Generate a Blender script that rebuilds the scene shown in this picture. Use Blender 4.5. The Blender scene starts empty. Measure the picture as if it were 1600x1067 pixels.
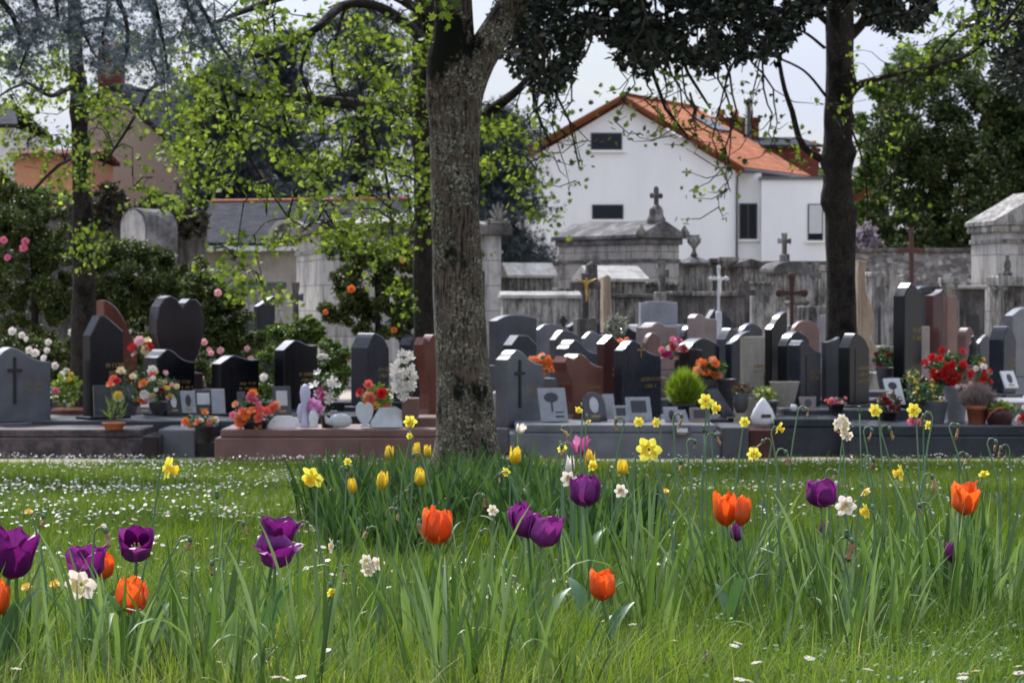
import bpy, bmesh, math, random
import numpy as np
from mathutils import Vector, Matrix, noise
rng = np.random.default_rng(7)
R_ = random.Random(11)
sc = bpy.context.scene
COL = sc.collection
rad = math.radians

# ------------------------------------------------------------------ camera, sky, sun, exposure
LENS = 85.0
F = 1600.0 * LENS / 36.0
CZ = 1.73
HOR = 480.0
PITCH = math.atan((533.5 - HOR) / F)
cam_d = bpy.data.cameras.new('camera'); cam = bpy.data.objects.new('camera', cam_d); COL.objects.link(cam)
cam.location = (0, 0, CZ); cam.rotation_euler = (math.pi / 2 - PITCH, 0, 0)
cam_d.lens = LENS; cam_d.sensor_width = 36; cam_d.clip_start = 0.1; cam_d.clip_end = 3000
cam_d.dof.use_dof = True; cam_d.dof.focus_distance = 6.3; cam_d.dof.aperture_fstop = 14.0
sc.camera = cam
SUN_EL, SUN_AZ = rad(48), rad(-25)      # azimuth measured from +Y towards +X : high sun, behind the graves and to the left
w = bpy.data.worlds.new('World'); sc.world = w; w.use_nodes = True
nt = w.node_tree; nt.nodes.clear()
out = nt.nodes.new('ShaderNodeOutputWorld'); bg = nt.nodes.new('ShaderNodeBackground')
sky = nt.nodes.new('ShaderNodeTexSky'); sky.sky_type = 'NISHITA'; sky.sun_disc = False
sky.sun_elevation = SUN_EL; sky.sun_rotation = SUN_AZ; sky.air_density = 1.3; sky.dust_density = 2.0; sky.ozone_density = 2.0
tc = nt.nodes.new('ShaderNodeTexCoord'); mp = nt.nodes.new('ShaderNodeMapping'); mp.inputs['Scale'].default_value = (3.0, 3.0, 9.0)
nz = nt.nodes.new('ShaderNodeTexNoise'); nz.inputs['Scale'].default_value = 2.2; nz.inputs['Detail'].default_value = 7; nz.inputs['Roughness'].default_value = .55
cr = nt.nodes.new('ShaderNodeValToRGB'); cr.color_ramp.elements[0].position = .38; cr.color_ramp.elements[1].position = .62
cr.color_ramp.elements[0].color = (.55, .55, .55, 1); cr.color_ramp.elements[1].color = (1, 1, 1, 1)
mx = nt.nodes.new('ShaderNodeMix'); mx.data_type = 'RGBA'
cl = nt.nodes.new('ShaderNodeMix'); cl.data_type = 'RGBA'
cl.inputs[6].default_value = (4.3, 5.05, 7.5, 1); cl.inputs[7].default_value = (8.3, 8.6, 9.7, 1)
L = nt.links.new
L(tc.outputs['Generated'], mp.inputs['Vector']); L(mp.outputs['Vector'], nz.inputs['Vector']); L(nz.outputs['Fac'], cr.inputs['Fac'])
L(nz.outputs['Fac'], cl.inputs[0])
sx = nt.nodes.new('ShaderNodeSeparateXYZ'); L(tc.outputs['Generated'], sx.inputs[0])
el_ = nt.nodes.new('ShaderNodeValToRGB'); e_ = el_.color_ramp.elements; e_.new(.5); e_.new(.5)
for i_, (p_, c_) in enumerate([(0, .66), (.10, .80), (.32, 1.45), (1, 1.6)]): e_[i_].position = p_; e_[i_].color = (c_, c_, c_, 1)
L(sx.outputs[2], el_.inputs[0])
cm_ = nt.nodes.new('ShaderNodeMix'); cm_.data_type = 'RGBA'; cm_.blend_type = 'MULTIPLY'; cm_.inputs[0].default_value = 1; cm_.clamp_result = False
L(cl.outputs[2], cm_.inputs[6]); L(el_.outputs[0], cm_.inputs[7])
dt = nt.nodes.new('ShaderNodeVectorMath'); dt.operation = 'DOT_PRODUCT'; dt.inputs[1].default_value = (math.sin(SUN_AZ) * math.cos(SUN_EL), math.cos(SUN_AZ) * math.cos(SUN_EL), math.sin(SUN_EL))
L(tc.outputs['Generated'], dt.inputs[0])
au = nt.nodes.new('ShaderNodeMapRange'); au.interpolation_type = 'SMOOTHSTEP'; au.inputs[1].default_value = .86; au.inputs[2].default_value = 1.0; au.inputs[3].default_value = 1; au.inputs[4].default_value = 4.5
L(dt.outputs['Value'], au.inputs[0])
cg = nt.nodes.new('ShaderNodeMix'); cg.data_type = 'RGBA'; cg.blend_type = 'MULTIPLY'; cg.inputs[0].default_value = 1; cg.clamp_result = False
L(cm_.outputs[2], cg.inputs[6]); L(au.outputs[0], cg.inputs[7])     # thin bright cloud round the hazy sun
L(cr.outputs['Color'], mx.inputs[0]); L(sky.outputs['Color'], mx.inputs[6]); L(cg.outputs[2], mx.inputs[7])
L(mx.outputs[2], bg.inputs['Color']); bg.inputs['Strength'].default_value = 0.10
L(bg.outputs['Background'], out.inputs['Surface'])
sd = bpy.data.lights.new('sun', 'SUN'); sun = bpy.data.objects.new('sun', sd); COL.objects.link(sun)
sd.energy = 3.8; sd.angle = rad(3); sd.color = (1, .955, .88)
sdir = Vector((math.sin(SUN_AZ) * math.cos(SUN_EL), math.cos(SUN_AZ) * math.cos(SUN_EL), math.sin(SUN_EL)))
sun.rotation_euler = sdir.to_track_quat('Z', 'Y').to_euler()
sc.view_settings.view_transform = 'Standard'; sc.view_settings.look = 'None'; sc.view_settings.exposure = 0.5; sc.view_settings.gamma = 1
try:
    sc.cycles.max_bounces = 6; sc.cycles.transparent_max_bounces = 8; sc.cycles.use_denoising = True
    sc.cycles.diffuse_bounces = 3; sc.cycles.glossy_bounces = 2; sc.cycles.transmission_bounces = 3; sc.cycles.caustics_reflective = False; sc.cycles.caustics_refractive = False
except Exception: pass

# ------------------------------------------------------------------ pixel of the photograph + real distance -> point of the place
cp, sp = math.cos(PITCH), math.sin(PITCH)
def P(px, py, D):
    dx = (px - 800) / F; dv = -(py - 533.5) / F
    y = cp + dv * sp; z = -sp + dv * cp
    k = D / y
    return Vector((dx * k, D, CZ + z * k))
def S(D): return F / D
_D = [0, 2, 5, 10, 18, 27, 29, 60, 120, 700]
_drop = [.66, .68, .777, 1.00, 1.345, 1.71, 1.73, 1.73, 1.3, 0.5]
def gz(x, y):
    d = max(y, 0)
    for i in range(len(_D) - 1):
        if d <= _D[i + 1]:
            t = (d - _D[i]) / (_D[i + 1] - _D[i]); dr = _drop[i] + t * (_drop[i + 1] - _drop[i]); break
    else: dr = .5
    bump = 0.0
    if y < 28: bump = .03 * noise.noise(Vector((x * .35, y * .35, 0))) + .012 * noise.noise(Vector((x * 1.5, y * 1.5, 3)))
    return CZ - dr + bump

# ------------------------------------------------------------------ object helpers
def tag(o, label=None, cat=None, group=None, kind=None):
    if label: o['label'] = label
    if cat: o['category'] = cat
    if group: o['group'] = group
    if kind: o['kind'] = kind
    return o
def thing(name, label, cat, loc=(0, 0, 0), rz=0.0, group=None):
    o = bpy.data.objects.new(name, None); COL.objects.link(o); o.empty_display_size = .1
    o.location = loc; o.rotation_euler = (0, 0, rz)
    return tag(o, label, cat, group, 'thing' if name.split('_')[-1] in ('wall', 'column') else None)
def link(name, me, mat=None, parent=None, loc=None, rot=None):
    o = bpy.data.objects.new(name, me)
    if mat is not None and len(me.materials) == 0: me.materials.append(mat)
    COL.objects.link(o)
    if parent is not None: o.parent = parent
    if loc is not None: o.location = loc
    if rot is not None: o.rotation_euler = rot
    return o
def copy_tree(o, parent=None):
    c = o.copy(); COL.objects.link(c)
    if parent is not None: c.parent = parent
    for ch in list(o.children):
        copy_tree(ch, c)
    return c

class MB:
    """collects boxes, tubes, prisms into one mesh"""
    def __init__(s): s.v = []; s.f = []; s.sm = []
    def add(s, vs, fs, smooth=False):
        n = len(s.v); s.v += [tuple(v) for v in vs]; s.f += [tuple(i + n for i in f) for f in fs]; s.sm += [smooth] * len(fs); return s
    def box(s, x0, x1, y0, y1, z0, z1, b=0.0):
        if b <= 0:
            vs = [(x0, y0, z0), (x1, y0, z0), (x1, y1, z0), (x0, y1, z0), (x0, y0, z1), (x1, y0, z1), (x1, y1, z1), (x0, y1, z1)]
            return s.add(vs, [(0, 3, 2, 1), (4, 5, 6, 7), (0, 1, 5, 4), (1, 2, 6, 5), (2, 3, 7, 6), (3, 0, 4, 7)])
        bm = bmesh.new(); bmesh.ops.create_cube(bm, size=1)
        for v in bm.verts: v.co = Vector(((x0 + x1) / 2 + v.co.x * (x1 - x0), (y0 + y1) / 2 + v.co.y * (y1 - y0), (z0 + z1) / 2 + v.co.z * (z1 - z0)))
        bmesh.ops.bevel(bm, geom=bm.edges[:], offset=b, segments=1, affect='EDGES')
        return s.bm(bm)
    def bm(s, bm, smooth=False, M=None):
        bm.verts.index_update(); s.add([(M @ v.co if M else v.co) for v in bm.verts], [[v.index for v in f.verts] for f in bm.faces], smooth); bm.free(); return s
    def tube(s, pts, rs, n=8, cap=True, jit=0.0):
        pts = [Vector(p) for p in pts]
        if not hasattr(rs, '__len__'): rs = [rs] * len(pts)
        vs = []; fs = []; prev = None
        for i, p in enumerate(pts):
            t = (pts[min(i + 1, len(pts) - 1)] - pts[max(i - 1, 0)])
            if t.length < 1e-9: t = Vector((0, 0, 1))
            t.normalize()
            if prev is None:
                a = Vector((1, 0, 0)) if abs(t.x) < .9 else Vector((0, 1, 0)); u = t.cross(a).normalized()
            else:
                u = (prev - t * prev.dot(t)); u = u.normalized() if u.length > 1e-6 else t.orthogonal().normalized()
            prev = u; w_ = t.cross(u)
            for k in range(n):
                a = 2 * math.pi * k / n; r = rs[i] * (1 + jit * (R_.random() - .5))
                vs.append(p + (u * math.cos(a) + w_ * math.sin(a)) * r)
        for i in range(len(pts) - 1):
            for k in range(n): fs.append((i * n + k, i * n + (k + 1) % n, (i + 1) * n + (k + 1) % n, (i + 1) * n + k))
        if cap: fs.append(tuple(range(n))[::-1]); fs.append(tuple(range((len(pts) - 1) * n, len(pts) * n)))
        return s.add(vs, fs, True)
    def lathe(s, prof, n=20, c=(0, 0, 0), sy=1.0):
        vs = []; fs = []
        for (r, z) in prof:
            for k in range(n):
                a = 2 * math.pi * k / n; vs.append((c[0] + r * math.cos(a), c[1] + sy * r * math.sin(a), c[2] + z))
        m = len(prof)
        for i in range(m - 1):
            for k in range(n): fs.append((i * n + k, i * n + (k + 1) % n, (i + 1) * n + (k + 1) % n, (i + 1) * n + k))
        fs.append(tuple(range(n))[::-1]); fs.append(tuple(range((m - 1) * n, m * n)))
        return s.add(vs, fs, True)
    def prism(s, poly, y0, y1, b=0.0, M=None):
        """outline in x,z (counter-clockwise seen from -y) extruded along y; faces closed"""
        bm = bmesh.new()
        A = [bm.verts.new((x, y0, z)) for x, z in poly]; B = [bm.verts.new((x, y1, z)) for x, z in poly]
        n = len(poly)
        f1 = bm.faces.new(A); f2 = bm.faces.new(B[::-1])
        for i in range(n): bm.faces.new((A[(i + 1) % n], A[i], B[i], B[(i + 1) % n]))
        bmesh.ops.recalc_face_normals(bm, faces=bm.faces[:])
        if b > 0:
            ed = [e for e in bm.edges if any(f in (f1, f2) for f in e.link_faces)]
            bmesh.ops.bevel(bm, geom=ed, offset=b, segments=1, affect='EDGES')
        return s.bm(bm, M=M)
    def mesh(s, name):
        me = bpy.data.meshes.new(name); me.from_pydata(s.v, [], s.f); me.polygons.foreach_set('use_smooth', s.sm); me.update(); return me
    def build(s, name, mat, parent=None, loc=None, rot=None):
        return link(name, s.mesh(name), mat, parent, loc, rot)

def np_mesh(name, V, Fc, rnd=None, smooth=False):
    V = np.asarray(V, dtype=np.float32); Fc = np.asarray(Fc, dtype=np.int32); k = Fc.shape[1]
    me = bpy.data.meshes.new(name)
    me.vertices.add(len(V)); me.vertices.foreach_set('co', V.ravel())
    me.loops.add(Fc.size); me.loops.foreach_set('vertex_index', Fc.ravel())
    me.polygons.add(len(Fc)); me.polygons.foreach_set('loop_start', np.arange(0, Fc.size, k, dtype=np.int32))
    if smooth: me.polygons.foreach_set('use_smooth', np.ones(len(Fc), bool))
    me.update(calc_edges=True); me.validate()
    if rnd is not None and len(me.vertices) == len(rnd):
        a = me.attributes.new('rnd', 'FLOAT', 'POINT'); a.data.foreach_set('value', np.asarray(rnd, np.float32))
    return me
def scatter(TV, TF, pos, rot, scl, ids=None):
    """copies of one little template; rot = N x3x3 ; returns V, F, rnd"""
    TV = np.asarray(TV, float); TF = np.asarray(TF, int); N = len(pos)
    scl = np.asarray(scl, float).reshape(N, -1)
    V = np.einsum('nij,kj->nki', rot, TV) * scl[:, None, :1] + np.asarray(pos)[:, None, :]
    Fc = TF[None] + (np.arange(N) * len(TV))[:, None, None]
    rnd = rng.random(N) if ids is None else ids
    return V.reshape(-1, 3), Fc.reshape(-1, TF.shape[1]), np.repeat(rnd, len(TV))
def rand_rot(N, tilt=None):
    """random orientation; tilt=(min,max) of the leaf normal from up"""
    a = rng.uniform(0, 2 * np.pi, N)
    if tilt is None: t = np.arccos(rng.uniform(-1, 1, N))
    else: t = rng.uniform(tilt[0], tilt[1], N)
    b = rng.uniform(0, 2 * np.pi, N)
    def rz(x):
        m = np.zeros((N, 3, 3)); c, s_ = np.cos(x), np.sin(x)
        m[:, 0, 0] = c; m[:, 0, 1] = -s_; m[:, 1, 0] = s_; m[:, 1, 1] = c; m[:, 2, 2] = 1; return m
    m = np.zeros((N, 3, 3)); c, s_ = np.cos(t), np.sin(t)
    m[:, 0, 0] = 1; m[:, 1, 1] = c; m[:, 1, 2] = -s_; m[:, 2, 1] = s_; m[:, 2, 2] = c
    return rz(b) @ m @ rz(a)

# ------------------------------------------------------------------ materials
def newmat(name):
    m = bpy.data.materials.new(name); m.use_nodes = True; t = m.node_tree; t.nodes.clear()
    o = t.nodes.new('ShaderNodeOutputMaterial'); b = t.nodes.new('ShaderNodeBsdfPrincipled'); t.links.new(b.outputs[0], o.inputs[0])
    return m, t, b, o
def ramp(t, stops):
    r = t.nodes.new('ShaderNodeValToRGB'); e = r.color_ramp.elements
    while len(e) < len(stops): e.new(.5)
    for i, (p, c) in enumerate(stops): e[i].position = p; e[i].color = (*c, 1)
    return r
def noisetex(t, scale, detail=5, rough=.6, stretch=None, src='Object', kind='noise'):
    c = t.nodes.new('ShaderNodeTexCoord'); o = c.outputs[src]
    if stretch:
        mp_ = t.nodes.new('ShaderNodeMapping'); mp_.inputs['Scale'].default_value = stretch; t.links.new(o, mp_.inputs[0]); o = mp_.outputs[0]
    if kind == 'voronoi':
        n = t.nodes.new('ShaderNodeTexVoronoi'); n.inputs['Scale'].default_value = scale; t.links.new(o, n.inputs['Vector']); return n.outputs['Distance'], n
    n = t.nodes.new('ShaderNodeTexNoise'); n.inputs['Scale'].default_value = scale; n.inputs['Detail'].default_value = detail; n.inputs['Roughness'].default_value = rough
    t.links.new(o, n.inputs['Vector']); return n.outputs['Fac'], n
def mixc(t, f, a, b, blend='MIX'):
    m = t.nodes.new('ShaderNodeMix'); m.data_type = 'RGBA'; m.blend_type = blend
    for i, s_ in ((0, f), (6, a), (7, b)):
        if hasattr(s_, 'links'): t.links.new(s_, m.inputs[i])
        elif i == 0: m.inputs[0].default_value = s_
        else: m.inputs[i].default_value = (*s_, 1)
    return m.outputs[2]
def bump(t, b, h, strength=.3, dist=.02):
    n = t.nodes.new('ShaderNodeBump'); n.inputs['Strength'].default_value = strength; n.inputs['Distance'].default_value = dist
    t.links.new(h, n.inputs['Height']); t.links.new(n.outputs[0], b.inputs['Normal'])
def granite(name, c1, c2, rough=.22, sc_=160, spec=.33, cloud=.25):
    m, t, b, o = newmat(name)
    f, n = noisetex(t, sc_, 3, .7); r = ramp(t, [(.38, c1), (.62, c2)]); t.links.new(f, r.inputs[0])
    f2, n2 = noisetex(t, 3, 4, .6); r2 = ramp(t, [(.3, (1 - cloud,) * 3), (.7, (1 + cloud,) * 3)]); t.links.new(f2, r2.inputs[0])
    col = mixc(t, 1.0, r.outputs[0], r2.outputs[0], 'MULTIPLY'); t.links.new(col, b.inputs['Base Color'])
    rr = t.nodes.new('ShaderNodeMapRange'); rr.inputs[3].default_value = rough * .7; rr.inputs[4].default_value = min(1, rough * 1.6)
    t.links.new(f2, rr.inputs[0]); t.links.new(rr.outputs[0], b.inputs['Roughness']); b.inputs['Specular IOR Level'].default_value = spec
    return m
def weathered(name, base, dark, light=None, rough=.9, streak=.5, s1=1.6, bumpd=.03, moss=None):
    """old stone: blotches, vertical dark runs, lichen specks"""
    m, t, b, o = newmat(name)
    light = light or tuple(min(1, c * 1.25) for c in base)
    f, _ = noisetex(t, s1, 8, .68); r = ramp(t, [(.30, dark), (.47, base), (.72, light)]); t.links.new(f, r.inputs[0])
    f2, _ = noisetex(t, 2.6, 7, .75, stretch=(3.0, 3.0, .5)); r2 = ramp(t, [(.44, (1, 1, 1)), (.56, (1 - streak,) * 3)]); t.links.new(f2, r2.inputs[0])
    col = mixc(t, 1.0, r.outputs[0], r2.outputs[0], 'MULTIPLY')
    f3, _ = noisetex(t, 26, 4, .7); r3 = ramp(t, [(.58, (0, 0, 0)), (.66, (1, 1, 1))]); t.links.new(f3, r3.inputs[0])
    mf = t.nodes.new('ShaderNodeMath'); mf.operation = 'MULTIPLY'; mf.inputs[1].default_value = .35; t.links.new(r3.outputs[0], mf.inputs[0])
    col = mixc(t, mf.outputs[0], col, moss or light)
    t.links.new(col, b.inputs['Base Color']); b.inputs['Roughness'].default_value = rough; b.inputs['Specular IOR Level'].default_value = .2
    bump(t, b, f3, .5, bumpd); return m
def plain(name, c, rough=.6, var=.15, sc_=8, metal=0, spec=.4, bumps=0):
    m, t, b, o = newmat(name)
    f, _ = noisetex(t, sc_, 5, .6); r = ramp(t, [(.3, tuple(x * (1 - var) for x in c)), (.7, tuple(min(1, x * (1 + var)) for x in c))]); t.links.new(f, r.inputs[0])
    t.links.new(r.outputs[0], b.inputs['Base Color']); b.inputs['Roughness'].default_value = rough; b.inputs['Metallic'].default_value = metal; b.inputs['Specular IOR Level'].default_value = spec
    if bumps: bump(t, b, f, bumps, .02)
    return m
def leafmat(name, stops, rough=.5, trans=.35, tcol=None, attr=True, spec=.35, vein=0, grad=0):
    """leaves, grass and petals: colour differs from one leaf to the next, light passes through"""
    m, t, b, o = newmat(name)
    if attr:
        a = t.nodes.new('ShaderNodeAttribute'); a.attribute_name = 'rnd'; fac = a.outputs['Fac']
    else:
        a = t.nodes.new('ShaderNodeObjectInfo'); f, _ = noisetex(t, 14, 4, .6)
        ad = t.nodes.new('ShaderNodeMath'); ad.operation = 'ADD'; ad.use_clamp = True
        ml = t.nodes.new('ShaderNodeMath'); ml.operation = 'MULTIPLY'; ml.inputs[1].default_value = .45; t.links.new(a.outputs['Random'], ml.inputs[0])
        m2 = t.nodes.new('ShaderNodeMath'); m2.operation = 'MULTIPLY'; m2.inputs[1].default_value = .6; t.links.new(f, m2.inputs[0])
        t.links.new(ml.outputs[0], ad.inputs[0]); t.links.new(m2.outputs[0], ad.inputs[1]); fac = ad.outputs[0]
    r = ramp(t, stops); t.links.new(fac, r.inputs[0]); col = r.outputs[0]
    if vein:
        f, _ = noisetex(t, 26, 4, .65, stretch=(1, 1, .10)); r2 = ramp(t, [(.35, (1 - vein,) * 3), (.65, (1, 1, 1))]); t.links.new(f, r2.inputs[0])
        col = mixc(t, 1.0, col, r2.outputs[0], 'MULTIPLY')
    if grad:   # petals are paler towards the rim and the tip
        c = t.nodes.new('ShaderNodeTexCoord'); s3 = t.nodes.new('ShaderNodeSeparateXYZ'); t.links.new(c.outputs['Object'], s3.inputs[0])
        r4 = ramp(t, [(0, (1 - grad,) * 3), (.55, (1, 1, 1)), (1, (1 + grad * .8,) * 3)]); t.links.new(s3.outputs[2], r4.inputs[0]); col = mixc(t, 1.0, col, r4.outputs[0], 'MULTIPLY')
    t.links.new(col, b.inputs['Base Color']); b.inputs['Roughness'].default_value = rough; b.inputs['Specular IOR Level'].default_value = spec
    tr = t.nodes.new('ShaderNodeBsdfTranslucent'); ms = t.nodes.new('ShaderNodeMixShader'); ms.inputs[0].default_value = trans
    tcc = mixc(t, 1.0, col, tcol or (1.3, 1.3, .8), 'MULTIPLY'); t.links.new(tcc, tr.inputs[0])
    t.links.new(b.outputs[0], ms.inputs[1]); t.links.new(tr.outputs[0], ms.inputs[2]); t.links.new(ms.outputs[0], o.inputs[0])
    return m
M = {}
M['g_grey'] = granite('granite_grey', (.075, .08, .09), (.17, .175, .19), .34)
M['g_blue'] = granite('granite_blue', (.013, .016, .023), (.032, .038, .05), .24)
M['g_mid'] = granite('granite_mid', (.03, .033, .04), (.07, .076, .086), .28)
M['g_dark'] = granite('granite_dark', (.009, .010, .013), (.022, .024, .03), .22)
M['g_black'] = granite('granite_black', (.003, .0035, .005), (.009, .010, .013), .2)
M['g_brown'] = granite('granite_brown', (.014, .010, .012), (.032, .022, .025), .2)
M['g_red'] = granite('granite_red', (.08, .028, .022), (.2, .075, .055), .16)
M['g_dred'] = granite('granite_dark_red', (.035, .012, .012), (.08, .03, .028), .16)
M['g_pink'] = granite('granite_pink', (.10, .055, .046), (.21, .115, .095), .4, 120)
M['g_pale'] = granite('granite_pale_pink', (.16, .125, .115), (.28, .225, .205), .45)
M['g_light'] = granite('granite_light', (.17, .17, .18), (.30, .30, .32), .45)
M['g_flamed'] = granite('granite_swirled', (.026, .024, .026), (.095, .068, .066), .45, 7)
M['lime'] = weathered('limestone', (.34, .31, .26), (.22, .2, .17), rough=.85, streak=.15)
M['beige'] = weathered('beige_stone', (.34, .27, .19), (.2, .15, .1), streak=.3)
M['old'] = weathered('old_stone', (.19, .175, .155), (.03, .028, .027), (.36, .34, .30), streak=.75, s1=2.6)
M['oldlight'] = weathered('old_light_stone', (.29, .275, .25), (.065, .06, .057), (.46, .44, .40), streak=.62, s1=2.4)
M['olddark'] = weathered('old_dark_stone', (.09, .082, .076), (.025, .023, .022), (.2, .18, .16), streak=.5)
M['roofstone'] = weathered('stone_roof', (.085, .082, .082), (.035, .034, .036), (.24, .23, .22), streak=.2, s1=2.5, moss=(.3, .3, .24))
M['pale'] = weathered('pale_stone_roof', (.34, .325, .30), (.14, .13, .12), (.5, .48, .45), streak=.2)
M['cream'] = weathered('cream_stone', (.42, .36, .24), (.28, .23, .15), streak=.2)
M['gold'] = plain('gilding', (.42, .27, .06), .35, metal=.6)
M['goldmark'] = plain('gilded_letters', (.3, .2, .055), .5)
M['rust'] = plain('rusty_iron', (.055, .024, .018), .8, .4, 20)
M['iron'] = plain('black_iron', (.02, .02, .022), .5)
M['bronze'] = plain('dark_bronze', (.02, .019, .018), .4, .3)
M['marble'] = plain('white_marble', (.66, .66, .65), .45, .06, 4)
M['marbleg'] = plain('grey_white_marble', (.5, .51, .52), .5, .12, 6)
M['lilac'] = plain('lilac_porcelain', (.5, .47, .62), .4, .05)
M['terra'] = plain('terracotta', (.36, .11, .05), .8, .2, 10)
M['pot_dark'] = plain('dark_pot', (.025, .025, .028), .5)
M['pot_grey'] = plain('grey_pot', (.09, .095, .1), .55)
M['plaque'] = plain('plaque_grey', (.28, .29, .31), .3, .15, 9)
M['plaqued'] = plain('plaque_dark', (.045, .045, .05), .2, .2, 9)
M['engr'] = plain('engraving', (.035, .035, .04), .4)
M['engl'] = plain('engraving_light', (.5, .5, .5), .4)
# ------------------------------------------------------------------ ground
def ground_sheet(name, x0, x1, y0, y1, nx, ny, mat, dz=0.0, wav=0):
    xs = np.linspace(x0, x1, nx); ys = y0 + (y1 - y0) * np.linspace(0, 1, ny) ** 1.6 if ny > 60 else np.linspace(y0, y1, ny)
    V = []
    for j, y in enumerate(ys):
        for i, x in enumerate(xs):
            yy = y
            if wav and j in (0, ny - 1): yy = y + wav * noise.noise(Vector((x * .9, y, 1)))
            V.append((x, yy, gz(x, yy) + dz))
    Fc = [(j * nx + i, j * nx + i + 1, (j + 1) * nx + i + 1, (j + 1) * nx + i) for j in range(ny - 1) for i in range(nx - 1)]
    return link(name, np_mesh(name, V, Fc, smooth=True), mat)
m, t, b, o = newmat('gravel_earth')
f, _ = noisetex(t, 1.2, 6, .6); f2, _ = noisetex(t, 90, 3, .7)
r = ramp(t, [(.35, (.30, .26, .20)), (.65, (.42, .37, .29))]); t.links.new(f, r.inputs[0])
r2 = ramp(t, [(.3, (.6, .6, .6)), (.7, (1.1, 1.1, 1.1))]); t.links.new(f2, r2.inputs[0])
t.links.new(mixc(t, 1., r.outputs[0], r2.outputs[0], 'MULTIPLY'), b.inputs['Base Color']); b.inputs['Roughness'].default_value = 1; bump(t, b, f2, .6, .01)
M['gravel'] = m
m, t, b, o = newmat('lawn_soil')
f, _ = noisetex(t, 1.5, 6, .6); f2, _ = noisetex(t, 60, 4, .7)
r = ramp(t, [(.3, (.022, .045, .01)), (.7, (.05, .085, .018))]); t.links.new(f, r.inputs[0])
r2 = ramp(t, [(.3, (.5, .5, .5)), (.7, (1.2, 1.2, 1.1))]); t.links.new(f2, r2.inputs[0])
t.links.new(mixc(t, 1., r.outputs[0], r2.outputs[0], 'MULTIPLY'), b.inputs['Base Color']); b.inputs['Roughness'].default_value = 1; bump(t, b, f2, .7, .02)
M['soil'] = m
tag(ground_sheet('ground', -400, 400, -6, 700, 90, 160, M['gravel'], -.02), kind='structure')
tag(ground_sheet('lawn', -14, 14, -3, 26.0, 90, 100, M['soil'], .0, wav=.8), kind='structure')

# ------------------------------------------------------------------ grass, weeds (nobody could count them)
def gzv(X, Y):
    return np.array([gz(x, y) for x, y in zip(X, Y)])
_hx, _hy = np.linspace(-14, 14, 240), np.linspace(-3, 30, 300)
_hz = np.array([[gz(x, y) for x in _hx] for y in _hy])
class HF:   # fast ground heights
    nx, ny = 240, 300; Z = _hz
    @staticmethod
    def z(x, y):
        fx = np.clip((x + 14) / 28 * (HF.nx - 1), 0, HF.nx - 1.001); fy = np.clip((y + 3) / 33 * (HF.ny - 1), 0, HF.ny - 1.001)
        i = fx.astype(int); j = fy.astype(int); a = fx - i; c = fy - j
        return HF.Z[j, i] * (1 - a) * (1 - c) + HF.Z[j, i + 1] * a * (1 - c) + HF.Z[j + 1, i] * (1 - a) * c + HF.Z[j + 1, i + 1] * a * c
def area_pts(n, D0, D1, margin=.7, power=1.0):
    """uniform over the visible trapezoid"""
    D = np.empty(0); 
    while len(D) < n:
        d = rng.uniform(D0, D1, n); keep = rng.random(n) < (d * .43 + 2 * margin) / (D1 * .43 + 2 * margin); D = np.concatenate([D, d[keep]])
    D = D[:n]; hw = D * .2135 + margin
    return rng.uniform(-1, 1, n) * hw, D
def snoise(x, y, s, seed=0):
    a = np.zeros(len(x)); r2 = np.random.default_rng(seed)
    for k in range(7):
        th = r2.uniform(0, 2 * np.pi); fr = s * r2.uniform(.6, 1.9); ph = r2.uniform(0, 6.28)
        a += np.sin((x * np.cos(th) + y * np.sin(th)) * fr + ph)
    return a / 7
def blades(x, y, h, wd, lean, curl=1.0, segs=3):
    N = len(x); z = HF.z(x, y) - .01
    a = rng.uniform(0, 2 * np.pi, N); dx, dy = np.cos(a), np.sin(a); nxx, nyy = -dy, dx
    # face blades partly sideways
    L_ = h; V = []
    for k in range(segs + 1):
        u = k / segs
        hh = L_ * (u - .25 * lean * u * u * curl); off = L_ * lean * (u ** 1.8) * .8
        cx = x + dx * off; cy = y + dy * off; cz = z + hh
        ww = wd * (1 - u ** 1.6) * .5 * (.75 + .5 * (u < .5))
        if k < segs:
            V.append(np.stack([cx + nxx * ww, cy + nyy * ww, cz], 1)); V.append(np.stack([cx - nxx * ww, cy - nyy * ww, cz], 1))
        else: V.append(np.stack([cx, cy, cz], 1))
    V = np.stack(V, 1); nv = V.shape[1]
    tf = []
    for k in range(segs - 1): tf += [(2 * k, 2 * k + 1, 2 * k + 3), (2 * k, 2 * k + 3, 2 * k + 2)]
    tf.append((2 * segs - 2, 2 * segs - 1, 2 * segs))
    Fc = np.array(tf)[None] + (np.arange(N) * nv)[:, None, None]
    tone = np.clip(.47 + .42 * snoise(x, y, 1.3, 3) + .22 * snoise(x, y, 6, 5) + rng.normal(0, .16, N), 0, 1)
    return V.reshape(-1, 3), Fc.reshape(-1, 3), np.repeat(tone, nv)
def join(*parts):
    Vs, Fs, Rs = [], [], []; n = 0
    for V, Fc, r in parts: Vs.append(V); Fs.append(Fc + n); Rs.append(r); n += len(V)
    return np.concatenate(Vs), np.concatenate(Fs), np.concatenate(Rs)
M['grass'] = leafmat('grass_blades', [(0, (.028, .056, .006)), (.35, (.07, .118, .010)), (.65, (.12, .185, .016)), (.9, (.18, .245, .028)), (1, (.26, .24, .09))], .6, .42, spec=.15)
parts = []
x, y = area_pts(100000, 3.6, 7.5, 1.3); hn = np.clip(1 + .8 * snoise(x, y, 2.6, 9), .35, 2)
parts.append(blades(x, y, rng.gamma(5, .2, len(x)) * .058 * hn, rng.uniform(.0022, .0042, len(x)), rng.uniform(.1, 1.3, len(x)), segs=4))
x, y = area_pts(105000, 7.5, 14, 1.5); hn = np.clip(1 + .6 * snoise(x, y, 2.0, 9), .4, 2)
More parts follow.
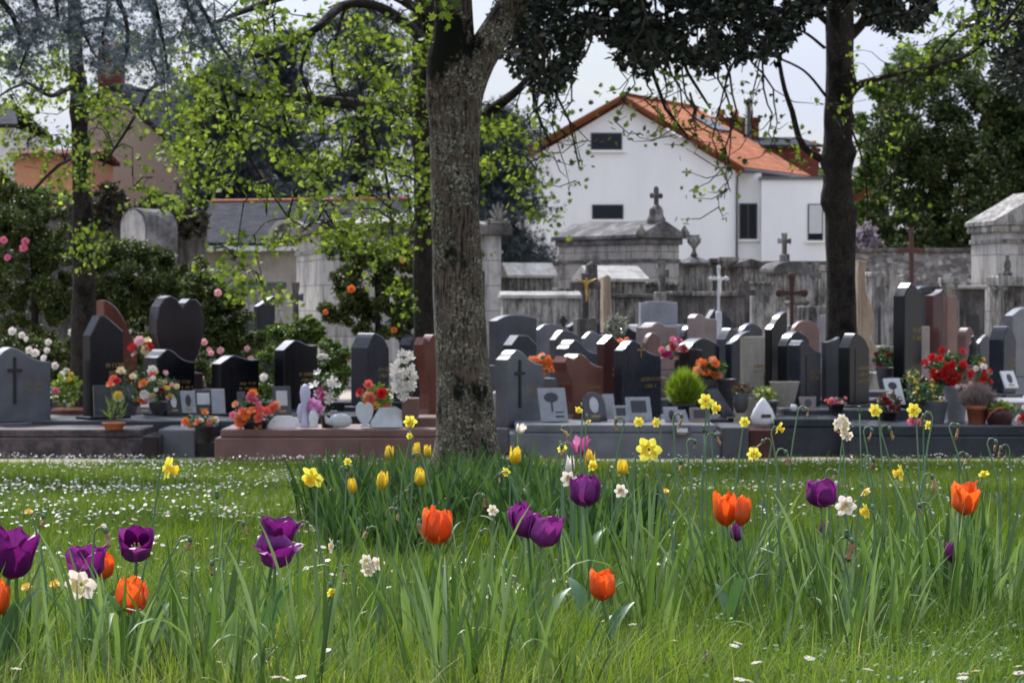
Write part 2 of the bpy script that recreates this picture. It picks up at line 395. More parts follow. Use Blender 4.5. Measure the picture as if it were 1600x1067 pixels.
parts.append(blades(x, y, rng.gamma(5, .2, len(x)) * .07 * hn, rng.uniform(.0035, .006, len(x)), rng.uniform(.1, 1.2, len(x))))
x, y = area_pts(115000, 14, 27.0, 2.2); k = y < np.where(x < -1.2, 25.5, 26.4) + .5 * snoise(x, y * 0, 2.4, 2); x, y = x[k], y[k]
parts.append(blades(x, y, rng.gamma(5, .2, len(x)) * .065, rng.uniform(.006, .011, len(x)), rng.uniform(.1, 1.2, len(x)), segs=2))
V, Fc, rn = join(*parts)
tag(link('grass', np_mesh('grass', V, Fc, rn), M['grass']), 'short and long green grass blades covering the lawn', 'grass', kind='stuff')
# taller tangled grass at the near edge, in tufts
tx, ty = area_pts(330, 4.2, 8.0, .4)
x = np.repeat(tx, 34) + rng.normal(0, .06, 330 * 34); y = np.repeat(ty, 34) + rng.normal(0, .06, 330 * 34)
V, Fc, rn = blades(x, y, rng.uniform(.06, .20, len(x)), rng.uniform(.0016, .0032, len(x)), rng.uniform(.2, 1.5, len(x)), segs=5)
M['grass2'] = leafmat('tall_grass_blades', [(0, (.05, .095, .010)), (.5, (.11, .18, .02)), (.85, (.18, .25, .035)), (1, (.38, .34, .16))], .6, .42, spec=.15)
tag(link('tall_grass', np_mesh('tall_grass', V, Fc, rn), M['grass2']), 'tall tangled grass blades among the bulb leaves', 'grass', kind='stuff')
# clover and small weeds with round leaves
TV = [(0, 0, 0), (.5, .25, .08), (.55, .75, .1), (0, 1.0, .02), (-.55, .75, .1), (-.5, .25, .08)]; TF = [(0, 1, 2), (0, 2, 3), (0, 3, 4), (0, 4, 5)]
wx, wy = area_pts(420, 4.3, 8, .3); msk = snoise(wx, wy, 1.8, 21) > .12
wx, wy = wx[msk], wy[msk]; n = 26
x = np.repeat(wx, n) + rng.normal(0, .06, len(wx) * n); y = np.repeat(wy, n) + rng.normal(0, .07, len(wx) * n)
pos = np.stack([x, y, HF.z(x, y) + rng.uniform(.02, .06, len(x))], 1)
V, Fc, rn = scatter(TV, TF, pos, rand_rot(len(x), (0, 1.1)), rng.uniform(.006, .012, len(x)))
M['weed'] = leafmat('clover_leaves', [(0, (.03, .08, .015)), (.6, (.06, .14, .022)), (1, (.10, .20, .04))], .5, .35)
tag(link('clover', np_mesh('clover', V, Fc, rn), M['weed']), 'low clover and weeds with small round leaves in the grass', 'weeds', kind='stuff')
# ------------------------------------------------------------------ far buildings
def pquad(mb, pts): mb.add(pts, [tuple(range(len(pts)))])
def wall_between(mb, a, b, z0, z1, th=.3):
    """upright wall slab from a to b (x,y), thickness going away from the camera"""
    a = Vector((a[0], a[1], 0)); b = Vector((b[0], b[1], 0)); d = (b - a).normalized(); n = Vector((-d.y, d.x, 0))
    if n.y < 0: n = -n
    vs = []
    for z in (z0, z1):
        for p in (a, b, b + n * th, a + n * th): vs.append((p.x, p.y, z))
    mb.add(vs, [(0, 3, 2, 1), (4, 5, 6, 7), (0, 1, 5, 4), (1, 2, 6, 5), (2, 3, 7, 6), (3, 0, 4, 7)])
def render_wall(name, c):
    m, t, b, o = newmat(name); f, _ = noisetex(t, .5, 6, .6, stretch=(1, 1, .3)); r = ramp(t, [(.3, tuple(x * .86 for x in c)), (.7, c)]); t.links.new(f, r.inputs[0])
    t.links.new(r.outputs[0], b.inputs['Base Color']); b.inputs['Roughness'].default_value = .9; f2, _ = noisetex(t, 60, 3); bump(t, b, f2, .2, .01); return m
M['white'] = render_wall('white_render', (.80, .79, .77)); M['brownwall'] = render_wall('beige_brown_render', (.30, .23, .175))
M['orangewall'] = render_wall('orange_render', (.50, .22, .12)); M['whiteold'] = render_wall('pale_grey_render', (.6, .6, .58))
def tiles(name, c1, c2, sx=5.0, sz=3.0, rough=.95, axis=(1, 0, 0)):
    m, t, b, o = newmat(name)
    uv = t.nodes.new('ShaderNodeTexCoord')
    br = t.nodes.new('ShaderNodeTexBrick'); br.inputs['Scale'].default_value = 1; br.inputs['Brick Width'].default_value = 1 / sx; br.inputs['Row Height'].default_value = 1 / sz
    br.inputs['Mortar Size'].default_value = .035 / sz * 1.2; br.inputs['Mortar Smooth'].default_value = .6; br.offset = .5
    br.inputs['Color1'].default_value = (*c1, 1); br.inputs['Color2'].default_value = (*c2, 1); br.inputs['Mortar'].default_value = (*[x * .45 for x in c1], 1)
    t.links.new(uv.outputs['UV'], br.inputs['Vector'])
    f, _ = noisetex(t, .9, 5, .65); r = ramp(t, [(.3, (.78, .78, .78)), (.7, (1.12, 1.12, 1.12))]); t.links.new(f, r.inputs[0])
    t.links.new(mixc(t, 1., br.outputs['Color'], r.outputs[0], 'MULTIPLY'), b.inputs['Base Color']); b.inputs['Roughness'].default_value = rough; b.inputs['Specular IOR Level'].default_value = .1
    bump(t, b, br.outputs['Fac'], .6, -.03); return m
M['tile'] = tiles('orange_roof_tiles', (.34, .115, .055), (.43, .165, .085), 2.6, 2.2)
M['slate'] = tiles('slate_roof', (.022, .023, .029), (.045, .046, .054), 4, 5)
M['brick'] = tiles('red_brick', (.25, .075, .05), (.32, .11, .075), 4.5, 12)
M['glass'] = plain('dark_window_glass', (.010, .012, .016), .25, .1, spec=.25)
M['frame'] = plain('window_frame', (.05, .05, .055), .4)
M['shut'] = plain('roller_shutter', (.55, .55, .55), .5, .05)
M['gutter'] = plain('zinc_gutter', (.10, .105, .115), .5)
def uvquad(mb_name, quads, mat, parent, th=.12):
    """roof planes (4 corners each, first edge along the eaves) with a real thickness and metre UVs"""
    bm = bmesh.new(); uvl = bm.loops.layers.uv.new('UVMap')
    for q in quads:
        q = [Vector(p) for p in q]; ex = (q[1] - q[0]).normalized(); n = ex.cross(q[-1] - q[0]).normalized(); ey = n.cross(ex)
        if n.z < 0: n = -n
        top = [bm.verts.new(p + n * th) for p in q]; bot = [bm.verts.new(p) for p in q]; k = len(q)
        fs = [bm.faces.new(top), bm.faces.new(bot[::-1])] + [bm.faces.new((top[i], bot[i], bot[(i + 1) % k], top[(i + 1) % k])) for i in range(k)]
        for f_ in fs:
            for l in f_.loops:
                d = l.vert.co - q[0]; l[uvl].uv = (d.dot(ex), d.dot(ey) + d.dot(n))
    bmesh.ops.recalc_face_normals(bm, faces=bm.faces[:])
    me = bpy.data.meshes.new(mb_name); bm.to_mesh(me); bm.free()
    return link(mb_name, me, mat, parent)
def window_px(parent, x0, x1, y0, y1, D, sill=True, shutter=0.0, bars=1, deep=.1):
    a = P(x0, y1, D); b_ = P(x1, y0, D); w_, h_ = b_.x - a.x, b_.z - a.z
    fr = MB(); t_ = .05
    for (u0, u1, v0, v1) in ((0, w_, 0, t_), (0, w_, h_ - t_, h_), (0, t_, t_, h_ - t_), (w_ - t_, w_, t_, h_ - t_)): fr.box(u0, u1, -.02, .04, v0, v1)
    for k in range(bars): u = w_ * (k + 1) / (bars + 1); fr.box(u - .025, u + .025, -.018, .035, t_, h_ - t_)
    o = fr.build('window', M['frame'], parent, (a.x, D - .03, a.z))
    MB().box(t_, w_ - t_, .0, .02, t_, h_ - t_).build('pane', M['glass'], o)
    if shutter > 0:
        s = MB(); n = max(3, int(h_ * shutter / .09))
        for i in range(n): z1 = h_ - t_ - i * (h_ * shutter / n); s.box(t_, w_ - t_, -.045 + .0, -.022, z1 - h_ * shutter / n + .012, z1)
        s.build('roller_shutter', M['shut'], o)
    if sill: MB().box(-.12, w_ + .12, -.12, .02, -.09, -.0).build('sill', M['white'], o)
    return o
root0 = lambda name, label, cat, p, group=None: thing(name, label, cat, p, 0, group)
def reparent(root, objs):
    for o in objs: o.parent = root; o.location = Vector(o.location) - Vector(root.location)

# white house : gable wall facing the camera
D = 100.0
g0 = gz(0, D)
H = thing('white_house', 'white rendered house with orange tiled gable roof behind the stone tombs', 'house', (0, D, 0))
def T3(p): return Vector((p[0], p[1] - D, p[2]))
xl = P(832, 0, D).x; xr = P(1150, 0, D).x
apx = P(974, 162, D); le = P(828, 248, D); re_ = P(1153, 268, D)
mb = MB()
rd = Vector((3.4, 9.0, 0)) * 1.0
poly = [(xl, g0 - .3), (xr, g0 - .3), (xr, re_.z), (apx.x, apx.z), (xl, le.z + .05)]
front = [Vector((x, D, z)) for x, z in poly]; back = [p + Vector((.3, 6.2, 0)) for p in front]
vs = [T3(p) for p in front + back]
mb.add(vs, [(0, 1, 2, 3, 4), (9, 8, 7, 6, 5)] + [(i, i + 5, (i + 1) % 5 + 5, (i + 1) % 5) for i in range(5)])
mb.build('wall', M['white'], H)
off = Vector((3.55, 6.4, 0)); fo = Vector((-.05, -.35, 0))
ap = P(973, 155, D); er = P(1160, 266, D); el = P(820, 240, D)
roof = uvquad('roof', [[T3(er + fo), T3(er + off), T3(ap + off), T3(ap + fo)], [T3(el + off), T3(el + fo), T3(ap + fo), T3(ap + off)]], M['tile'], H, .14)
b1 = MB()   # verge boards and ridge
for (p, q) in ((ap, er), (ap, el)): b1.tube([T3(p + fo + Vector((0, -.05, .02))), T3(q + fo + Vector((0, -.05, .02)))], .13, 6)
b1.build('verge_tiles', M['tile'], roof)
b1 = MB(); b1.tube([T3(ap + fo + Vector((0, 0, .14))), T3(ap + off + Vector((0, 0, .14)))], .13, 6); b1.build('ridge_tiles', M['tile'], roof)
sk = MB()
def onroof(u, v, h=.0):   # u along ridge 0..1, v from ridge to eaves
    p = ap.lerp(er, v) + (off * u); return T3(p + Vector((.27, 0, .45)).normalized() * (h + .16))
q = [onroof(.55, .22), onroof(.8, .22), onroof(.8, .40), onroof(.55, .40)]
q2 = [onroof(.55, .22, .1), onroof(.8, .22, .1), onroof(.8, .40, .1), onroof(.55, .40, .1)]
sk.add(q + q2, [(0, 1, 2, 3), (4, 5, 6, 7), (0, 1, 5, 4), (1, 2, 6, 5), (2, 3, 7, 6), (3, 0, 4, 7)]); sk.build('roof_window', M['glass'], roof)
q = [T3(er + fo), T3(er + off)]
MB().tube([q[0] + Vector((.08, -.05, -.02)), q[1] + Vector((.08, 0, -.02))], .09, 8).build('gutter', M['gutter'], roof)
dp = P(1151, 272, D)
MB().tube([T3(P(1160, 268, D - .45)), T3(P(1152, 276, D - .15)), (dp.x, -.12, dp.z - .5), (dp.x, -.12, g0)], .055, 8).build('downpipe', M['gutter'], H)
for a_ in ((923, 972, 208, 235, 1), (925, 974, 320, 343, 1)):
    o = window_px(H, *a_[:4], D, bars=0); o.location.y -= D
# side wing
mb = MB(); zt = P(0, 281, D + .1).z

mb.box(P(1150, 0, D).x + .01, P(1190, 0, D + .6).x, .6, 5.5, g0 - .3, P(0, 271, D + .6).z)
mb.box(P(1190, 0, D + .1).x + .003, P(1296, 0, D + .1).x, .1, 7, g0 - .3, zt)
mb.build('side_wing', M['white'], H)
MB().box(P(1188, 0, D).x, P(1298, 0, D).x, .0, 7.1, zt + .002, zt + .12).build('flat_roof', M['gutter'], H)
o = window_px(H, 1155, 1183, 318, 374, D + .6, bars=1); o.location.y -= D
o = window_px(H, 1262, 1286, 319, 376, D + .1, shutter=.78, bars=0); o.location.y -= D

def gable_house(name, label, D, base, pts, wallm, back=(1.5, 8), roofpoly=None, roofm=None):
    r = thing(name, label, 'house', (0, D, 0)); fr = [P(x, y, D) for x, y in pts]; z0 = gz(0, D) - .3
    poly = [Vector((fr[0].x, D, z0))] + fr + [Vector((fr[-1].x, D, z0))]
    n = len(poly); bk = [p + Vector((back[0], back[1], 0)) for p in poly]; mb = MB()
    mb.add([p - Vector((0, D, 0)) for p in poly + bk], [tuple(range(n))[::-1], tuple(range(n, 2 * n))] + [(i, (i + 1) % n, (i + 1) % n + n, i + n) for i in range(n)])
    mb.build('wall', wallm, r); return r
# brown gable house at left
D = 88.0
r = gable_house('brown_house', 'beige brown gable house with grey slate roof and brick chimney at the far left', D, 0, [(120, 205), (172, 140), (284, 246)], M['brownwall'], (2.6, 7))
a_, c_, e_ = [P(*p, D) - Vector((0, D, 0)) for p in ((172, 134), (286, 243), (118, 203))]
bk = Vector((2.6, 7, 0)); fo = Vector((0, -.2, 0))
rf = uvquad('roof', [[c_ + fo, c_ + bk, a_ + bk, a_ + fo], [e_ + bk, e_ + fo, a_ + fo, a_ + bk]], M['slate'], r)
ch = P(176, 150, D + 1); cb = MB(); s_ = .4
uvq = MB().box(ch.x - .42, ch.x + .42, .3, 1.3, ch.z - .5, ch.z + 1.5).box(ch.x - .5, ch.x + .5, .22, 1.38, ch.z + 1.3, ch.z + 1.42)
uvq.build('chimney', M['brick'], rf)
cpz = MB()
for k in (-.22, .22): cpz.lathe([(.12, 0), (.14, .35), (.1, .5)], 10, (ch.x + k, .8, ch.z + 1.5))
cpz.build('chimney_pot', M['terra'], rf)
# low orange building in front of it
D = 80.0
p0, p1 = P(22, 290, D), P(138, 240, D)
r = thing('orange_outbuilding', 'low orange rendered outbuilding with brown tiled roof left of the brown gable house', 'building', (0, D, 0))
z0 = gz(0, D) - .2; zt = P(0, 246, D).z
MB().box(p0.x, p1.x, 0, 5, z0, zt).build('wall', M['orangewall'], r)
e0, e1 = Vector((p0.x - .2, -.3, zt)), Vector((p1.x + .2, -.3, zt)); t0, t1 = Vector((p0.x - .2, 2.5, zt + .3)), Vector((p1.x + .2, 2.5, zt + .3))
b0, b1_ = Vector((p0.x - .2, 5.3, zt)), Vector((p1.x + .2, 5.3, zt))
M['tileb'] = tiles('brown_roof_tiles', (.12, .055, .035), (.17, .08, .05), 3.5, 3)
uvquad('roof', [[e0, e1, t1, t0], [b1_, b0, t0, t1]], M['tileb'], r)
r = thing('pale_house', 'pale grey house wall at the left edge of the photo', 'house', (0, 86, 0)); q = P(22, 200, 86)
MB().box(q.x - 8, q.x, 0, 6, gz(0, 86) - .2, q.z).build('wall', M['whiteold'], r)
uvquad('roof', [[(q.x - 8.2, -.3, q.z + .003), (q.x + .2, -.3, q.z + .003), (q.x - .6, 3, q.z + 1.0), (q.x - 8.2, 3, q.z + 1.0)], [(q.x + .2, 6.3, q.z + .003), (q.x - 8.2, 6.3, q.z + .003), (q.x - 8.2, 3, q.z + 1.0), (q.x - .6, 3, q.z + 1.0)]], M['slate'], r)
# brick houses and chimneys behind the white house
def brick_block(x0, x1, yt, D, label, pots, slate=None, pipe=None):
    r = thing('brick_house', label, 'house', (0, D, 0)); a_ = P(x0, yt, D); b_ = P(x1, yt, D); z0 = gz(0, D) - .2
    body_top = a_.z - 1.6
    MB().box(a_.x - 2.5, b_.x + 2.5, .5, 7, z0, body_top).build('wall', M['brick'], r)
    zr = body_top + .6
    rf = uvquad('roof', [[(a_.x - 2.7, .2, body_top + .003), (b_.x + 2.7, .2, body_top + .003), (b_.x + 1.9, 3.7, zr), (a_.x - 1.9, 3.7, zr)], [(b_.x + 2.7, 7.3, body_top + .003), (a_.x - 2.7, 7.3, body_top + .003), (a_.x - 1.9, 3.7, zr), (b_.x + 1.9, 3.7, zr)]], M['slate'], r)
    MB().box(a_.x, b_.x, 2.9, 4.4, body_top + .2, a_.z - .15).box(a_.x - .08, b_.x + .08, 2.82, 4.48, a_.z - .147, a_.z).build('chimney', M['brick'], rf)
    for k in range(pots):
        MB().lathe([(.13, 0), (.15, .3), (.11, .42)], 10, (a_.x + (b_.x - a_.x) * (k + .5) / pots, 3.6, a_.z)).build('chimney_pot', M['terra'], rf)
    return r
brick_block(1126, 1196, 176, 112, 'red brick house with broad chimney stack above the orange roof', 3)
pp = P(1169, 220, 108)
r = brick_block(1236, 1292, 226, 116, 'red brick house with row of chimney pots beside the right tree trunk', 5)
brick_block(768, 786, 166, 118, 'far brick house whose chimney shows right of the central trunk', 1)
r = thing('slate_house', 'slate roofed house at the left end of the white house', 'house', (0, 108, 0)); a_ = P(770, 245, 108); b_ = P(842, 245, 108)
MB().box(a_.x, b_.x, 0, 5, gz(0, 108) - .2, a_.z).build('wall', M['whiteold'], r)
tz = P(0, 205, 108).z
uvquad('roof', [[(a_.x - .2, -.2, a_.z + .003), (b_.x + .2, -.2, a_.z + .003), (b_.x + .2, 2.5, tz), (a_.x - .2, 2.5, tz)], [(b_.x + .2, 5.2, a_.z + .003), (a_.x - .2, 5.2, a_.z + .003), (a_.x - .2, 2.5, tz), (b_.x + .2, 2.5, tz)]], M['slate'], r)
st = thing('flue_pipe', 'tall black flue pipe standing beside the brick chimney stack', 'flue pipe', (pp.x, 108, gz(0, 108)))
MB().tube([(0, 0, 0), (0, 0, P(0, 160, 108).z - gz(0, 108))], .13, 10).build('pipe', M['iron'], st)
MB().lathe([(.2, 0), (.2, .12), (.05, .25)], 10, (0, 0, P(0, 160, 108).z - gz(0, 108) - .05)).build('cowl', M['iron'], st)

# chapel-like hall with slate roof, round dormer
D = 72.0
r = thing('slate_roof_hall', 'long low hall with mossy slate roof and round arched dormer behind the left mausoleum', 'building', (0, D, 0))
s_ = F / D
ev = P(300, 386, D); rg = P(330, 322, D + 4); e2 = P(640, 386, D); r2_ = P(640, 318, D + 4)
MB().box(P(305, 0, D).x, e2.x, 0, 8, gz(0, D) - .2, ev.z).build('wall', M['lime'], r)
V0 = lambda p: p - Vector((0, D, 0))
uvquad('roof', [[V0(ev) + Vector((0, -.3, .003)), V0(e2) + Vector((0, -.3, .003)), V0(r2_), V0(rg)], [V0(e2) + Vector((0, 8.3, .003)), V0(ev) + Vector((0, 8.3, .003)), V0(rg), V0(r2_)]], M['slate'], r)
MB().tube([V0(rg) + Vector((0, 0, .15)), V0(r2_) + Vector((0, 0, .15))], .055, 6).build('ridge_tiles', M['terra'], r)
MB().box(V0(ev).x, V0(e2).x, -.45, -.3, ev.z - .12, ev.z + .02).build('gutter', M['shut'], r)
dc = P(452, 384, D); R1 = 34 / s_; arc = [(R1 * math.cos(math.pi * k / 14), R1 * 1.25 * math.sin(math.pi * k / 14)) for k in range(15)]
M_ = Matrix.Translation((dc.x, 0, dc.z))
dm = MB().prism([(x, z) for x, z in arc[::-1]][::-1], -.5, 3.0, M=M_); dm.build('dormer', M['lime'], r)
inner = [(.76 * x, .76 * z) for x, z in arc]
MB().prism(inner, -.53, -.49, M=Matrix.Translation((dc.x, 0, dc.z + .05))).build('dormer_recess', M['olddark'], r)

# rubble boundary wall on the right and brown hedge/wall on the left
m, t, b, o = newmat('rubble_wall')
c_ = t.nodes.new('ShaderNodeTexCoord'); mp_ = t.nodes.new('ShaderNodeMapping'); mp_.inputs['Scale'].default_value = (6.5, 3, 10); t.links.new(c_.outputs['Object'], mp_.inputs[0])
vo = t.nodes.new('ShaderNodeTexVoronoi'); vo.inputs['Scale'].default_value = 1.0; t.links.new(mp_.outputs[0], vo.inputs['Vector'])
ve = t.nodes.new('ShaderNodeTexVoronoi'); ve.feature = 'DISTANCE_TO_EDGE'; t.links.new(mp_.outputs[0], ve.inputs['Vector'])
sep = t.nodes.new('ShaderNodeSeparateColor'); t.links.new(vo.outputs['Color'], sep.inputs[0])
r1 = ramp(t, [(0, (.13, .115, .11)), (.4, (.22, .19, .18)), (.8, (.33, .31, .29)), (1, (.55, .53, .5))]); t.links.new(sep.outputs[0], r1.inputs[0])
r2 = ramp(t, [(.02, (.35, .35, .35)), (.1, (1, 1, 1))]); t.links.new(ve.outputs['Distance'], r2.inputs[0])
t.links.new(mixc(t, 1., r1.outputs[0], r2.outputs[0], 'MULTIPLY'), b.inputs['Base Color']); b.inputs['Roughness'].default_value = .95; bump(t, b, ve.outputs['Distance'], .8, .05)
M['rubble'] = m
def boundary(x0, x1, yt, D, label, mat, name='boundary_wall'):
    r = thing(name, label, 'wall', (0, D, 0)); a_ = P(x0, yt, D); b_ = P(x1, yt, D)
    MB().box(a_.x, b_.x, 0, .5, gz(0, D) - .1, a_.z - .12).build('masonry', mat, r)
    MB().box(a_.x - .03, b_.x + .03, -.06, .56, a_.z - .117, a_.z, .02).build('coping', M['olddark'], r)
boundary(1318, 1720, 388, 64, 'rubble stone boundary wall below the dark evergreens at right', M['rubble'])
boundary(700, 1330, 408, 74, 'old plastered boundary wall in front of the white house', M['oldlight'])
boundary(-160, 320, 330, 70, 'ivy covered dark boundary wall below the brown gable house', M['olddark'])
# ------------------------------------------------------------------ big tombs
def ashlar(name, base, dark, sx=.9, sz=.55):
    m, t, b, o = newmat(name)
    c = t.nodes.new('ShaderNodeTexCoord'); sp_ = t.nodes.new('ShaderNodeSeparateXYZ'); t.links.new(c.outputs['Object'], sp_.inputs[0])
    ad = t.nodes.new('ShaderNodeMath'); t.links.new(sp_.outputs[0], ad.inputs[0]); t.links.new(sp_.outputs[1], ad.inputs[1])
    cb = t.nodes.new('ShaderNodeCombineXYZ'); t.links.new(ad.outputs[0], cb.inputs[0]); t.links.new(sp_.outputs[2], cb.inputs[1])
    br = t.nodes.new('ShaderNodeTexBrick'); br.inputs['Scale'].default_value = 1; br.inputs['Brick Width'].default_value = sx; br.inputs['Row Height'].default_value = sz; br.inputs['Mortar Size'].default_value = .012; br.inputs['Mortar Smooth'].default_value = .5
    br.inputs['Color1'].default_value = (*base, 1); br.inputs['Color2'].default_value = (*[x * .88 for x in base], 1); br.inputs['Mortar'].default_value = (*[x * .4 for x in base], 1); t.links.new(cb.outputs[0], br.inputs['Vector'])
    f, _ = noisetex(t, 1.3, 8, .68); r = ramp(t, [(.32, tuple(d / bb for d, bb in zip(dark, base))), (.5, (1, 1, 1))]); t.links.new(f, r.inputs[0])
    f2, _ = noisetex(t, 2.0, 6, .7, stretch=(3, 3, .3)); r2 = ramp(t, [(.45, (1, 1, 1)), (.65, (.55, .54, .53))]); t.links.new(f2, r2.inputs[0])
    col = mixc(t, 1., mixc(t, 1., br.outputs['Color'], r.outputs[0], 'MULTIPLY'), r2.outputs[0], 'MULTIPLY')
    t.links.new(col, b.inputs['Base Color']); b.inputs['Roughness'].default_value = .9; b.inputs['Specular IOR Level'].default_value = .2; bump(t, b, f, .3, .02); return m
M['ashlar'] = ashlar('ashlar_stone', (.42, .40, .37), (.20, .19, .18)); M['ashlarold'] = ashlar('old_ashlar_stone', (.34, .32, .29), (.12, .11, .10), .8, .6)
M['door'] = plain('bronze_door', (.03, .03, .03), .6)
def box_tomb(name, label, x0, xe, x1, yw, yt, yb, D, wall, roof, yaw=40, over=.12, kind='gable', cat='tomb', door=True, cornice=None):
    """small burial chapel : yw = wall top row, yt = ridge row, xe = near corner; left of xe the long side, right of xe the front"""
    s_ = S(D); th = rad(yaw); Wf = max(.3, (x1 - xe) / s_ / math.cos(th)); Ls = max(.3, (xe - x0) / s_ / math.sin(th))
    e = P(xe, yb, D); g = gz(e.x, D); e.z = min(g, e.z); zt = P(xe, yw, D).z - e.z; zr = P(xe, yt, D).z - e.z
    r = thing(name, label, cat, e, th)
    MB().box(0, Wf, 0, Ls, 0, zt).build('wall', wall, r)
    if cornice:
        c = MB().box(-.07, Wf + .07, -.07, Ls + .07, zt - .14, zt - .002, .02).box(-.035, Wf + .035, -.035, Ls + .035, zt - cornice, zt - cornice + .08, .01); c.build('cornice', roof, r)
    if kind == 'gable':
        m_ = Wf / 2; pr = [(-over, zt), (Wf + over, zt), (Wf + over, zt + .08), (m_, zr), (-over, zt + .08)]
        MB().prism(pr, -over, Ls + over, .015).build('roof', roof, r)
    elif kind == 'side':   # ridge runs along the front
        bm_ = MB(); pr = [(-over, zt), (Ls + over, zt), (Ls + over, zt + .06), (Ls / 2, zr), (-over, zt + .06)]
        Mx = Matrix.Rotation(math.pi / 2, 4, 'Z'); bm_.prism(pr, -Wf - over, over, .015, M=Mx); bm_.build('roof', roof, r)
    elif kind == 'arch':
        m_ = Wf / 2; pr = [(-over, zt)] + [(Wf + over, zt)] + [(m_ + (m_ + over) * math.cos(math.pi * k / 12), zt + .05 + (zr - zt - .05) * math.sin(math.pi * k / 12)) for k in range(13)]
        MB().prism(pr, -over, Ls + over, .01).build('roof', roof, r)
    elif kind == 'hip':
        bm_ = MB(); o_ = over; zz = zt + .05; cx, cy = Wf / 2, Ls / 2
        bm_.box(-o_, Wf + o_, -o_, Ls + o_, zt, zz)
        bm_.add([(-o_, -o_, zz + .001), (Wf + o_, -o_, zz + .001), (Wf + o_, Ls + o_, zz + .001), (-o_, Ls + o_, zz + .001), (cx * .9, cy * .9, zr), (cx * 1.1, cy * .9, zr), (cx * 1.1, cy * 1.1, zr), (cx * .9, cy * 1.1, zr)], [(0, 1, 5, 4), (1, 2, 6, 5), (2, 3, 7, 6), (3, 0, 4, 7), (4, 5, 6, 7)])
        bm_.build('roof', roof, r)
    else: MB().box(-over, Wf + over, -over, Ls + over, zt + .002, max(zr, zt + .06), .02).build('roof', roof, r)
    if door:
        dh = min(zt * .78, 2.0); dw = min(Wf * .45, .9)
        MB().box(Wf / 2 - dw / 2 - .08, Wf / 2 + dw / 2 + .08, -.05, .0, 0, dh + .1, .01).build('door_frame', wall, r)
        MB().box(Wf / 2 - dw / 2, Wf / 2 + dw / 2, -.07, -.052, 0.0, dh).build('door', M['door'], r)
    return r, (Wf, Ls, zt, zr)
def cross_mesh(h, arm, w_, th, yarm=.66, flare=0.0, trefoil=False):
    """latin cross, foot at 0"""
    za = h * yarm; a = w_ / 2; fl = a * (1 + flare)
    poly = [(-a * 1.05, 0), (a * 1.05, 0), (a, za - a), (arm, za - fl), (arm, za + fl), (a, za + a), (fl, h), (-fl, h), (-a, za + a), (-arm, za + fl), (-arm, za - fl), (-a, za - a)]
    mb = MB().prism(poly, -th / 2, th / 2, min(.012, w_ * .12))
    if trefoil:
        for (x, z) in ((-arm, za), (arm, za), (0, h)): mb.lathe([(.0, -fl * 1.3), (fl * 1.0, -fl * .9), (fl * 1.35, 0), (fl * 1.0, fl * .9), (0, fl * 1.3)], 8, (x, 0, z), .6)
    return mb
def cross_thing(name, label, px, yt, yb, arm_px, D, w_, mat, yaw=45, yarm=.66, flare=0, th=None, trefoil=False, foot=None, cat='cross', ground=True):
    p = P(px, yb, D); g = gz(p.x, D); h = P(px, yt, D).z - p.z
    base = max(0, p.z - g) if ground else 0
    r = thing(name, label, cat, (p.x, D, p.z - base), rad(yaw))
    mb = cross_mesh(h, arm_px / S(D) / max(.4, math.cos(rad(yaw))), w_, th or w_ * .8, yarm, flare, trefoil); mb.build('cross', mat, r, (0, 0, base))
    if base > 0:
        f_ = foot or w_ * 1.1
        MB().box(-f_ * 1.5, f_ * 1.5, -f_ * 1.2, f_ * 1.2, 0, base * .6, .02).box(-f_, f_, -f_ * .8, f_ * .8, base * .6 + .002, base, .02).build('pedestal', mat if mat not in (M['rust'], M['bronze']) else M['old'], r)
    return r

# mausoleum with the long stone roof (centre)
r, (Wf, Ls, zt, zr) = box_tomb('stone_mausoleum', 'big weathered mausoleum with long grey stone roof in front of the white house', 876, 1003, 1064, 372, 343, 505, 55, M['ashlarold'], M['roofstone'], 38, .14, 'gable', 'mausoleum', True, .55)
pd = MB().lathe([(.2, 0), (.22, .12), (.17, .2), (.16, .3), (.16, .34), (.08, .45)], 14, (Wf / 2, .15, zr - .1)); pd.build('finial', M['old'], r)
cross_mesh(.38, .13, .085, .09, .6, .25, True).build('roof_cross', M['olddark'], r, (Wf / 2, .15, zr + .33))
for xx in (-.1, Wf + .1): MB().lathe([(.1, 0), (.12, .1), (.02, .28)], 10, (xx, -.08, zt + .03)).build('corner_ornament', M['old'], r)
# left big mausoleum behind the trunk
r, (Wf, Ls, zt, zr) = box_tomb('ashlar_mausoleum', 'tall pale ashlar mausoleum with dark cornice standing behind the left camellias and the central trunk', 443, 500, 783, 352, 328, 530, 52, M['ashlar'], M['oldlight'], 14, .16, 'hip', 'mausoleum', False, .6)
MB().box(-.2, Wf + .2, -.2, Ls + .2, zt - .19, zt + .03, .02).build('eaves', M['olddark'], r)
for k in (0.0, Wf - .35): MB().box(k - .03, k + .32, -.06, .0, 0, zt - .11).build('pilaster', M['ashlar'], r)
MB().box(Wf * .83, Wf * .93, -.03, .0, .0, zt * .72).build('door', M['door'], r)
an = MB()
for k in range(7):
    a = math.pi * (k / 6); an.tube([(Wf - .1, -.1, zt + .1), (Wf - .1 + .22 * math.cos(a), -.12, zt + .15 + .38 * math.sin(a))], [.05, .025], 6)
an.box(Wf - .35, Wf + .15, -.2, .1, zt + .062, zt + .13).build('acroterion', M['old'], r)
box_tomb('light_mausoleum', 'tall light stone mausoleum with dark moulding and pediment at the right edge', 1534, 1556, 1705, 352, 298, 500, 47, M['ashlar'], M['oldlight'], 14, .1, 'gable', 'mausoleum', False, .35)
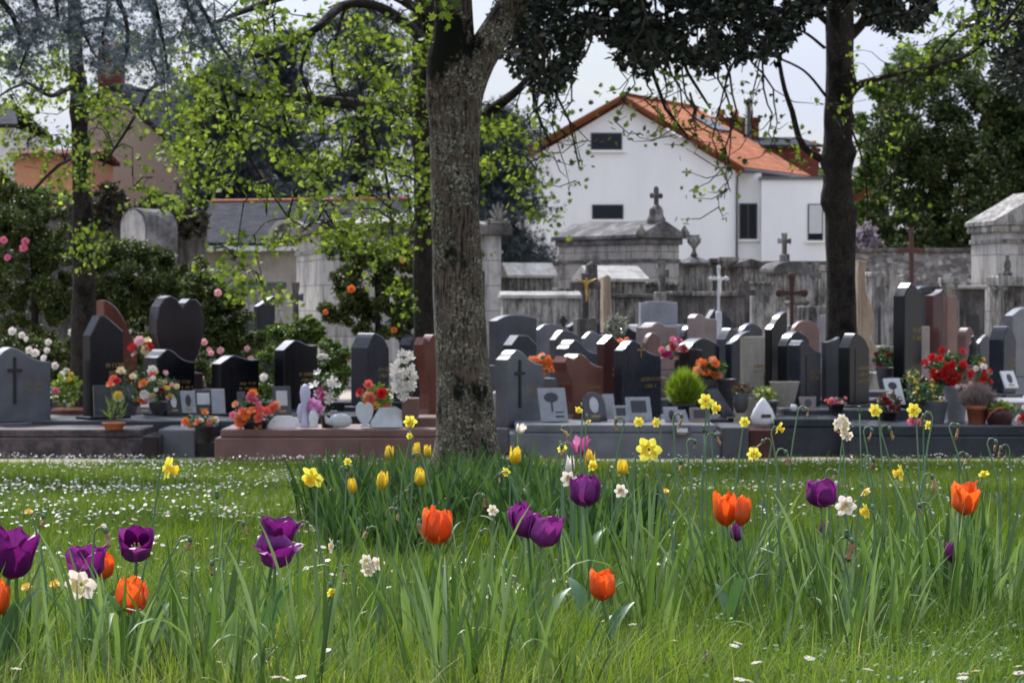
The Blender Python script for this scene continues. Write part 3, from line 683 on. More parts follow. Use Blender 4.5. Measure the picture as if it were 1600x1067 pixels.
# vault shaped tomb left
p = P(215, 400, 62); r = thing('barrel_vault_tomb', 'stone barrel vault tomb with bright rounded front above the left shrubs', 'tomb', (P(186, 0, 62).x, 62, gz(0, 62)), rad(32))
h_ = P(0, 326, 62).z - gz(0, 62); w_ = 1.0; ar = [(0, 0), (w_, 0)] + [(w_ / 2 + w_ / 2 * math.cos(math.pi * k / 14), h_ - w_ / 2 + w_ / 2 * math.sin(math.pi * k / 14)) for k in range(15)]
MB().prism(ar, 0, 1.1, .02).build('vault', M['roofstone'], r); r.rotation_euler[2] = rad(-35); 
MB().prism([(.08 + .84 * x, z * .985) for x, z in ar], -.05, -.003, .01).build('front_slab', M['pale'], r)

TOMBS = [  # name,label,x0,xe,x1,yw,yt,yb,D,wall,roof,yaw,over,kind
 ('urn_tomb', 'burial chapel with hipped roof and stone urn right of the long roofed mausoleum', 1062, 1078, 1110, 414, 400, 500, 57, 'oldlight', 'roofstone', 35, .1, 'hip'),
 ('gabled_tomb', 'small grey gabled tomb between the urn roofed chapel and the curved roofed chapel', 1118, 1152, 1194, 417, 404, 505, 56, 'old', 'olddark', 30, .08, 'gable'),
 ('curved_roof_tomb', 'pale burial chapel with curved roof and stone cross left of the right trunk', 1200, 1212, 1262, 428, 408, 515, 53, 'oldlight', 'roofstone', 20, .12, 'arch'),
 ('flat_roof_tomb', 'pale streaked tomb hidden partly by the right trunk', 1258, 1266, 1330, 424, 414, 515, 55, 'oldlight', 'oldlight', 20, .06, 'flat'),
 ('pale_roof_tomb', 'dark walled tomb with pale stone roof right of the central trunk', 782, 796, 866, 434, 410, 500, 55, 'old', 'pale', 22, .08, 'side'),
 ('cream_gable_tomb', 'low tomb with cream gable and bright white roof right of the central trunk', 782, 786, 905, 466, 455, 520, 46, 'oldlight', 'pale', 8, .05, 'side'),
 ('cross_gable_tomb', 'grey tomb with steep gable and pale side roof below the long roofed mausoleum', 900, 930, 1010, 440, 414, 505, 50, 'old', 'pale', 18, .08, 'side'),
 ('stained_wall_tomb', 'low brown stained tomb with dark cap stone behind the crucifix', 948, 956, 1046, 466, 459, 515, 47, 'old', 'olddark', 10, .05, 'flat'),
 ('black_stained_tomb', 'low tomb with black stained side and pale ledge behind the white crucifix', 1046, 1052, 1162, 463, 455, 520, 48, 'olddark', 'old', 8, .05, 'flat'),
 ('grey_block_tomb', 'square grey tomb block with dark doorway before the rubble wall', 1494, 1499, 1540, 452, 446, 560, 43, 'olddark', 'lime', 10, .05, 'flat'),
 ('ledge_tomb', 'grey tomb with small statues on its ledge at the right edge', 1556, 1564, 1640, 448, 431, 560, 44, 'old', 'oldlight', 10, .06, 'flat'),
 ('arched_tomb', 'rounded dark grey tomb behind the tall black stone', 1428, 1434, 1476, 458, 447, 560, 42, 'g_mid', 'g_mid', 20, .02, 'arch'),
 ('low_wall_tomb', 'low streaked tomb wall between the long roofed mausoleum and the cream gabled tomb', 866, 872, 940, 458, 450, 515, 52, 'olddark', 'old', 10, .05, 'flat'),
 ('moss_box_tomb', 'mossy box tomb behind the left heart shaped stone', 318, 330, 440, 452, 440, 560, 48, 'oldlight', 'roofstone', 15, .06, 'flat'),
]
for (nm, lb, x0, xe, x1, yw, yt, yb, D, wm, rm, yaw, ov, kd) in TOMBS:
    r, dims = box_tomb(nm, lb, x0, xe, x1, yw, yt, yb, D, M[wm], M[rm], yaw, ov, kd, door=nm in ('urn_tomb', 'grey_block_tomb', 'cross_gable_tomb'))
    Wf, Ls, zt, zr = dims
    if nm == 'urn_tomb':
        MB().lathe([(.1, 0), (.05, .1), (.04, .18), (.16, .32), (.18, .42), (.12, .45), (.16, .5), (.04, .5)], 14, (Wf / 2, Ls / 2, zr)).build('urn', M['old'], r)
    if nm == 'curved_roof_tomb':
        MB().box(Wf * .3, Wf * .5, .05, .3, zr - .12, zr + .16, .02).build('cross_base', M['old'], r)
        cross_mesh(.46, .15, .09, .09, .62, .3).build('roof_cross', M['old'], r, (Wf * .4, .18, zr + .16))
    if nm == 'ledge_tomb':
        for k, u in enumerate((.06, .55)):
            MB().lathe([(.09, 0), (.1, .04), (.05, .1), (.07, .18), (.055, .26), (.03, .3), (.045, .35), (.02, .4)], 12, (.1 + u, .1, zr + .002)).build('statuette', M['terra'] if k else M['old'], r)
# stones standing in the back field so that the eye meets stone, not gravel
fill = [(790, 846, 470, 49, 'old'), (1010, 1060, 440, 51, 'olddark'), (1170, 1205, 440, 50, 'oldlight'), (1300, 1345, 432, 52, 'old'), (1385, 1430, 470, 48, 'g_mid'), (1340, 1372, 455, 50, 'lime'), (1232, 1262, 470, 46, 'oldlight')]
names = ['beside the central trunk', 'below the mausoleum porch', 'left of the curved roofed chapel', 'behind the right trunk', 'behind the grey stone cross', 'behind the beige broken stone', 'behind the rusty iron cross']
for (x0, x1, yt, D, mm), nn in zip(fill, names):
    box_tomb('block_tomb', 'plain weathered block tomb ' + nn, x0, x0 + 5, x1, yt + 6, yt, 520, D, M[mm], M['old'], 12, .04, 'flat', door=False)

# ------------------------------------------------------------------ crosses, crucifixes, columns
cross_thing('stone_cross', 'small brown stone cross in front of the ashlar mausoleum', 462, 441, 503, 11, 41, .09, M['olddark'], 25, .62, .5, foot=.12)
cross_thing('block_cross', 'broad light grey granite cross with thick arms standing before the stained tombs', 1028, 471, 507, 29, 43, .42, M['g_light'], 10, .45, 0, .2)
cross_thing('leaning_stone_cross', 'old brown stone cross in front of the mausoleum doorway', 1034, 408, 456, 10, 46, .12, M['old'], 25, .62, .3)
cross_thing('rusty_cross', 'rust red ornate iron cross left of the right trunk', 1237, 432, 508, 20, 40, .06, M['rust'], 15, .66, .8, trefoil=True)
cross_thing('dark_stone_cross', 'dark grey stone cross between the white crucifix and the rusty iron cross', 1166, 439, 512, 15, 42, .1, M['olddark'], 20, .75, 0, foot=.16)
cross_thing('tall_grey_cross', 'tall rough light grey stone cross before the rubble wall', 1392, 410, 540, 22, 41, .17, M['oldlight'], 25, .78, .2, foot=.4)
cross_thing('tall_rusty_cross', 'very tall rust brown cross rising before the rubble wall', 1424, 356, 448, 22, 52, .09, M['rust'], 20, .62, .0)
cross_thing('obelisk_cross', 'slim grey stone obelisk cross just left of the right trunk', 1274, 411, 478, 9, 43, .1, M['old'], 25, .72, .2, foot=.26)
cross_thing('low_dark_cross', 'small black cross on a grave right of the first grey arch stone', 880, 494, 512, 6, 41, .07, M['bronze'], 20, .6)
def figure_on_cross(parent, h, arm, mat, z):
    """small corpus: arms spread, head, torso, legs as one surface"""
    vs = [(0, 0, -.02), (0, 0, .16), (0, 0, .28), (0, -.02, .36), (0, -.01, .44), (-arm * .5, 0, .33), (-arm * .95, 0, .42), (arm * .5, 0, .33), (arm * .95, 0, .42), (.02, -.03, -.2), (.0, 0, -.38)]
    k = h / .85; vs = [(x if i in (5, 6, 7, 8) else x * k, y * k, zz * k) for i, (x, y, zz) in enumerate(vs)]
    ed = [(0, 1), (1, 2), (2, 3), (3, 4), (2, 5), (5, 6), (2, 7), (7, 8), (0, 9), (9, 10)]
    me = bpy.data.meshes.new('corpus'); me.from_pydata(vs, ed, []); o = link('corpus', me, mat, parent, (0, -.07, z))
    md = o.modifiers.new('skin', 'SKIN'); rr = [.055, .06, .065, .03, .05, .028, .02, .028, .02, .045, .025]
    for v, q in zip(me.skin_vertices[0].data, rr): v.radius = (q * k, q * k)
    me.skin_vertices[0].data[0].use_root = True; o.modifiers.new('sub', 'SUBSURF').levels = 1; return o
r = cross_thing('crucifix', 'grey crucifix with a gilded figure behind the first row of stones', 914, 427, 497, 24, 40, .11, M['olddark'], 15, .72, 0, foot=.17)
figure_on_cross(r, .42, .2, M['gold'], [c for c in r.children if c.name.startswith('cross')][0].location.z + .45)
r = cross_thing('white_crucifix', 'white painted iron crucifix on a blue grey stone', 1123, 418, 486, 13, 41, .04, M['marbleg'], 12, .74, .5, foot=.05, trefoil=True)
figure_on_cross(r, .36, .13, M['marble'], [c for c in r.children if c.name.startswith('cross')][0].location.z + .42)
r = cross_thing('ornate_white_cross', 'openwork white metal cross left of the grey tomb ledge at right', 1562, 428, 512, 10, 41, .03, M['oldlight'], 10, .72, .8, foot=.05, trefoil=True)
def slab_thing(name, label, outline, D, th, mat, yaw=15, cat='gravestone', base=True):
    pts = [P(x, y, D) for x, y in outline]; x0 = min(p.x for p in pts); g = gz(x0, D)
    r = thing(name, label, cat, (x0, D, g), rad(yaw)); MB().prism([((p.x - x0) / math.cos(rad(yaw)), max(p.z - g, 0)) for p in pts], 0, th, .02).build('slab', mat, r); return r
slab_thing('broken_column_stone', 'beige broken edged memorial stone right of the right trunk', [(1340, 560), (1372, 560), (1371, 540), (1362, 528), (1369, 505), (1364, 480), (1354, 455), (1353, 424), (1356, 408), (1343, 406), (1341, 430)], 40, .3, M['beige'])
slab_thing('brown_post_stone', 'narrow brown stone post right of the gilded crucifix', [(943, 520), (956, 520), (955, 433), (949, 429), (943, 433)], 41, .2, M['beige'])
slab_thing('rounded_cross_stone', 'small dark memorial with rounded top on the pedestal of the gabled tomb', [(918, 440), (935, 440), (934, 414), (927, 408), (919, 414)], 49, .2, M['olddark'])
for (px, yt, yb, D, wd, mt, lb) in ((1483, 434, 520, 42, .13, 'oldlight', 'slim pale stone column behind the dark red stones'), (1138, 402, 470, 52, .16, 'old', 'rough grey stone pillar left of the small gabled tomb'), (1126, 404, 470, 54, .2, 'olddark', 'dark stone urn pillar behind the white crucifix')):
    p = P(px, yb, D); g = gz(p.x, D); h_ = P(px, yt, D).z - g
    r = thing('stone_column', lb, 'column', (p.x, D, g)); MB().lathe([(wd * 1.4, 0), (wd * 1.4, .3), (wd, .34), (wd * .85, h_ - .22), (wd * 1.1, h_ - .2), (wd * 1.3, h_ - .1)], 16).build('shaft', M[mt], r); MB().box(-wd * 1.3, wd * 1.3, -wd * 1.3, wd * 1.3, h_ - .098, h_, .01).build('capital', M[mt], r)
p = P(1375, 448, 51); box_tomb('pale_cross_slab', 'pale weathered slab tomb left of the tall grey cross', 1356, 1362, 1388, 434, 425, 520, 44, M['oldlight'], M['oldlight'], 12, .02, 'flat', door=False)

# ------------------------------------------------------------------ headstones
def smooth_top(pts, n=5):
    """Catmull-Rom through the control points of the top edge"""
    out = []; m_ = len(pts)
    for i in range(m_ - 1):
        p0, p1, p2, p3 = pts[max(i - 1, 0)], pts[i], pts[i + 1], pts[min(i + 2, m_ - 1)]
        for k in range(n):
            t_ = k / n; out.append(tuple(.5 * (2 * p1[j] + (p2[j] - p0[j]) * t_ + (2 * p0[j] - 5 * p1[j] + 4 * p2[j] - p3[j]) * t_ ** 2 + (3 * p1[j] - p0[j] - 3 * p2[j] + p3[j]) * t_ ** 3) for j in (0, 1)))
    out.append(pts[-1]); return out
KINDS = {  # top edge from left to right, u across, v up (1 = highest)
 'wave': smooth_top([(0, .875), (.08, .905), (.18, .965), (.3, 1.0), (.45, .955), (.62, .87), (.8, .82), (1, .80)]),
 'wave2': smooth_top([(0, .86), (.15, .93), (.28, .985), (.4, 1.0), (.6, .955), (.8, .92), (1, .93)]),
 'arch': smooth_top([(0, .78), (.2, .92), (.5, 1.0), (.8, .95), (1, .86)]),
 'high_arch': smooth_top([(0, .80), (.1, .9), (.3, .985), (.5, 1.0), (.7, .985), (.9, .9), (1, .80)]),
 'low_arch': smooth_top([(0, .88), (.25, .98), (.5, 1.0), (.75, .98), (1, .93)]),
 'flat': [(0, 1), (1, 1)],
 'peak': [(0, .88), (.5, 1.0), (1, .88)],
 'pentagon': [(0, .80), (.28, 1.0), (.62, 1.0), (1, .80)],
 'slant': smooth_top([(0, .80), (.25, .97), (.4, 1.0), (.75, .93), (1, .78)]),
 'slant_up': [(0, .80), (.9, 1.0), (1, .98)],
 'step': [(0, .93), (.02, .935)] + smooth_top([(.1, .985), (.22, 1.0), (.45, .93), (.7, .85), (1, .80)]),
 'concave': smooth_top([(0, .93), (.3, .94), (.7, .965), (1, 1.0)]),
 'swoop': smooth_top([(0, .78), (.2, .83), (.5, .93), (.8, .985), (1, 1.0)]),
 'shoulder': [(0, .90), (.12, .92), (.16, .92)] + smooth_top([(.2, .96), (.32, 1.0), (.44, .995), (.54, .955)]) + smooth_top([(.62, .93), (.8, .915), (1, .91)]),
 'houselet': [(0, .84), (.18, .92), (.45, 1.0), (1, .84)],
}
def letters(parent, x0, x1, z, n_lines, seed, col, y=-.004, size=.035):
    """rows of small cut letters, too blurred in the photograph to read"""
    rr = random.Random(seed); mb = MB()
    for li in range(n_lines):
        w_ = (x1 - x0) * rr.uniform(.55, 1.0); x = (x0 + x1) / 2 - w_ / 2; zz = z - li * size * 1.9
        while x < (x0 + x1) / 2 + w_ / 2:
            lw = size * .55
            mb.box(x, x + size * .13, y, 0, zz, zz + size)
            k = rr.randint(0, 3)
            if k in (0, 1): mb.box(x + size * .14, x + lw, y, 0, zz + size * .86, zz + size)
            if k in (1, 2): mb.box(x + size * .14, x + lw, y, 0, zz, zz + size * .13)
            if k in (0, 3): mb.box(x + size * .14, x + lw, y, 0, zz + size * .43, zz + size * .56)
            if k in (0, 2): mb.box(x + lw + .001, x + lw + size * .13, y, 0, zz, zz + size)
            x += size * rr.choice((.95, .95, .95, 1.8))
    return mb.build('lettering', col, parent)
HS_GROUP = 'granite headstones in the cemetery rows'
def headstone(x0, xe, x1, yt, yb, D, kind, mat, label, text=0, deco=None, yaw=48, plinth=True, name='headstone', left=0):
    s_ = S(D); th = rad(yaw); W = (x1 - xe) / s_ / math.cos(th); T = max(.07, (xe - x0) / s_ / math.sin(th))
    e = P(xe, yb, D); g = gz(e.x, D); base = max(0.0, e.z - g); h = P(xe, yt, D).z - e.z
    if e.z < g: h += e.z - g; 
    z0 = max(e.z, g); r = thing(name, label, 'gravestone', (e.x, D, z0 - base), th, HS_GROUP)
    top = KINDS[kind] if isinstance(kind, str) else kind
    poly = [(0, 0), (W, 0)] + [(u * W, v * h) for u, v in reversed(top)]
    if left:   # bulging S shaped left side
        side = [(-.0, .0), (.05, .12), (.06, .3), (.0, .55), (-.13, .75), (-.18, .88), (-.08, .97)]
        poly = [(side[0][0] * W, 0), (W, 0)] + [(u * W, v * h) for u, v in reversed(top) if u > .08] + [(a * W, b_ * h) for a, b_ in reversed(side[1:])]
    MB().prism(poly, 0, T, min(.012, T * .12)).build('stone', mat, r, (0, 0, base))
    if base > .03 and plinth:
        MB().box(-.06, W + .06, -.07, T + .06, 0, base - .002, .01).build('plinth', mat, r)
    if not text and D < 34 and plinth and name == 'headstone' and 'side slab' not in label and 'beige slab' not in label[:30]: text = 2
    if text: 
        o = letters(r, W * .45, W * .95, base + h * .48, text, int(x1 * 7 + yt), M['goldmark'], size=max(.022, min(.05, h * .045))); 
    if deco == 'cross_dark' or deco == 'cross_gold':
        mm = M['bronze'] if deco == 'cross_dark' else M['goldmark']; hh = h * (.62 if deco == 'cross_dark' else .16)
        if deco == 'cross_gold': cross_mesh(hh, W * .1, .018, .012, .6).build('cross_ornament', mm, r, (W * .45, -.008, base + h * .78))
        else: cross_mesh(hh, W * .13, .035, .02, .72).build('cross_ornament', mm, r, (W * .33, -.012, base + h * .25))
    if deco == 'band':
        MB().box(W * .28, W * .36, -.006, 0, .0, h * .78).build('polished_band', M['g_black'], r, (0, 0, base))
    if deco == 'portrait':
        MB().box(W * .6, W * .8, -.01, 0, h * .4, h * .6).build('portrait_frame', M['marbleg'], r, (0, 0, base))
    return r
heart = []
for k in range(29):
    a = math.pi * (1 - k / 28)
    t_ = -a + 0; 
heart_poly = [(.5, 0), (.72, .16), (.90, .36), (1.0, .60), (1.0, .76), (.94, .90), (.82, .965), (.70, .965), (.60, .92), (.545, .865), (.50, .90), (.42, .965), (.30, 1.0), (.16, .975), (.05, .88), (0, .74), (.0, .58), (.10, .36), (.28, .16)]
HS = [
 # left group
 (-22, -6, 65, 543, 661, 28.6, 'wave', 'g_grey', 'light grey granite headstone with a slim dark cross at the left edge', 2, 'cross_dark'),
 (126, 142, 186, 493, 650, 29.2, [(0, .80), (.30, 1.0), (.45, 1.0), (1, .84)], 'g_black', 'tall black polished headstone with slanted top in front of the left trunk', 2, None),
 (148, 163, 208, 470, 655, 31.5, smooth_top([(0, 1.0), (.1, 1.0), (.4, .93), (.7, .78), (1, .55)]), 'g_red', 'tall red brown headstone curving down behind the tall black one', 0, None),
 (220, 246, 298, 546, 650, 30.2, 'wave', 'g_black', 'low black wave topped headstone with gold lettering before the heart stone', 2, None),
 (328, 345, 399, 556, 645, 30.2, 'wave2', 'g_black', 'black headstone with rounded top and gold lettering right of the heart stone', 2, 'band'),
 (427, 444, 493, 532, 640, 30.4, 'wave2', 'g_black', 'black headstone with gold lettering left of the pink and white lilies', 3, 'band'),
 (546, 575, 607, 521, 635, 31, 'slant', 'g_blue', 'dark blue grey headstone with bright slanted top behind the yellow flower pot', 0, None),
 (622, 642, 662, 522, 600, 34, 'arch', 'g_dark', 'small dark headstone half hidden left of the central trunk', 0, None),
 (395, 404, 428, 463, 540, 38, 'slant_up', 'g_dark', 'dark headstone with bright sloping top behind the left shrubs', 0, None),
 (652, 668, 705, 523, 655, 28.4, 'wave', 'g_red', 'red brown headstone with curved left side behind the central trunk', 0, None),
 (300, 330, 445, 503, 560, 39, 'low_arch', 'g_mid', 'broad low grey arched headstone behind the shrubs', 0, None),
 # front row right of trunk
 (773, 793, 850, 547, 668, 28.6, 'wave', 'g_grey', 'light grey granite headstone with a dark cross right of the central trunk', 2, 'cross_dark'),
 (872, 893, 945, 553, 660, 29.3, 'wave', 'g_red', 'red brown polished headstone with bulging left side and gold lettering', 2, None),
 (959, 973, 1038, 532, 656, 29.8, 'wave', 'g_blue', 'dark granite headstone with a small gold cross and gold lettering', 2, 'cross_gold'),
 (868, 886, 936, 531, 640, 31.8, 'wave', 'g_mid', 'grey granite wave topped headstone behind the red brown one', 0, None),
 (932, 944, 971, 524, 630, 32.8, 'peak', 'g_dred', 'narrow red brown peaked headstone behind the dark granite one', 0, None),
 (1054, 1074, 1130, 529, 625, 32.5, 'arch', 'g_dark', 'dark arched headstone behind the orange roses', 0, None),
 (1062, 1078, 1100, 545, 625, 31.6, smooth_top([(0, 1), (.5, 1), (1, .97)]), 'g_brown', 'brown black headstone with curved shiny side above the green dwarf conifer', 0, None),
 (1158, 1163, 1198, 526, 620, 31, 'flat', 'lime', 'plain beige stone slab standing in the second row', 0, None),
 (1133, 1143, 1178, 518, 605, 33, 'swoop', 'g_blue', 'blue grey headstone with bright curved top left behind the beige slab', 0, None),
 (1120, 1134, 1165, 513, 600, 36, 'slant', 'g_mid', 'grey headstone with bright slanted top two rows behind the beige slab', 0, None),
 (1195, 1205, 1234, 487, 610, 33.6, 'swoop', 'g_black', 'tall black headstone with bright sweeping top right of the beige slab', 0, None),
 (1215, 1229, 1270, 518, 620, 32.4, 'arch', 'g_black', 'black headstone with bright left shoulder beside the sweeping one', 0, None),
 (1232, 1250, 1289, 532, 634, 30.4, 'step', 'g_blue', 'dark grey headstone with double stepped top and a vertical band', 2, 'band'),
 (1284, 1290, 1316, 527, 640, 30.9, 'concave', 'g_mid', 'grey side slab with hollow top left of the black granite headstone', 0, None),
 (1311, 1327, 1365, 521, 632, 30.0, 'slant', 'g_black', 'black granite headstone below the right trunk with gold lettering', 3, 'band'),
 (1397, 1413, 1447, 442, 590, 31, [(0, .86), (.22, .95), (.4, 1.0), (.52, .99), (1, .90)], 'g_black', 'very tall black headstone with sloping top right of the right trunk', 2, None),
 (1446, 1457, 1478, 452, 592, 36, 'concave', 'g_dred', 'tall dark red headstone beside the very tall black one', 0, None),
 (1475, 1480, 1499, 462, 580, 38, 'flat', 'g_pink', 'pinkish brown upright stone right of the dark red one', 1, None),
 (1436, 1440, 1456, 510, 600, 34, 'flat', 'g_pale', 'small pale pink stone behind the very tall black one', 0, None),
 (1497, 1509, 1526, 512, 575, 36, 'high_arch', 'g_pink', 'small pink headstone with bright curved top behind the red geraniums', 0, None),
 (1526, 1530, 1564, 523, 606, 33, 'houselet', 'g_mid', 'grey headstone with gabled top and a small portrait at right', 0, 'portrait'),
 (1548, 1568, 1594, 510, 615, 32.5, 'slant', 'g_blue', 'blue grey headstone with bright slanted top at the right edge', 0, None),
 (1570, 1582, 1660, 480, 590, 40, 'low_arch', 'g_grey', 'broad light grey headstone at the far right edge', 0, None),
 (1368, 1374, 1398, 470, 560, 44, 'low_arch', 'g_mid', 'grey headstone behind the tall grey stone cross', 0, None),
 # middle rows
 (763, 776, 840, 492, 570, 38, 'low_arch', 'g_mid', 'broad grey arched headstone right of the central trunk', 0, None),
 (785, 800, 840, 524, 600, 33.5, 'pentagon', 'g_blue', 'dark blue grey headstone with bright top behind the first grey cross stone', 0, None),
 (836, 842, 882, 506, 580, 39, 'low_arch', 'g_grey', 'light grey arched headstone in the third row', 0, None),
 (858, 868, 910, 516, 590, 36, 'slant', 'g_mid', 'grey headstone with bright sloping shoulder above the orange flowers', 0, None),
 (908, 914, 948, 518, 590, 38, 'wave2', 'g_grey', 'pale grey headstone behind the narrow red brown one', 0, None),
 (882, 890, 950, 501, 580, 42, 'low_arch', 'g_dark', 'broad dark low headstone below the gilded crucifix', 0, None),
 (994, 1012, 1062, 504, 580, 38, 'shoulder', 'g_pale', 'pinkish grey headstone with bright slanted left end', 0, None),
 (1003, 1010, 1034, 520, 590, 35, 'arch', 'g_pink', 'small speckled pink headstone behind the dark granite one', 0, None),
 (1074, 1086, 1124, 491, 570, 38, smooth_top([(0, .93), (.15, 1), (.35, .99), (.5, .93), (1, .90)]), 'g_pale', 'beige pink headstone with bright crest in the back row', 0, None),
 (1098, 1106, 1148, 484, 570, 41, 'pentagon', 'g_blue', 'blue grey six sided headstone below the white crucifix', 0, None),
 (1234, 1240, 1287, 501, 580, 37, 'high_arch', 'g_pink', 'round topped pink red headstone left of the right trunk', 0, None),
 (1278, 1282, 1296, 492, 560, 41, 'flat', 'g_light', 'narrow pale blue grey stone left of the right trunk', 0, None),
 (1060, 1068, 1096, 508, 590, 40, 'arch', 'g_dark', 'small dark headstone with bright top behind the pink bouquet', 0, None),
 (962, 972, 1000, 512, 585, 41, 'wave2', 'g_dark', 'dark headstone beside the grey silver shrub', 0, None),
 (1150, 1158, 1196, 505, 580, 39, 'arch', 'g_mid', 'grey rounded headstone in the back row left of the sweeping black one', 0, None),
]
for (x0, xe, x1, yt, yb, D, kd, mt, lb, tx, dc) in HS:
    headstone(x0, xe, x1, yt, yb, D, kd, M[mt], lb, tx, dc, left=(lb.startswith('red brown polished') or lb.startswith('red brown headstone with curved')))
# heart stone
D = 31.2; s_ = S(D); th = rad(42); xe = 246; W = (312 - xe) / s_ / math.cos(th); T = 17 / s_ / math.sin(th); e = P(xe, 603, D); g = gz(0, D)
r = thing('heart_headstone', 'big dark brown heart shaped headstone above the flowers at left', 'gravestone', (e.x, D, g), th, HS_GROUP); h = P(xe, 462, D).z - e.z
MB().prism([(u * W, v * h) for u, v in heart_poly], 0, T, .012).build('stone', M['g_brown'], r, (0, 0, e.z - g))
MB().box(.05, W - .05, -.05, T + .05, 0, e.z - g + .16, .01).build('plinth', M['g_brown'], r)

# ------------------------------------------------------------------ grave slabs and kerbs
def slab(x0, x1, yt, ybot, D, mat, label, depth=1.6, step=None, ledge=None, name='grave'):
    a_ = P(x0, yt, D); b_ = P(x1, yt, D); g = gz(a_.x, D) - .03; r = thing(name, label, 'grave', (a_.x, D, g)); h = a_.z - g; w_ = b_.x - a_.x
    if ledge:
        hl = P(x0, ledge, D).z - g; MB().box(0, w_, 0, depth, 0, hl, .012).build('kerb', mat, r); MB().box(.06, w_ - .06, .05, depth - .05, hl + .001, h, .012).build('slab', mat, r)
    else: MB().box(0, w_, 0, depth, 0, h, .012).build('slab', mat, r)
    return r
slab(-60, 228, 671, 708, 27.6, M['g_flamed'], 'dark swirled red and black granite grave slab at the front left', 1.1, ledge=684)
slab(222, 247, 681, 706, 27.4, M['g_brown'], 'short dark brown kerb end beside the swirled slab', .9)
slab(247, 304, 671, 704, 27.8, M['g_grey'], 'light grey granite kerb block between the swirled slab and the pink slab', 1.0)
slab(304, 338, 668, 700, 27.9, M['g_dark'], 'dark recessed grave kerb left of the pink slab', 1.0, ledge=690)
slab(-40, 380, 657, 700, 28.9, M['g_mid'], 'long grey granite slab carrying the left headstones', 1.6)
slab(335, 705, 671, 711, 26.75, M['g_pink'], 'long pink brown granite slab in front of the white ornaments', 1.3, ledge=684)
slab(628, 690, 652, 700, 27.3, M['g_pink'], 'pink granite step left of the central trunk', .7)
slab(796, 1128, 664, 702, 27.6, M['g_grey'], 'long grey granite kerb right of the central trunk', 1.6, ledge=677)
slab(1128, 1170, 668, 705, 27.5, M['g_mid'], 'grey granite kerb end right of the long grey kerb', 1.2)
slab(1170, 1212, 672, 705, 27.7, M['g_dred'], 'dark red kerb below the white wrapped stone', 1.2)
slab(1205, 1330, 655, 703, 28.2, M['g_blue'], 'dark blue grey kerb in the middle right of the front row', 1.4, ledge=668)
slab(1326, 1700, 666, 703, 27.6, M['g_blue'], 'long dark blue granite kerb at the right', 1.6, ledge=682)
slab(1225, 1420, 640, 690, 29.3, M['g_mid'], 'grey slab with pale top behind the dark blue kerb', 1.3)
slab(1540, 1700, 628, 690, 30.5, M['g_light'], 'light grey slab at the right edge behind the terracotta pot', 1.5)
slab(850, 1140, 655, 690, 29.0, M['g_dark'], 'dark granite slab carrying the first row right of the trunk', 1.4)
slab(60, 140, 641, 690, 30.6, M['g_red'], 'red granite slab behind the light grey headstone at left', 1.0, ledge=650)
slab(400, 640, 650, 700, 28.6, M['g_dark'], 'dark slab below the black headstones left of the trunk', 1.2)
rows = [(-60, 300, 33.6, 'g_mid', 'grey slab row behind the heart stone'), (330, 640, 33.4, 'g_dark', 'dark slab row below the left shrubs'), (780, 960, 33.2, 'g_grey', 'grey slab between first and second row right of the trunk'), (970, 1190, 34.4, 'g_mid', 'mid grey slab under the beige slab stone'), (1200, 1400, 34.2, 'g_blue', 'blue grey slab behind the black headstones'), (1410, 1660, 34.8, 'g_light', 'light slab behind the geranium vase'),
        (770, 1100, 37.0, 'g_light', 'pale slab in the third row'), (1110, 1400, 37.5, 'g_mid', 'grey slab in the third row at right'), (770, 1200, 43.5, 'old', 'old stone slab before the low tombs'), (1210, 1640, 43.8, 'old', 'old stone slab before the rubble wall')]
for (x0, x1, D, mt, lb) in rows: slab(x0, x1, 480 + (CZ - .42) * S(D), 0, D, M[mt], lb, 1.0)
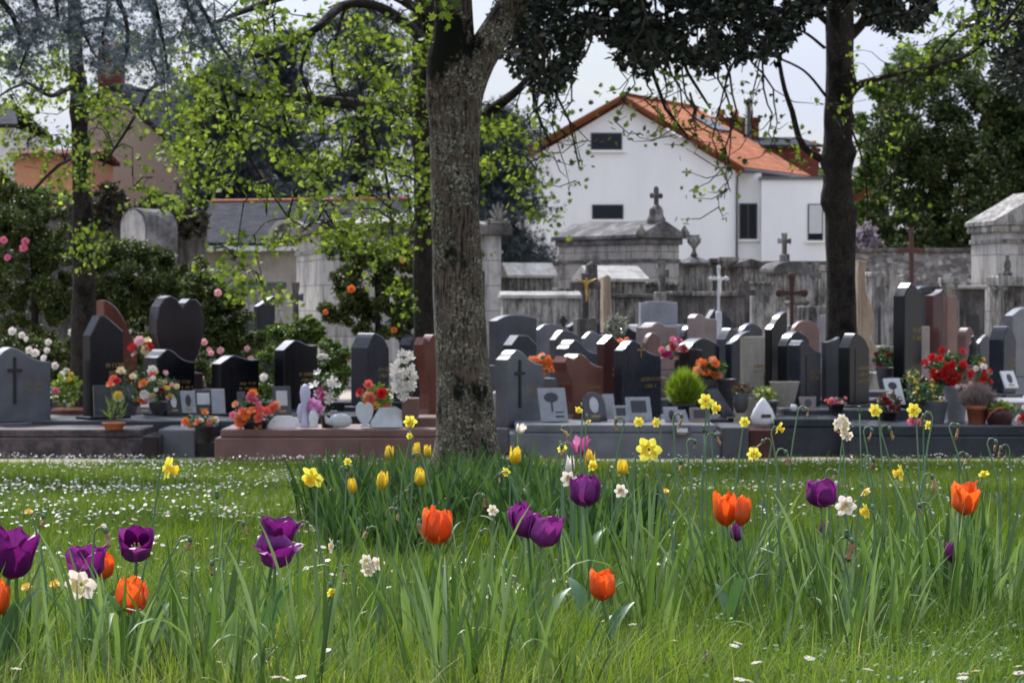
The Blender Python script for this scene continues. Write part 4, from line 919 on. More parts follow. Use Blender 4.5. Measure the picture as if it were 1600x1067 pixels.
# ------------------------------------------------------------------ plaques, ornaments
def plaque(x0, x1, yt, yb, D, mat, label, motif='photo', lean=22, yaw=25, shape='rect', cat='plaque'):
    p = P(x0, yb, D); s_ = S(D); w_ = (x1 - x0) / s_ / math.cos(rad(yaw)); h = (yb - yt) / s_ / math.cos(rad(lean))
    r = thing('memorial_plaque', label, cat, p, rad(yaw), 'memorial plaques on the graves')
    if shape == 'rect': poly = [(0, 0), (w_, 0), (w_, h), (0, h)]
    elif shape == 'arch': poly = [(0, 0), (w_, 0)] + [(w_ / 2 + w_ / 2 * math.cos(math.pi * k / 10), h - w_ / 2 + w_ / 2 * math.sin(math.pi * k / 10)) for k in range(11)]
    elif shape == 'cut': poly = [(0, 0), (w_, 0), (w_, h * .85), (w_ * .85, h), (w_ * .3, h), (0, h * .3)]
    elif shape == 'trap': poly = [(w_ * .12, 0), (w_ * .88, 0), (w_, h), (0, h)]
    Mx = Matrix.Rotation(rad(-lean), 4, 'X')
    f_ = MB().prism(poly, 0, .025, .003, M=Mx).build('plate', mat, r)
    MB().box(w_ * .2, w_ * .8, .02, .09, 0, .03).build('stand', M['plaqued'], r)
    q = MB(); dark = mat in (M['plaque'], M['marble'], M['marbleg'], M['g_pale'])
    if motif == 'photo': q.prism([(w_ * .18, h * .35), (w_ * .8, h * .35), (w_ * .8, h * .85), (w_ * .18, h * .85)], -.004, 0, M=Mx)
    elif motif == 'tree':
        q.prism([(w_ * .42, h * .3), (w_ * .48, h * .3), (w_ * .48, h * .6), (w_ * .42, h * .6)], -.004, 0, M=Mx)
        q.prism([(w_ * (.45 + .27 * math.cos(a * .7)), h * (.72 + .15 * math.sin(a * .7))) for a in range(9)], -.004, 0, M=Mx)
        q.prism([(w_ * .55, h * .12), (w_ * .85, h * .12), (w_ * .85, h * .18), (w_ * .55, h * .18)], -.004, 0, M=Mx)
        q.prism([(w_ * .55, h * .26), (w_ * .85, h * .26), (w_ * .85, h * .3), (w_ * .55, h * .3)], -.004, 0, M=Mx)
    elif motif == 'oval': q.prism([(w_ * (.5 + .2 * math.cos(a * .6)), h * (.55 + .28 * math.sin(a * .6))) for a in range(10)], -.004, 0, M=Mx)
    if motif: q.build('engraving', M['engr'] if dark else M['engl'], f_)
    if motif in ('photo', 'oval'):
        g_ = MB().prism([(w_ * .3, h * .12), (w_ * .7, h * .12), (w_ * .7, h * .2), (w_ * .3, h * .2)], -.004, 0, M=Mx); g_.build('gilt_line', M['goldmark'], f_)
    return r
PL = [
 (147, 208, 602, 650, 28.9, 'plaqued', 'large rough dark plaque leaning on the tall black headstone', None, 8, 20, 'rect'),
 (212, 240, 618, 646, 28.6, 'plaqued', 'dark slanting plaque left of the round flower pot', 'photo', 30, -20, 'rect'),
 (262, 284, 612, 647, 28.7, 'plaqued', 'dark plaque with pale figure just right of the round flower pot', 'oval', 20, 30, 'rect'),
 (284, 306, 611, 645, 28.8, 'plaque', 'light grey plaque with a small red rose motif', 'oval', 20, 20, 'rect'),
 (303, 334, 609, 645, 28.9, 'plaqued', 'open dark book plaque with gilt flower', 'photo', 20, 15, 'rect'),
 (332, 352, 608, 646, 28.85, 'plaque', 'pale right page of the book shaped plaque', None, 20, 15, 'rect'),
 (846, 889, 607, 659, 28.2, 'plaque', 'pale grey plaque engraved with a tree and two dark lines', 'tree', 18, 20, 'rect'),
 (914, 950, 613, 658, 28.3, 'plaqued', 'dark marbled plaque with rounded top left of the small photo plaques', 'oval', 20, 22, 'arch'),
 (945, 963, 616, 650, 28.6, 'plaque', 'narrow pale plaque behind the dark rounded one', None, 15, 25, 'rect'),
 (960, 984, 634, 658, 28.2, 'plaque', 'small pale plaque with gilt line between the rounded plaque and the photo plaque', 'photo', 20, 15, 'rect'),
 (982, 1021, 621, 658, 28.3, 'plaque', 'light plaque with a portrait photo and gilt line', 'photo', 20, 18, 'rect'),
 (1041, 1064, 636, 664, 28.2, 'plaque', 'small white plaque with dark drawing left of the brown gilt plaque', 'oval', 20, 25, 'rect'),
 (1062, 1080, 641, 664, 28.1, 'plaque', 'tiny tilted pale plaque leaning right beside the brown gilt plaque', None, 25, 40, 'rect'),
 (1079, 1110, 637, 662, 28.2, 'g_pale', 'brown pink plaque with gilt lower edge', 'photo', 22, 5, 'rect'),
 (1053, 1080, 667, 680, 27.5, 'plaqued', 'small black plate with gold letters lying against the long grey kerb', 'photo', 8, 4, 'rect'),
 (1133, 1153, 608, 652, 29.2, 'plaqued', 'dark leaning slab left of the round grey pot', None, 38, 55, 'rect'),
 (1250, 1278, 620, 642, 29.0, 'g_pale', 'beige trapezoid plaque with grey oval before the double stepped headstone', 'oval', 18, 8, 'trap'),
 (1390, 1418, 592, 632, 29.2, 'marble', 'tilted white plaque with black figure right of the black granite headstone', 'tree', 22, 28, 'rect'),
 (1572, 1596, 580, 606, 30.2, 'marble', 'tilted white plaque with dark curl at the right edge', 'oval', 25, 35, 'rect'),
 (418, 462, 650, 669, 26.95, 'marble', 'low white marble plaque with slanted left corner', None, 30, 10, 'cut'),
 (580, 629, 637, 668, 26.95, 'marbleg', 'grey white marble plaque with slanted corner beside the pink pedestal', None, 25, 10, 'cut'),
 (455, 470, 652, 668, 27.2, 'marble', 'little white plaque behind the low white marble one', None, 35, 30, 'rect'),
 (372, 384, 612, 640, 28.3, 'plaqued', 'slim dark plaque behind the coral flowers', None, 10, 20, 'rect'),
 (428, 455, 604, 650, 28.3, 'plaqued', 'dark rough plaque behind the coral flowers and the white plaque', 'photo', 12, 20, 'rect'),
]
for a_ in PL: plaque(a_[0], a_[1], a_[2], a_[3], a_[4], M[a_[5]], a_[6], a_[7], a_[8], a_[9], a_[10])
def ornament(name, label, px, yt, yb, D, prof, mat, cat, sy=.8, yaw=0, extra=None):
    p = P(px, yb, D); h = (yb - yt) / S(D); r = thing(name, label, cat, p, rad(yaw))
    MB().lathe([(a_ * h, b_ * h) for a_, b_ in prof], 16, sy=sy).build('body', mat, r)
    if extra: extra(r, h)
    return r
def wings(r, h):
    for s_ in (-1, 1): MB().lathe([(0, 0), (.07 * h, .08 * h), (.1 * h, .25 * h), (.06 * h, .4 * h), (0, .45 * h)], 10, (s_ * .1 * h, .06 * h, .12 * h), .4).build('wing', M['lilac'], r)
ornament('porcelain_figure', 'tall lilac white porcelain figure on the pink slab', 477, 600, 668, 26.9, [(.12, 0), (.13, .05), (.08, .2), (.06, .42), (.075, .5), (.11, .65), (.125, .8), (.1, .93), (.03, 1)], M['lilac'], 'figurine', .7, 0, wings)
ornament('white_figurine', 'small cream white figurine beside the tall lilac one', 490, 638, 668, 26.85, [(.2, 0), (.26, .06), (.2, .2), (.27, .5), (.22, .75), (.13, .92), (.03, 1)], M['marble'], 'figurine')
ornament('white_bird', 'plump white marble dove ornament on the pink slab', 532, 646, 668, 26.9, [(.3, 0), (.65, .12), (.85, .45), (.7, .8), (.35, .97), (.05, 1)], M['marbleg'], 'ornament', .6, 10, lambda r, h: MB().tube([(-.5 * h, 0, .35 * h), (-.95 * h, 0, .5 * h), (-1.1 * h, 0, .85 * h)], [.3 * h, .22 * h, .05 * h], 8).build('tail', M['marbleg'], r))
def heartplate(label, x0, x1, yt, yb, D, mat, yaw=10, lean=14):
    p = P(x0, yb, D); w_ = (x1 - x0) / S(D) / math.cos(rad(yaw)); h = (yb - yt) / S(D); r = thing('marble_heart', label, 'ornament', p, rad(yaw))
    MB().prism([(u * w_, v * h) for u, v in heart_poly], 0, .03, .004, M=Matrix.Rotation(rad(-lean), 4, 'X')).build('heart', mat, r)
    MB().box(w_ * .25, w_ * .75, -.02, .08, -.0, .02).build('foot', mat, r); return r
heartplate('grey white marble heart ornament left of the red flowers', 557, 584, 627, 667, 26.95, M['marbleg'])
heartplate('dark oval ornament behind the white dove', 516, 528, 640, 655, 27.3, M['plaque'])
def white_wrap(r, h):
    MB().box(-.15 * h, .2 * h, -.36 * h, -.33 * h, .3 * h, .42 * h).build('dark_motif', M['engr'], r)
r = ornament('wrapped_stone', 'pointed white marble drop shaped ornament with a dark leaf motif', 1192, 621, 665, 28.4, [(.30, 0), (.42, .1), (.45, .3), (.36, .55), (.2, .8), (.03, 1)], M['marble'], 'ornament', .75, 10, white_wrap)
ornament('green_bowl', 'pale green tapered stone planter behind the marble drop', 1226, 596, 636, 29.6, [(.34, 0), (.36, .02), (.6, .95), (.62, 1.0), (.55, 1.0), (.5, .9)], M['lime'], 'planter', .5, 10)
ornament('grave_lantern', 'small dark grave lantern beside the geranium vase', 1443, 586, 630, 29.2, [(.14, 0), (.16, .05), (.11, .08), (.11, .7), (.17, .76), (.1, .9), (.03, 1)], M['iron'], 'lantern', 1)
ornament('bronze_figure', 'small dark bronze praying figure behind the red geraniums', 1521, 524, 570, 31.5, [(.22, 0), (.26, .05), (.2, .3), (.14, .5), (.17, .62), (.13, .75), (.07, .8), (.1, .9), (.03, 1)], M['bronze'], 'figurine')
ornament('memorial_candle', 'little white grave candle behind the beige plaque', 1240, 632, 642, 29.0, [(.5, 0), (.5, .9), (.3, 1)], M['marble'], 'candle')
ornament('wicker_planter', 'dark brown round planter with curved rim at right', 1562, 640, 668, 28.2, [(.5, 0), (.7, .3), (.8, .9), (.74, 1), (.6, .8)], M['g_dred'], 'planter', .8, 0, lambda r, h: MB().tube([(-.8 * h, -.1, .5 * h), (-.6 * h, -.12, .85 * h), (-.2 * h, -.12, 1.1 * h), (.3 * h, -.1, 1.15 * h)], .012, 8).build('handle', M['terra'], r))

# ------------------------------------------------------------------ bouquets
def petalmat(name, c, trans=.3, rough=.5):
    return leafmat(name, [(0, tuple(x * .75 for x in c)), (.5, c), (1, tuple(min(1, x * 1.2) for x in c))], rough, trans, (1.1, 1.0, .9), attr=False, spec=.3)
for nm, c in {'f_white': (.72, .70, .66), 'f_coral': (.75, .16, .12), 'f_pink': (.70, .20, .32), 'f_lpink': (.72, .42, .45), 'f_red': (.50, .015, .02), 'f_orange': (.72, .20, .04), 'f_yellow': (.72, .50, .06), 'f_mag': (.50, .04, .22), 'f_lilac': (.68, .32, .58), 'f_dred': (.2, .02, .03), 'f_cream': (.7, .6, .35), 'f_peach': (.75, .34, .16)}.items():
    M[nm] = petalmat(nm, c)
M['fol'] = leafmat('bouquet_leaves', [(0, (.015, .04, .012)), (.5, (.04, .10, .025)), (1, (.09, .18, .05))], .5, .25)
M['fol_y'] = leafmat('yellow_green_leaves', [(0, (.08, .14, .02)), (.5, (.16, .24, .03)), (1, (.26, .32, .06))], .5, .3)
M['fol_h'] = leafmat('heather_sprigs', [(0, (.12, .09, .085)), (.5, (.22, .17, .165)), (1, (.32, .25, .26))], .7, .1)
M['fol_d'] = leafmat('dark_red_leaves', [(0, (.06, .02, .02)), (.5, (.12, .05, .035)), (1, (.1, .14, .04))], .5, .2)
def blossom_mesh(name, kind='rose'):
    mb = MB(); rr = random.Random(hash(kind) % 100 if False else len(kind))
    rings = {'rose': [(5, .55, .75, .35), (5, .95, .5, .1), (6, 1.05, .25, -.1)], 'lily': [(6, 1.15, .35, .1)], 'daisy': [(12, 1.0, .12, .0)], 'puff': [(6, .5, .7, .3), (8, .85, .55, .15), (8, 1.0, .3, -.15)]}[kind]
    for (n, R, lift, z0) in rings:
        for k in range(n):
            a = 2 * math.pi * (k + rr.random() * .5) / n; wd = 1.35 * math.pi / n * (.75 if kind == 'lily' else 1.0)
            vs = [(0, 0, z0 * .5)]
            for (u, rr_) in ((-1, .55), (-.7, .9), (0, 1.0), (.7, .9), (1, .55)):
                aa = a + u * wd * .8; q = R * rr_ * (1 + .12 * rr.random()); vs.append((q * math.cos(aa), q * math.sin(aa), z0 + lift * rr_ ** 2 * (1 + .2 * rr.random())))
            mb.add(vs, [(0, 1, 2), (0, 2, 3), (0, 3, 4), (0, 4, 5)])
    return mb.mesh(name)
BM = {k: blossom_mesh('blossom', k) for k in ('rose', 'lily', 'daisy', 'puff')}
_bm_mat = {}
def blossom(kind, mk):
    if (kind, mk) not in _bm_mat:
        me = BM[kind].copy(); me.materials.append(M[mk]); _bm_mat[(kind, mk)] = me
    return _bm_mat[(kind, mk)]
def leaf_ball(parent, c, rx, ry, rz_, n, size, mat, name='foliage', shape='leaf', seed=0):
    u = rng.normal(size=(n, 3)); u /= np.linalg.norm(u, axis=1)[:, None]; q = rng.uniform(.25, 1, n) ** .5
    pos = u * q[:, None] * np.array([rx, ry, rz_]) + np.array(c)
    TV = [(0, 0, 0), (.28, .45, .06), (0, 1.0, -.03), (-.28, .45, .06)]; TF = [(0, 1, 2), (0, 2, 3)]
    if shape == 'needle': TV = [(-.05, 0, 0), (.05, 0, 0), (0, 1, 0)]; TF = [(0, 1, 2)]
    rt = rand_rot(n) if shape == 'leaf' else rand_rot(n, (1.0, 2.0))
    if shape == 'needle':   # narrows upwards, tips point up
        pos[:, :2] *= (1.0 - .45 * np.clip(u[:, 2:3] * q[:, None], -.3, 1)); pos += rng.normal(0, .008, pos.shape)
        d = u * .6 + np.array([0, 0, 1.0]) + rng.normal(0, .25, (n, 3)); d /= np.linalg.norm(d, axis=1)[:, None]
        x_ = np.cross(d, rng.normal(size=(n, 3))); x_ /= np.linalg.norm(x_, axis=1)[:, None]; rt = np.stack([x_, d, np.cross(x_, d)], 2)
    V, Fc, rn = scatter(TV, TF, pos, rt, rng.uniform(.6, 1.3, n) * size)
    return link(name, np_mesh(name, V, Fc, rn), mat, parent)
def bouquet(label, cx, cy, w_, h_, D, cols, n, size_px, kind='rose', pot=None, foliage='fol', ybase=None, cat='flowers', name='flower_pot', fl=220, leaf=.05, seed=1):
    """flowers around pixel centre cx,cy ; pot = (material, x0, x1, yt, yb, shape)"""
    rr = random.Random(seed * 13 + int(cx)); s_ = S(D)
    yb_ = pot[4] if pot else (ybase or cy + h_ / 2)
    o = P(cx, yb_, D); r = thing(name, label, cat, o, 0)
    zc = (yb_ - cy) / s_; rx, rz_ = w_ / 2 / s_, h_ / 2 / s_
    if fl: leaf_ball(r, (0, 0, zc - rz_ * .12), rx * .92, rx * .6, rz_ * .9, fl, leaf, M[foliage])
    st = MB()
    for i in range(n):
        for _ in range(30):
            a, b_ = rr.uniform(-1, 1), rr.uniform(-1, 1)
            if a * a + b_ * b_ < 1: break
        x, z = a * rx, zc + b_ * rz_; y = -rx * .6 * math.sqrt(max(0, 1 - a * a - b_ * b_)) - .01
        bo = link('blossom', blossom(kind, cols[i % len(cols)]), None, r, (x, y, z))
        k = size_px / s_ / 2 * rr.uniform(.75, 1.2); bo.scale = (k, k, k * .8)
        bo.rotation_euler = (rad(60) + rr.uniform(-.6, .5), rr.uniform(-.6, .6), rr.uniform(-.6, .6) + a * .6)
        st.tube([(x, y, z), (x * .5, y * .5, zc - rz_ * .7), (0, 0, max(0, zc - rz_ * 1.1))], .003, 4, cap=False)
    if n: st.build('stems', M['fol'], r)
    if pot:
        pm, x0, x1, yt, yb, sh = pot; rp = (x1 - x0) / 2 / s_; hp = (yb - yt) / s_; cxp = ((x0 + x1) / 2 - cx) / s_
        prof = {'pot': [(.7, 0), (.74, .03), (.93, .82), (1.02, .82), (1.04, 1), (.9, 1), (.86, .85)], 'bowl': [(.45, 0), (.5, .06), (.85, .45), (1, .85), (1, 1), (.9, 1), (.85, .85)], 'round': [(.5, 0), (.8, .2), (1, .55), (.88, .9), (.8, 1), (.7, .95)], 'flare': [(.6, 0), (.62, .05), (1, .95), (1.02, 1), (.92, 1), (.85, .9)]}[sh]
        MB().lathe([(a_ * rp, b_ * hp) for a_, b_ in prof], 20, (cxp, 0, 0)).build('pot', M[pm], r)
    return r
BQ = [
 ('big mixed bouquet of white yellow orange and red flowers in a round dark pot', 212, 600, 85, 62, 28.2, ['f_white', 'f_yellow', 'f_orange', 'f_white', 'f_coral', 'f_cream', 'f_red'], 20, 15, 'puff', ('pot_dark', 232, 262, 627, 649, 'bowl'), 'fol', 260, .05),
 ('yellow green and pale pink spray beside the big mixed bouquet', 257, 603, 55, 45, 28.1, ['f_cream', 'f_yellow', 'f_lpink', 'f_white'], 11, 9, 'rose', None, 'fol', 200, .05),
 ('single dark red and pink roses behind the low black headstone', 222, 545, 36, 28, 30.8, ['f_red', 'f_lpink', 'f_cream'], 6, 14, 'rose', None, 'fol', 120, .05),
 ('coral pink and orange silk flowers in a black pot on the pink slab', 397, 640, 76, 62, 26.95, ['f_coral', 'f_pink', 'f_orange', 'f_coral', 'f_peach'], 24, 15, 'puff', ('pot_dark', 378, 420, 655, 686, 'pot'), 'fol', 200, .045),
 ('low yellow orange and white arrangement on a black grave vase', 312, 656, 52, 24, 27.3, ['f_yellow', 'f_orange', 'f_white', 'f_lpink', 'f_orange'], 13, 11, 'puff', ('pot_dark', 304, 334, 664, 692, 'pot'), 'fol', 180, .045),
 ('small magenta and white flowers in a dark pot behind the left grey headstone', 76, 614, 24, 24, 29.6, ['f_mag', 'f_white', 'f_pink', 'f_mag'], 8, 10, 'rose', ('pot_dark', 66, 82, 622, 644, 'pot'), 'fol', 80, .04),
 ('leafy green plant with yellow and white buds left of the tall black headstone', 104, 605, 50, 60, 30.6, ['f_white', 'f_yellow', 'f_cream'], 5, 8, 'rose', None, 'fol_y', 420, .07),
 ('white lilies above pink chrysanthemums left of the marble heart', 512, 602, 50, 52, 27.2, ['f_white', 'f_white', 'f_white', 'f_mag'], 11, 14, 'lily', ('pot_dark', 500, 524, 648, 670, 'pot'), 'fol', 300, .05),
 ('two fluffy lilac pink chrysanthemums beside the lilac figure', 503, 635, 34, 30, 26.95, ['f_lilac', 'f_lilac'], 4, 22, 'puff', None, 'fol', 60, .04),
 ('coral red and yellow flowers with green leaves left of the orchid pedestal', 590, 620, 56, 58, 27.3, ['f_coral', 'f_red', 'f_coral', 'f_yellow', 'f_cream'], 8, 17, 'puff', ('pot_dark', 575, 600, 640, 668, 'pot'), 'fol_y', 420, .05),
 ('tall spray of white silk orchids on the pink granite pedestal', 632, 584, 36, 84, 26.95, ['f_white'], 58, 11, 'lily', None, 'fol', 40, .04),
 ('orange silk roses behind the grey headstone with the dark cross', 845, 570, 44, 30, 30.4, ['f_orange', 'f_peach', 'f_orange'], 16, 12, 'rose', None, 'fol', 160, .05),
 ('small orange flowers in the third row behind the narrow red stone', 976, 536, 22, 14, 34.2, ['f_orange', 'f_peach'], 8, 9, 'rose', None, 'fol', 60, .04),
 ('pink red and white bouquet between the dark granite and arched stones', 1048, 545, 46, 32, 31.6, ['f_pink', 'f_white', 'f_mag', 'f_lpink', 'f_red'], 15, 13, 'puff', None, 'fol', 160, .05),
 ('faded orange roses with dark foliage above the round grey pot', 1112, 575, 52, 34, 30.2, ['f_orange', 'f_peach', 'f_orange'], 9, 14, 'rose', ('pot_dark', 1118, 1150, 592, 640, 'flare'), 'fol', 420, .06),
 ('burgundy and green succulents in a round grey pot', 1158, 607, 40, 22, 29.4, [], 0, 8, 'rose', ('pot_grey', 1145, 1170, 613, 645, 'round'), 'fol_d', 260, .04),
 ('yellow green leafy plant in a grey pot behind the white marble drop', 1194, 614, 38, 30, 29.2, ['f_cream'], 2, 7, 'rose', ('pot_grey', 1184, 1216, 625, 650, 'pot'), 'fol_y', 260, .045),
 ('small pink kalanchoe in a dark pot before the black granite headstone', 1307, 626, 34, 16, 29.2, ['f_pink', 'f_coral', 'f_lpink'], 14, 7, 'puff', ('pot_dark', 1293, 1320, 630, 644, 'pot'), 'fol', 140, .035),
 ('burgundy leaved plant right of the black granite headstone', 1388, 628, 46, 40, 29.0, ['f_dred', 'f_dred'], 5, 11, 'puff', ('pot_dark', 1372, 1402, 642, 662, 'pot'), 'fol_d', 320, .05),
 ('small burgundy flowers in a grey pot left of the very tall black headstone', 1378, 562, 34, 24, 31.5, ['f_dred', 'f_pink'], 6, 8, 'puff', ('pot_grey', 1368, 1398, 574, 608, 'flare'), 'fol', 160, .05),
 ('big bush of bright red geraniums in a tall granite vase', 1481, 573, 74, 60, 28.9, ['f_red'], 26, 13, 'puff', ('g_light', 1474, 1514, 602, 666, 'flare'), 'fol', 520, .06),
 ('red and white carnations right of the granite vase', 1533, 588, 34, 30, 29.6, ['f_red', 'f_white', 'f_red'], 9, 11, 'puff', None, 'fol', 160, .045),
 ('pale pink flowers at the foot of the red and white carnations', 1506, 604, 28, 12, 28.6, ['f_lpink', 'f_white'], 9, 8, 'puff', None, 'fol', 50, .04),
 ('dwarf conifer with small yellow flowers in a big grey pot', 1447, 612, 66, 44, 28.5, ['f_yellow'], 12, 5, 'daisy', ('pot_grey', 1442, 1482, 626, 664, 'flare'), 'fol', 460, .05),
 ('dry yellow flowering twigs behind the tall black headstone', 1424, 588, 30, 36, 29.9, ['f_yellow'], 8, 5, 'daisy', None, 'fol_y', 100, .04),
 ('bright pink flower lying on the kerb before the grey pot', 1431, 658, 18, 12, 27.6, ['f_pink', 'f_mag'], 5, 10, 'rose', None, 'fol', 40, .05),
 ('green fern in the dark brown round planter', 1565, 637, 50, 22, 28.2, [], 0, 5, 'rose', None, 'fol_y', 320, .06),
 ('white and red flowers at the right edge on the kerb', 1596, 648, 26, 26, 27.7, ['f_white', 'f_red', 'f_lpink'], 9, 9, 'rose', None, 'fol', 120, .045),
 ('small orange and white flowers behind the narcissus pair', 1322, 668, 40, 16, 27.9, ['f_orange', 'f_cream'], 5, 8, 'rose', None, 'fol', 120, .045),
 ('silver grey shrub in the second row centre', 962, 508, 40, 42, 37, [], 0, 5, 'rose', None, 'fol_g', 600, .06),
 ('small white blooms before the broad grey tomb right of the trunk', 1180, 553, 16, 14, 34, ['f_white', 'f_cream'], 5, 7, 'rose', None, 'fol', 60, .05),
 ('leafy dark plant with yellow flower near the bronze figure', 1528, 562, 22, 18, 31, ['f_yellow'], 3, 7, 'rose', None, 'fol', 100, .05),
 ('white flower cluster left of the dwarf conifer headstone', 505, 560, 20, 14, 28.4, ['f_white'], 6, 8, 'rose', None, 'fol', 60, .04),
]
M['fol_g'] = leafmat('silver_leaves', [(0, (.14, .15, .13)), (.5, (.24, .25, .22)), (1, (.36, .37, .33))], .6, .2)
for i, a_ in enumerate(BQ):
    bouquet(*a_[:9], kind=a_[9], pot=a_[10], foliage=a_[11], fl=a_[12], leaf=a_[13], seed=i + 1)
# plants with needle shape
def sprig_plant(label, x0, x1, yt, yb, D, mat, n, pot, leaf=.09, name='potted_plant', cat='plant'):
    s_ = S(D); yb_ = pot[4] if pot else yb; o = P((x0 + x1) / 2, yb_, D); r = thing(name, label, cat, o)
    rx, rz_ = (x1 - x0) / 2 / s_, (yb - yt) / 2 / s_; zc = (yb_ - (yt + yb) / 2) / s_
    leaf_ball(r, (0, 0, zc - rz_ * .2), rx * .85, rx * .7, rz_ * .85, n, leaf, mat, shape='needle')
    if pot:
        pm, a_, b_, yt2, yb2, sh = pot; rp = (b_ - a_) / 2 / s_; hp = (yb2 - yt2) / s_
        MB().lathe([(.7 * rp, 0), (.74 * rp, .03 * hp), (.93 * rp, .8 * hp), (1.03 * rp, .8 * hp), (1.05 * rp, hp), (.9 * rp, hp), (.86 * rp, .85 * hp)], 20, (((a_ + b_) / 2 - (x0 + x1) / 2) / s_, 0, 0)).build('pot', M[pm], r)
    return r
M['lime_c'] = leafmat('bright_conifer', [(0, (.10, .17, .01)), (.5, (.19, .29, .02)), (1, (.30, .40, .05))], .5, .35)
sprig_plant('bright lime green dwarf conifer before the brown black headstone', 1046, 1092, 580, 634, 28.9, M['lime_c'], 2600, ('pot_dark', 1052, 1086, 630, 655, 'pot'), .15)
sprig_plant('dry purplish heather in a terracotta pot', 1498, 1556, 600, 638, 28.3, M['fol_h'], 2200, ('terra', 1509, 1544, 633, 666, 'pot'), .10)
sprig_plant('thin dry seedlings in a low terracotta bowl on the left slab', 162, 196, 612, 662, 27.6, M['fol_y'], 70, ('terra', 160, 196, 660, 671, 'pot'), .12)
p = P(654, 652, 27.4); r = thing('granite_pedestal', 'small pink granite block under the white orchids', 'pedestal', P(628, 652, 27.0)); MB().box(0, 26 / S(27), 0, .25, 0, 30 / S(27), .01).build('block', M['g_pink'], r)
# ------------------------------------------------------------------ trees
def bark(name, c1, c2, moss, lichen, mossy=.55, vs=1.0, band=None):
    """vertical fissures, moss cushions, pale lichen crusts"""
    m, t, b, o = newmat(name)
    f, _ = noisetex(t, 52 * vs, 6, .62, stretch=(1, 1, .13)); r = ramp(t, [(.40, c1), (.52, tuple(x * .75 for x in c2)), (.66, c2)]); t.links.new(f, r.inputs[0])
    f6, _ = noisetex(t, 5, 5, .6, stretch=(1, 1, .5)); r6 = ramp(t, [(.3, (.6, .58, .56)), (.7, (1.3, 1.25, 1.2))]); t.links.new(f6, r6.inputs[0])
    col = mixc(t, 1., r.outputs[0], r6.outputs[0], 'MULTIPLY')
    f3, _ = noisetex(t, 46, 6, .8); r3 = ramp(t, [(.50, (0, 0, 0)), (.54, (1, 1, 1))]); t.links.new(f3, r3.inputs[0])
    f4, _ = noisetex(t, 3.4, 4, .65); r4 = ramp(t, [(.40, (0, 0, 0)), (.54, (1, 1, 1))]); t.links.new(f4, r4.inputs[0])
    mm = t.nodes.new('ShaderNodeMath'); mm.operation = 'MULTIPLY'; t.links.new(r3.outputs[0], mm.inputs[0]); t.links.new(r4.outputs[0], mm.inputs[1])
    m8 = t.nodes.new('ShaderNodeMath'); m8.operation = 'MULTIPLY'; m8.inputs[1].default_value = .8; t.links.new(mm.outputs[0], m8.inputs[0])
    col = mixc(t, m8.outputs[0], col, lichen)
    f2, _ = noisetex(t, 2.0, 7, .7, stretch=(1, 1, .8)); hf = f2
    if band:
        c = t.nodes.new('ShaderNodeTexCoord'); sp_ = t.nodes.new('ShaderNodeSeparateXYZ'); t.links.new(c.outputs['Object'], sp_.inputs[0])
        mr = t.nodes.new('ShaderNodeValToRGB'); e = mr.color_ramp.elements; e.new(.5); e.new(.5); e.new(.5)
        for i_, (p_, v_) in enumerate(band): e[i_].position = p_; e[i_].color = (v_, v_, v_, 1)
        dv = t.nodes.new('ShaderNodeMath'); dv.operation = 'DIVIDE'; dv.inputs[1].default_value = 6; t.links.new(sp_.outputs[2], dv.inputs[0]); t.links.new(dv.outputs[0], mr.inputs[0])
        ad0 = t.nodes.new('ShaderNodeMath'); ad0.operation = 'ADD'; t.links.new(f2, ad0.inputs[0]); t.links.new(mr.outputs[0], ad0.inputs[1]); hf = ad0.outputs[0]
    r2 = ramp(t, [(mossy, (0, 0, 0)), (mossy + .06, (1, 1, 1))]); t.links.new(hf, r2.inputs[0])
    col = mixc(t, r2.outputs[0], col, moss)
    t.links.new(col, b.inputs['Base Color']); b.inputs['Roughness'].default_value = .95; b.inputs['Specular IOR Level'].default_value = .15
    ad = t.nodes.new('ShaderNodeMath'); ad.operation = 'ADD'; t.links.new(f, ad.inputs[0]); t.links.new(mm.outputs[0], ad.inputs[1]); bump(t, b, ad.outputs[0], 1.0, .04); return m
M['bark'] = bark('lichened_bark', (.018, .014, .012), (.17, .125, .098), (.009, .010, .005), (.46, .45, .32), .60, band=[(0, .0), (.50, -.01), (.59, .17), (.72, .09)])
M['barkd'] = bark('dark_bark', (.022, .018, .016), (.06, .048, .042), (.012, .013, .008), (.09, .09, .07), .55)
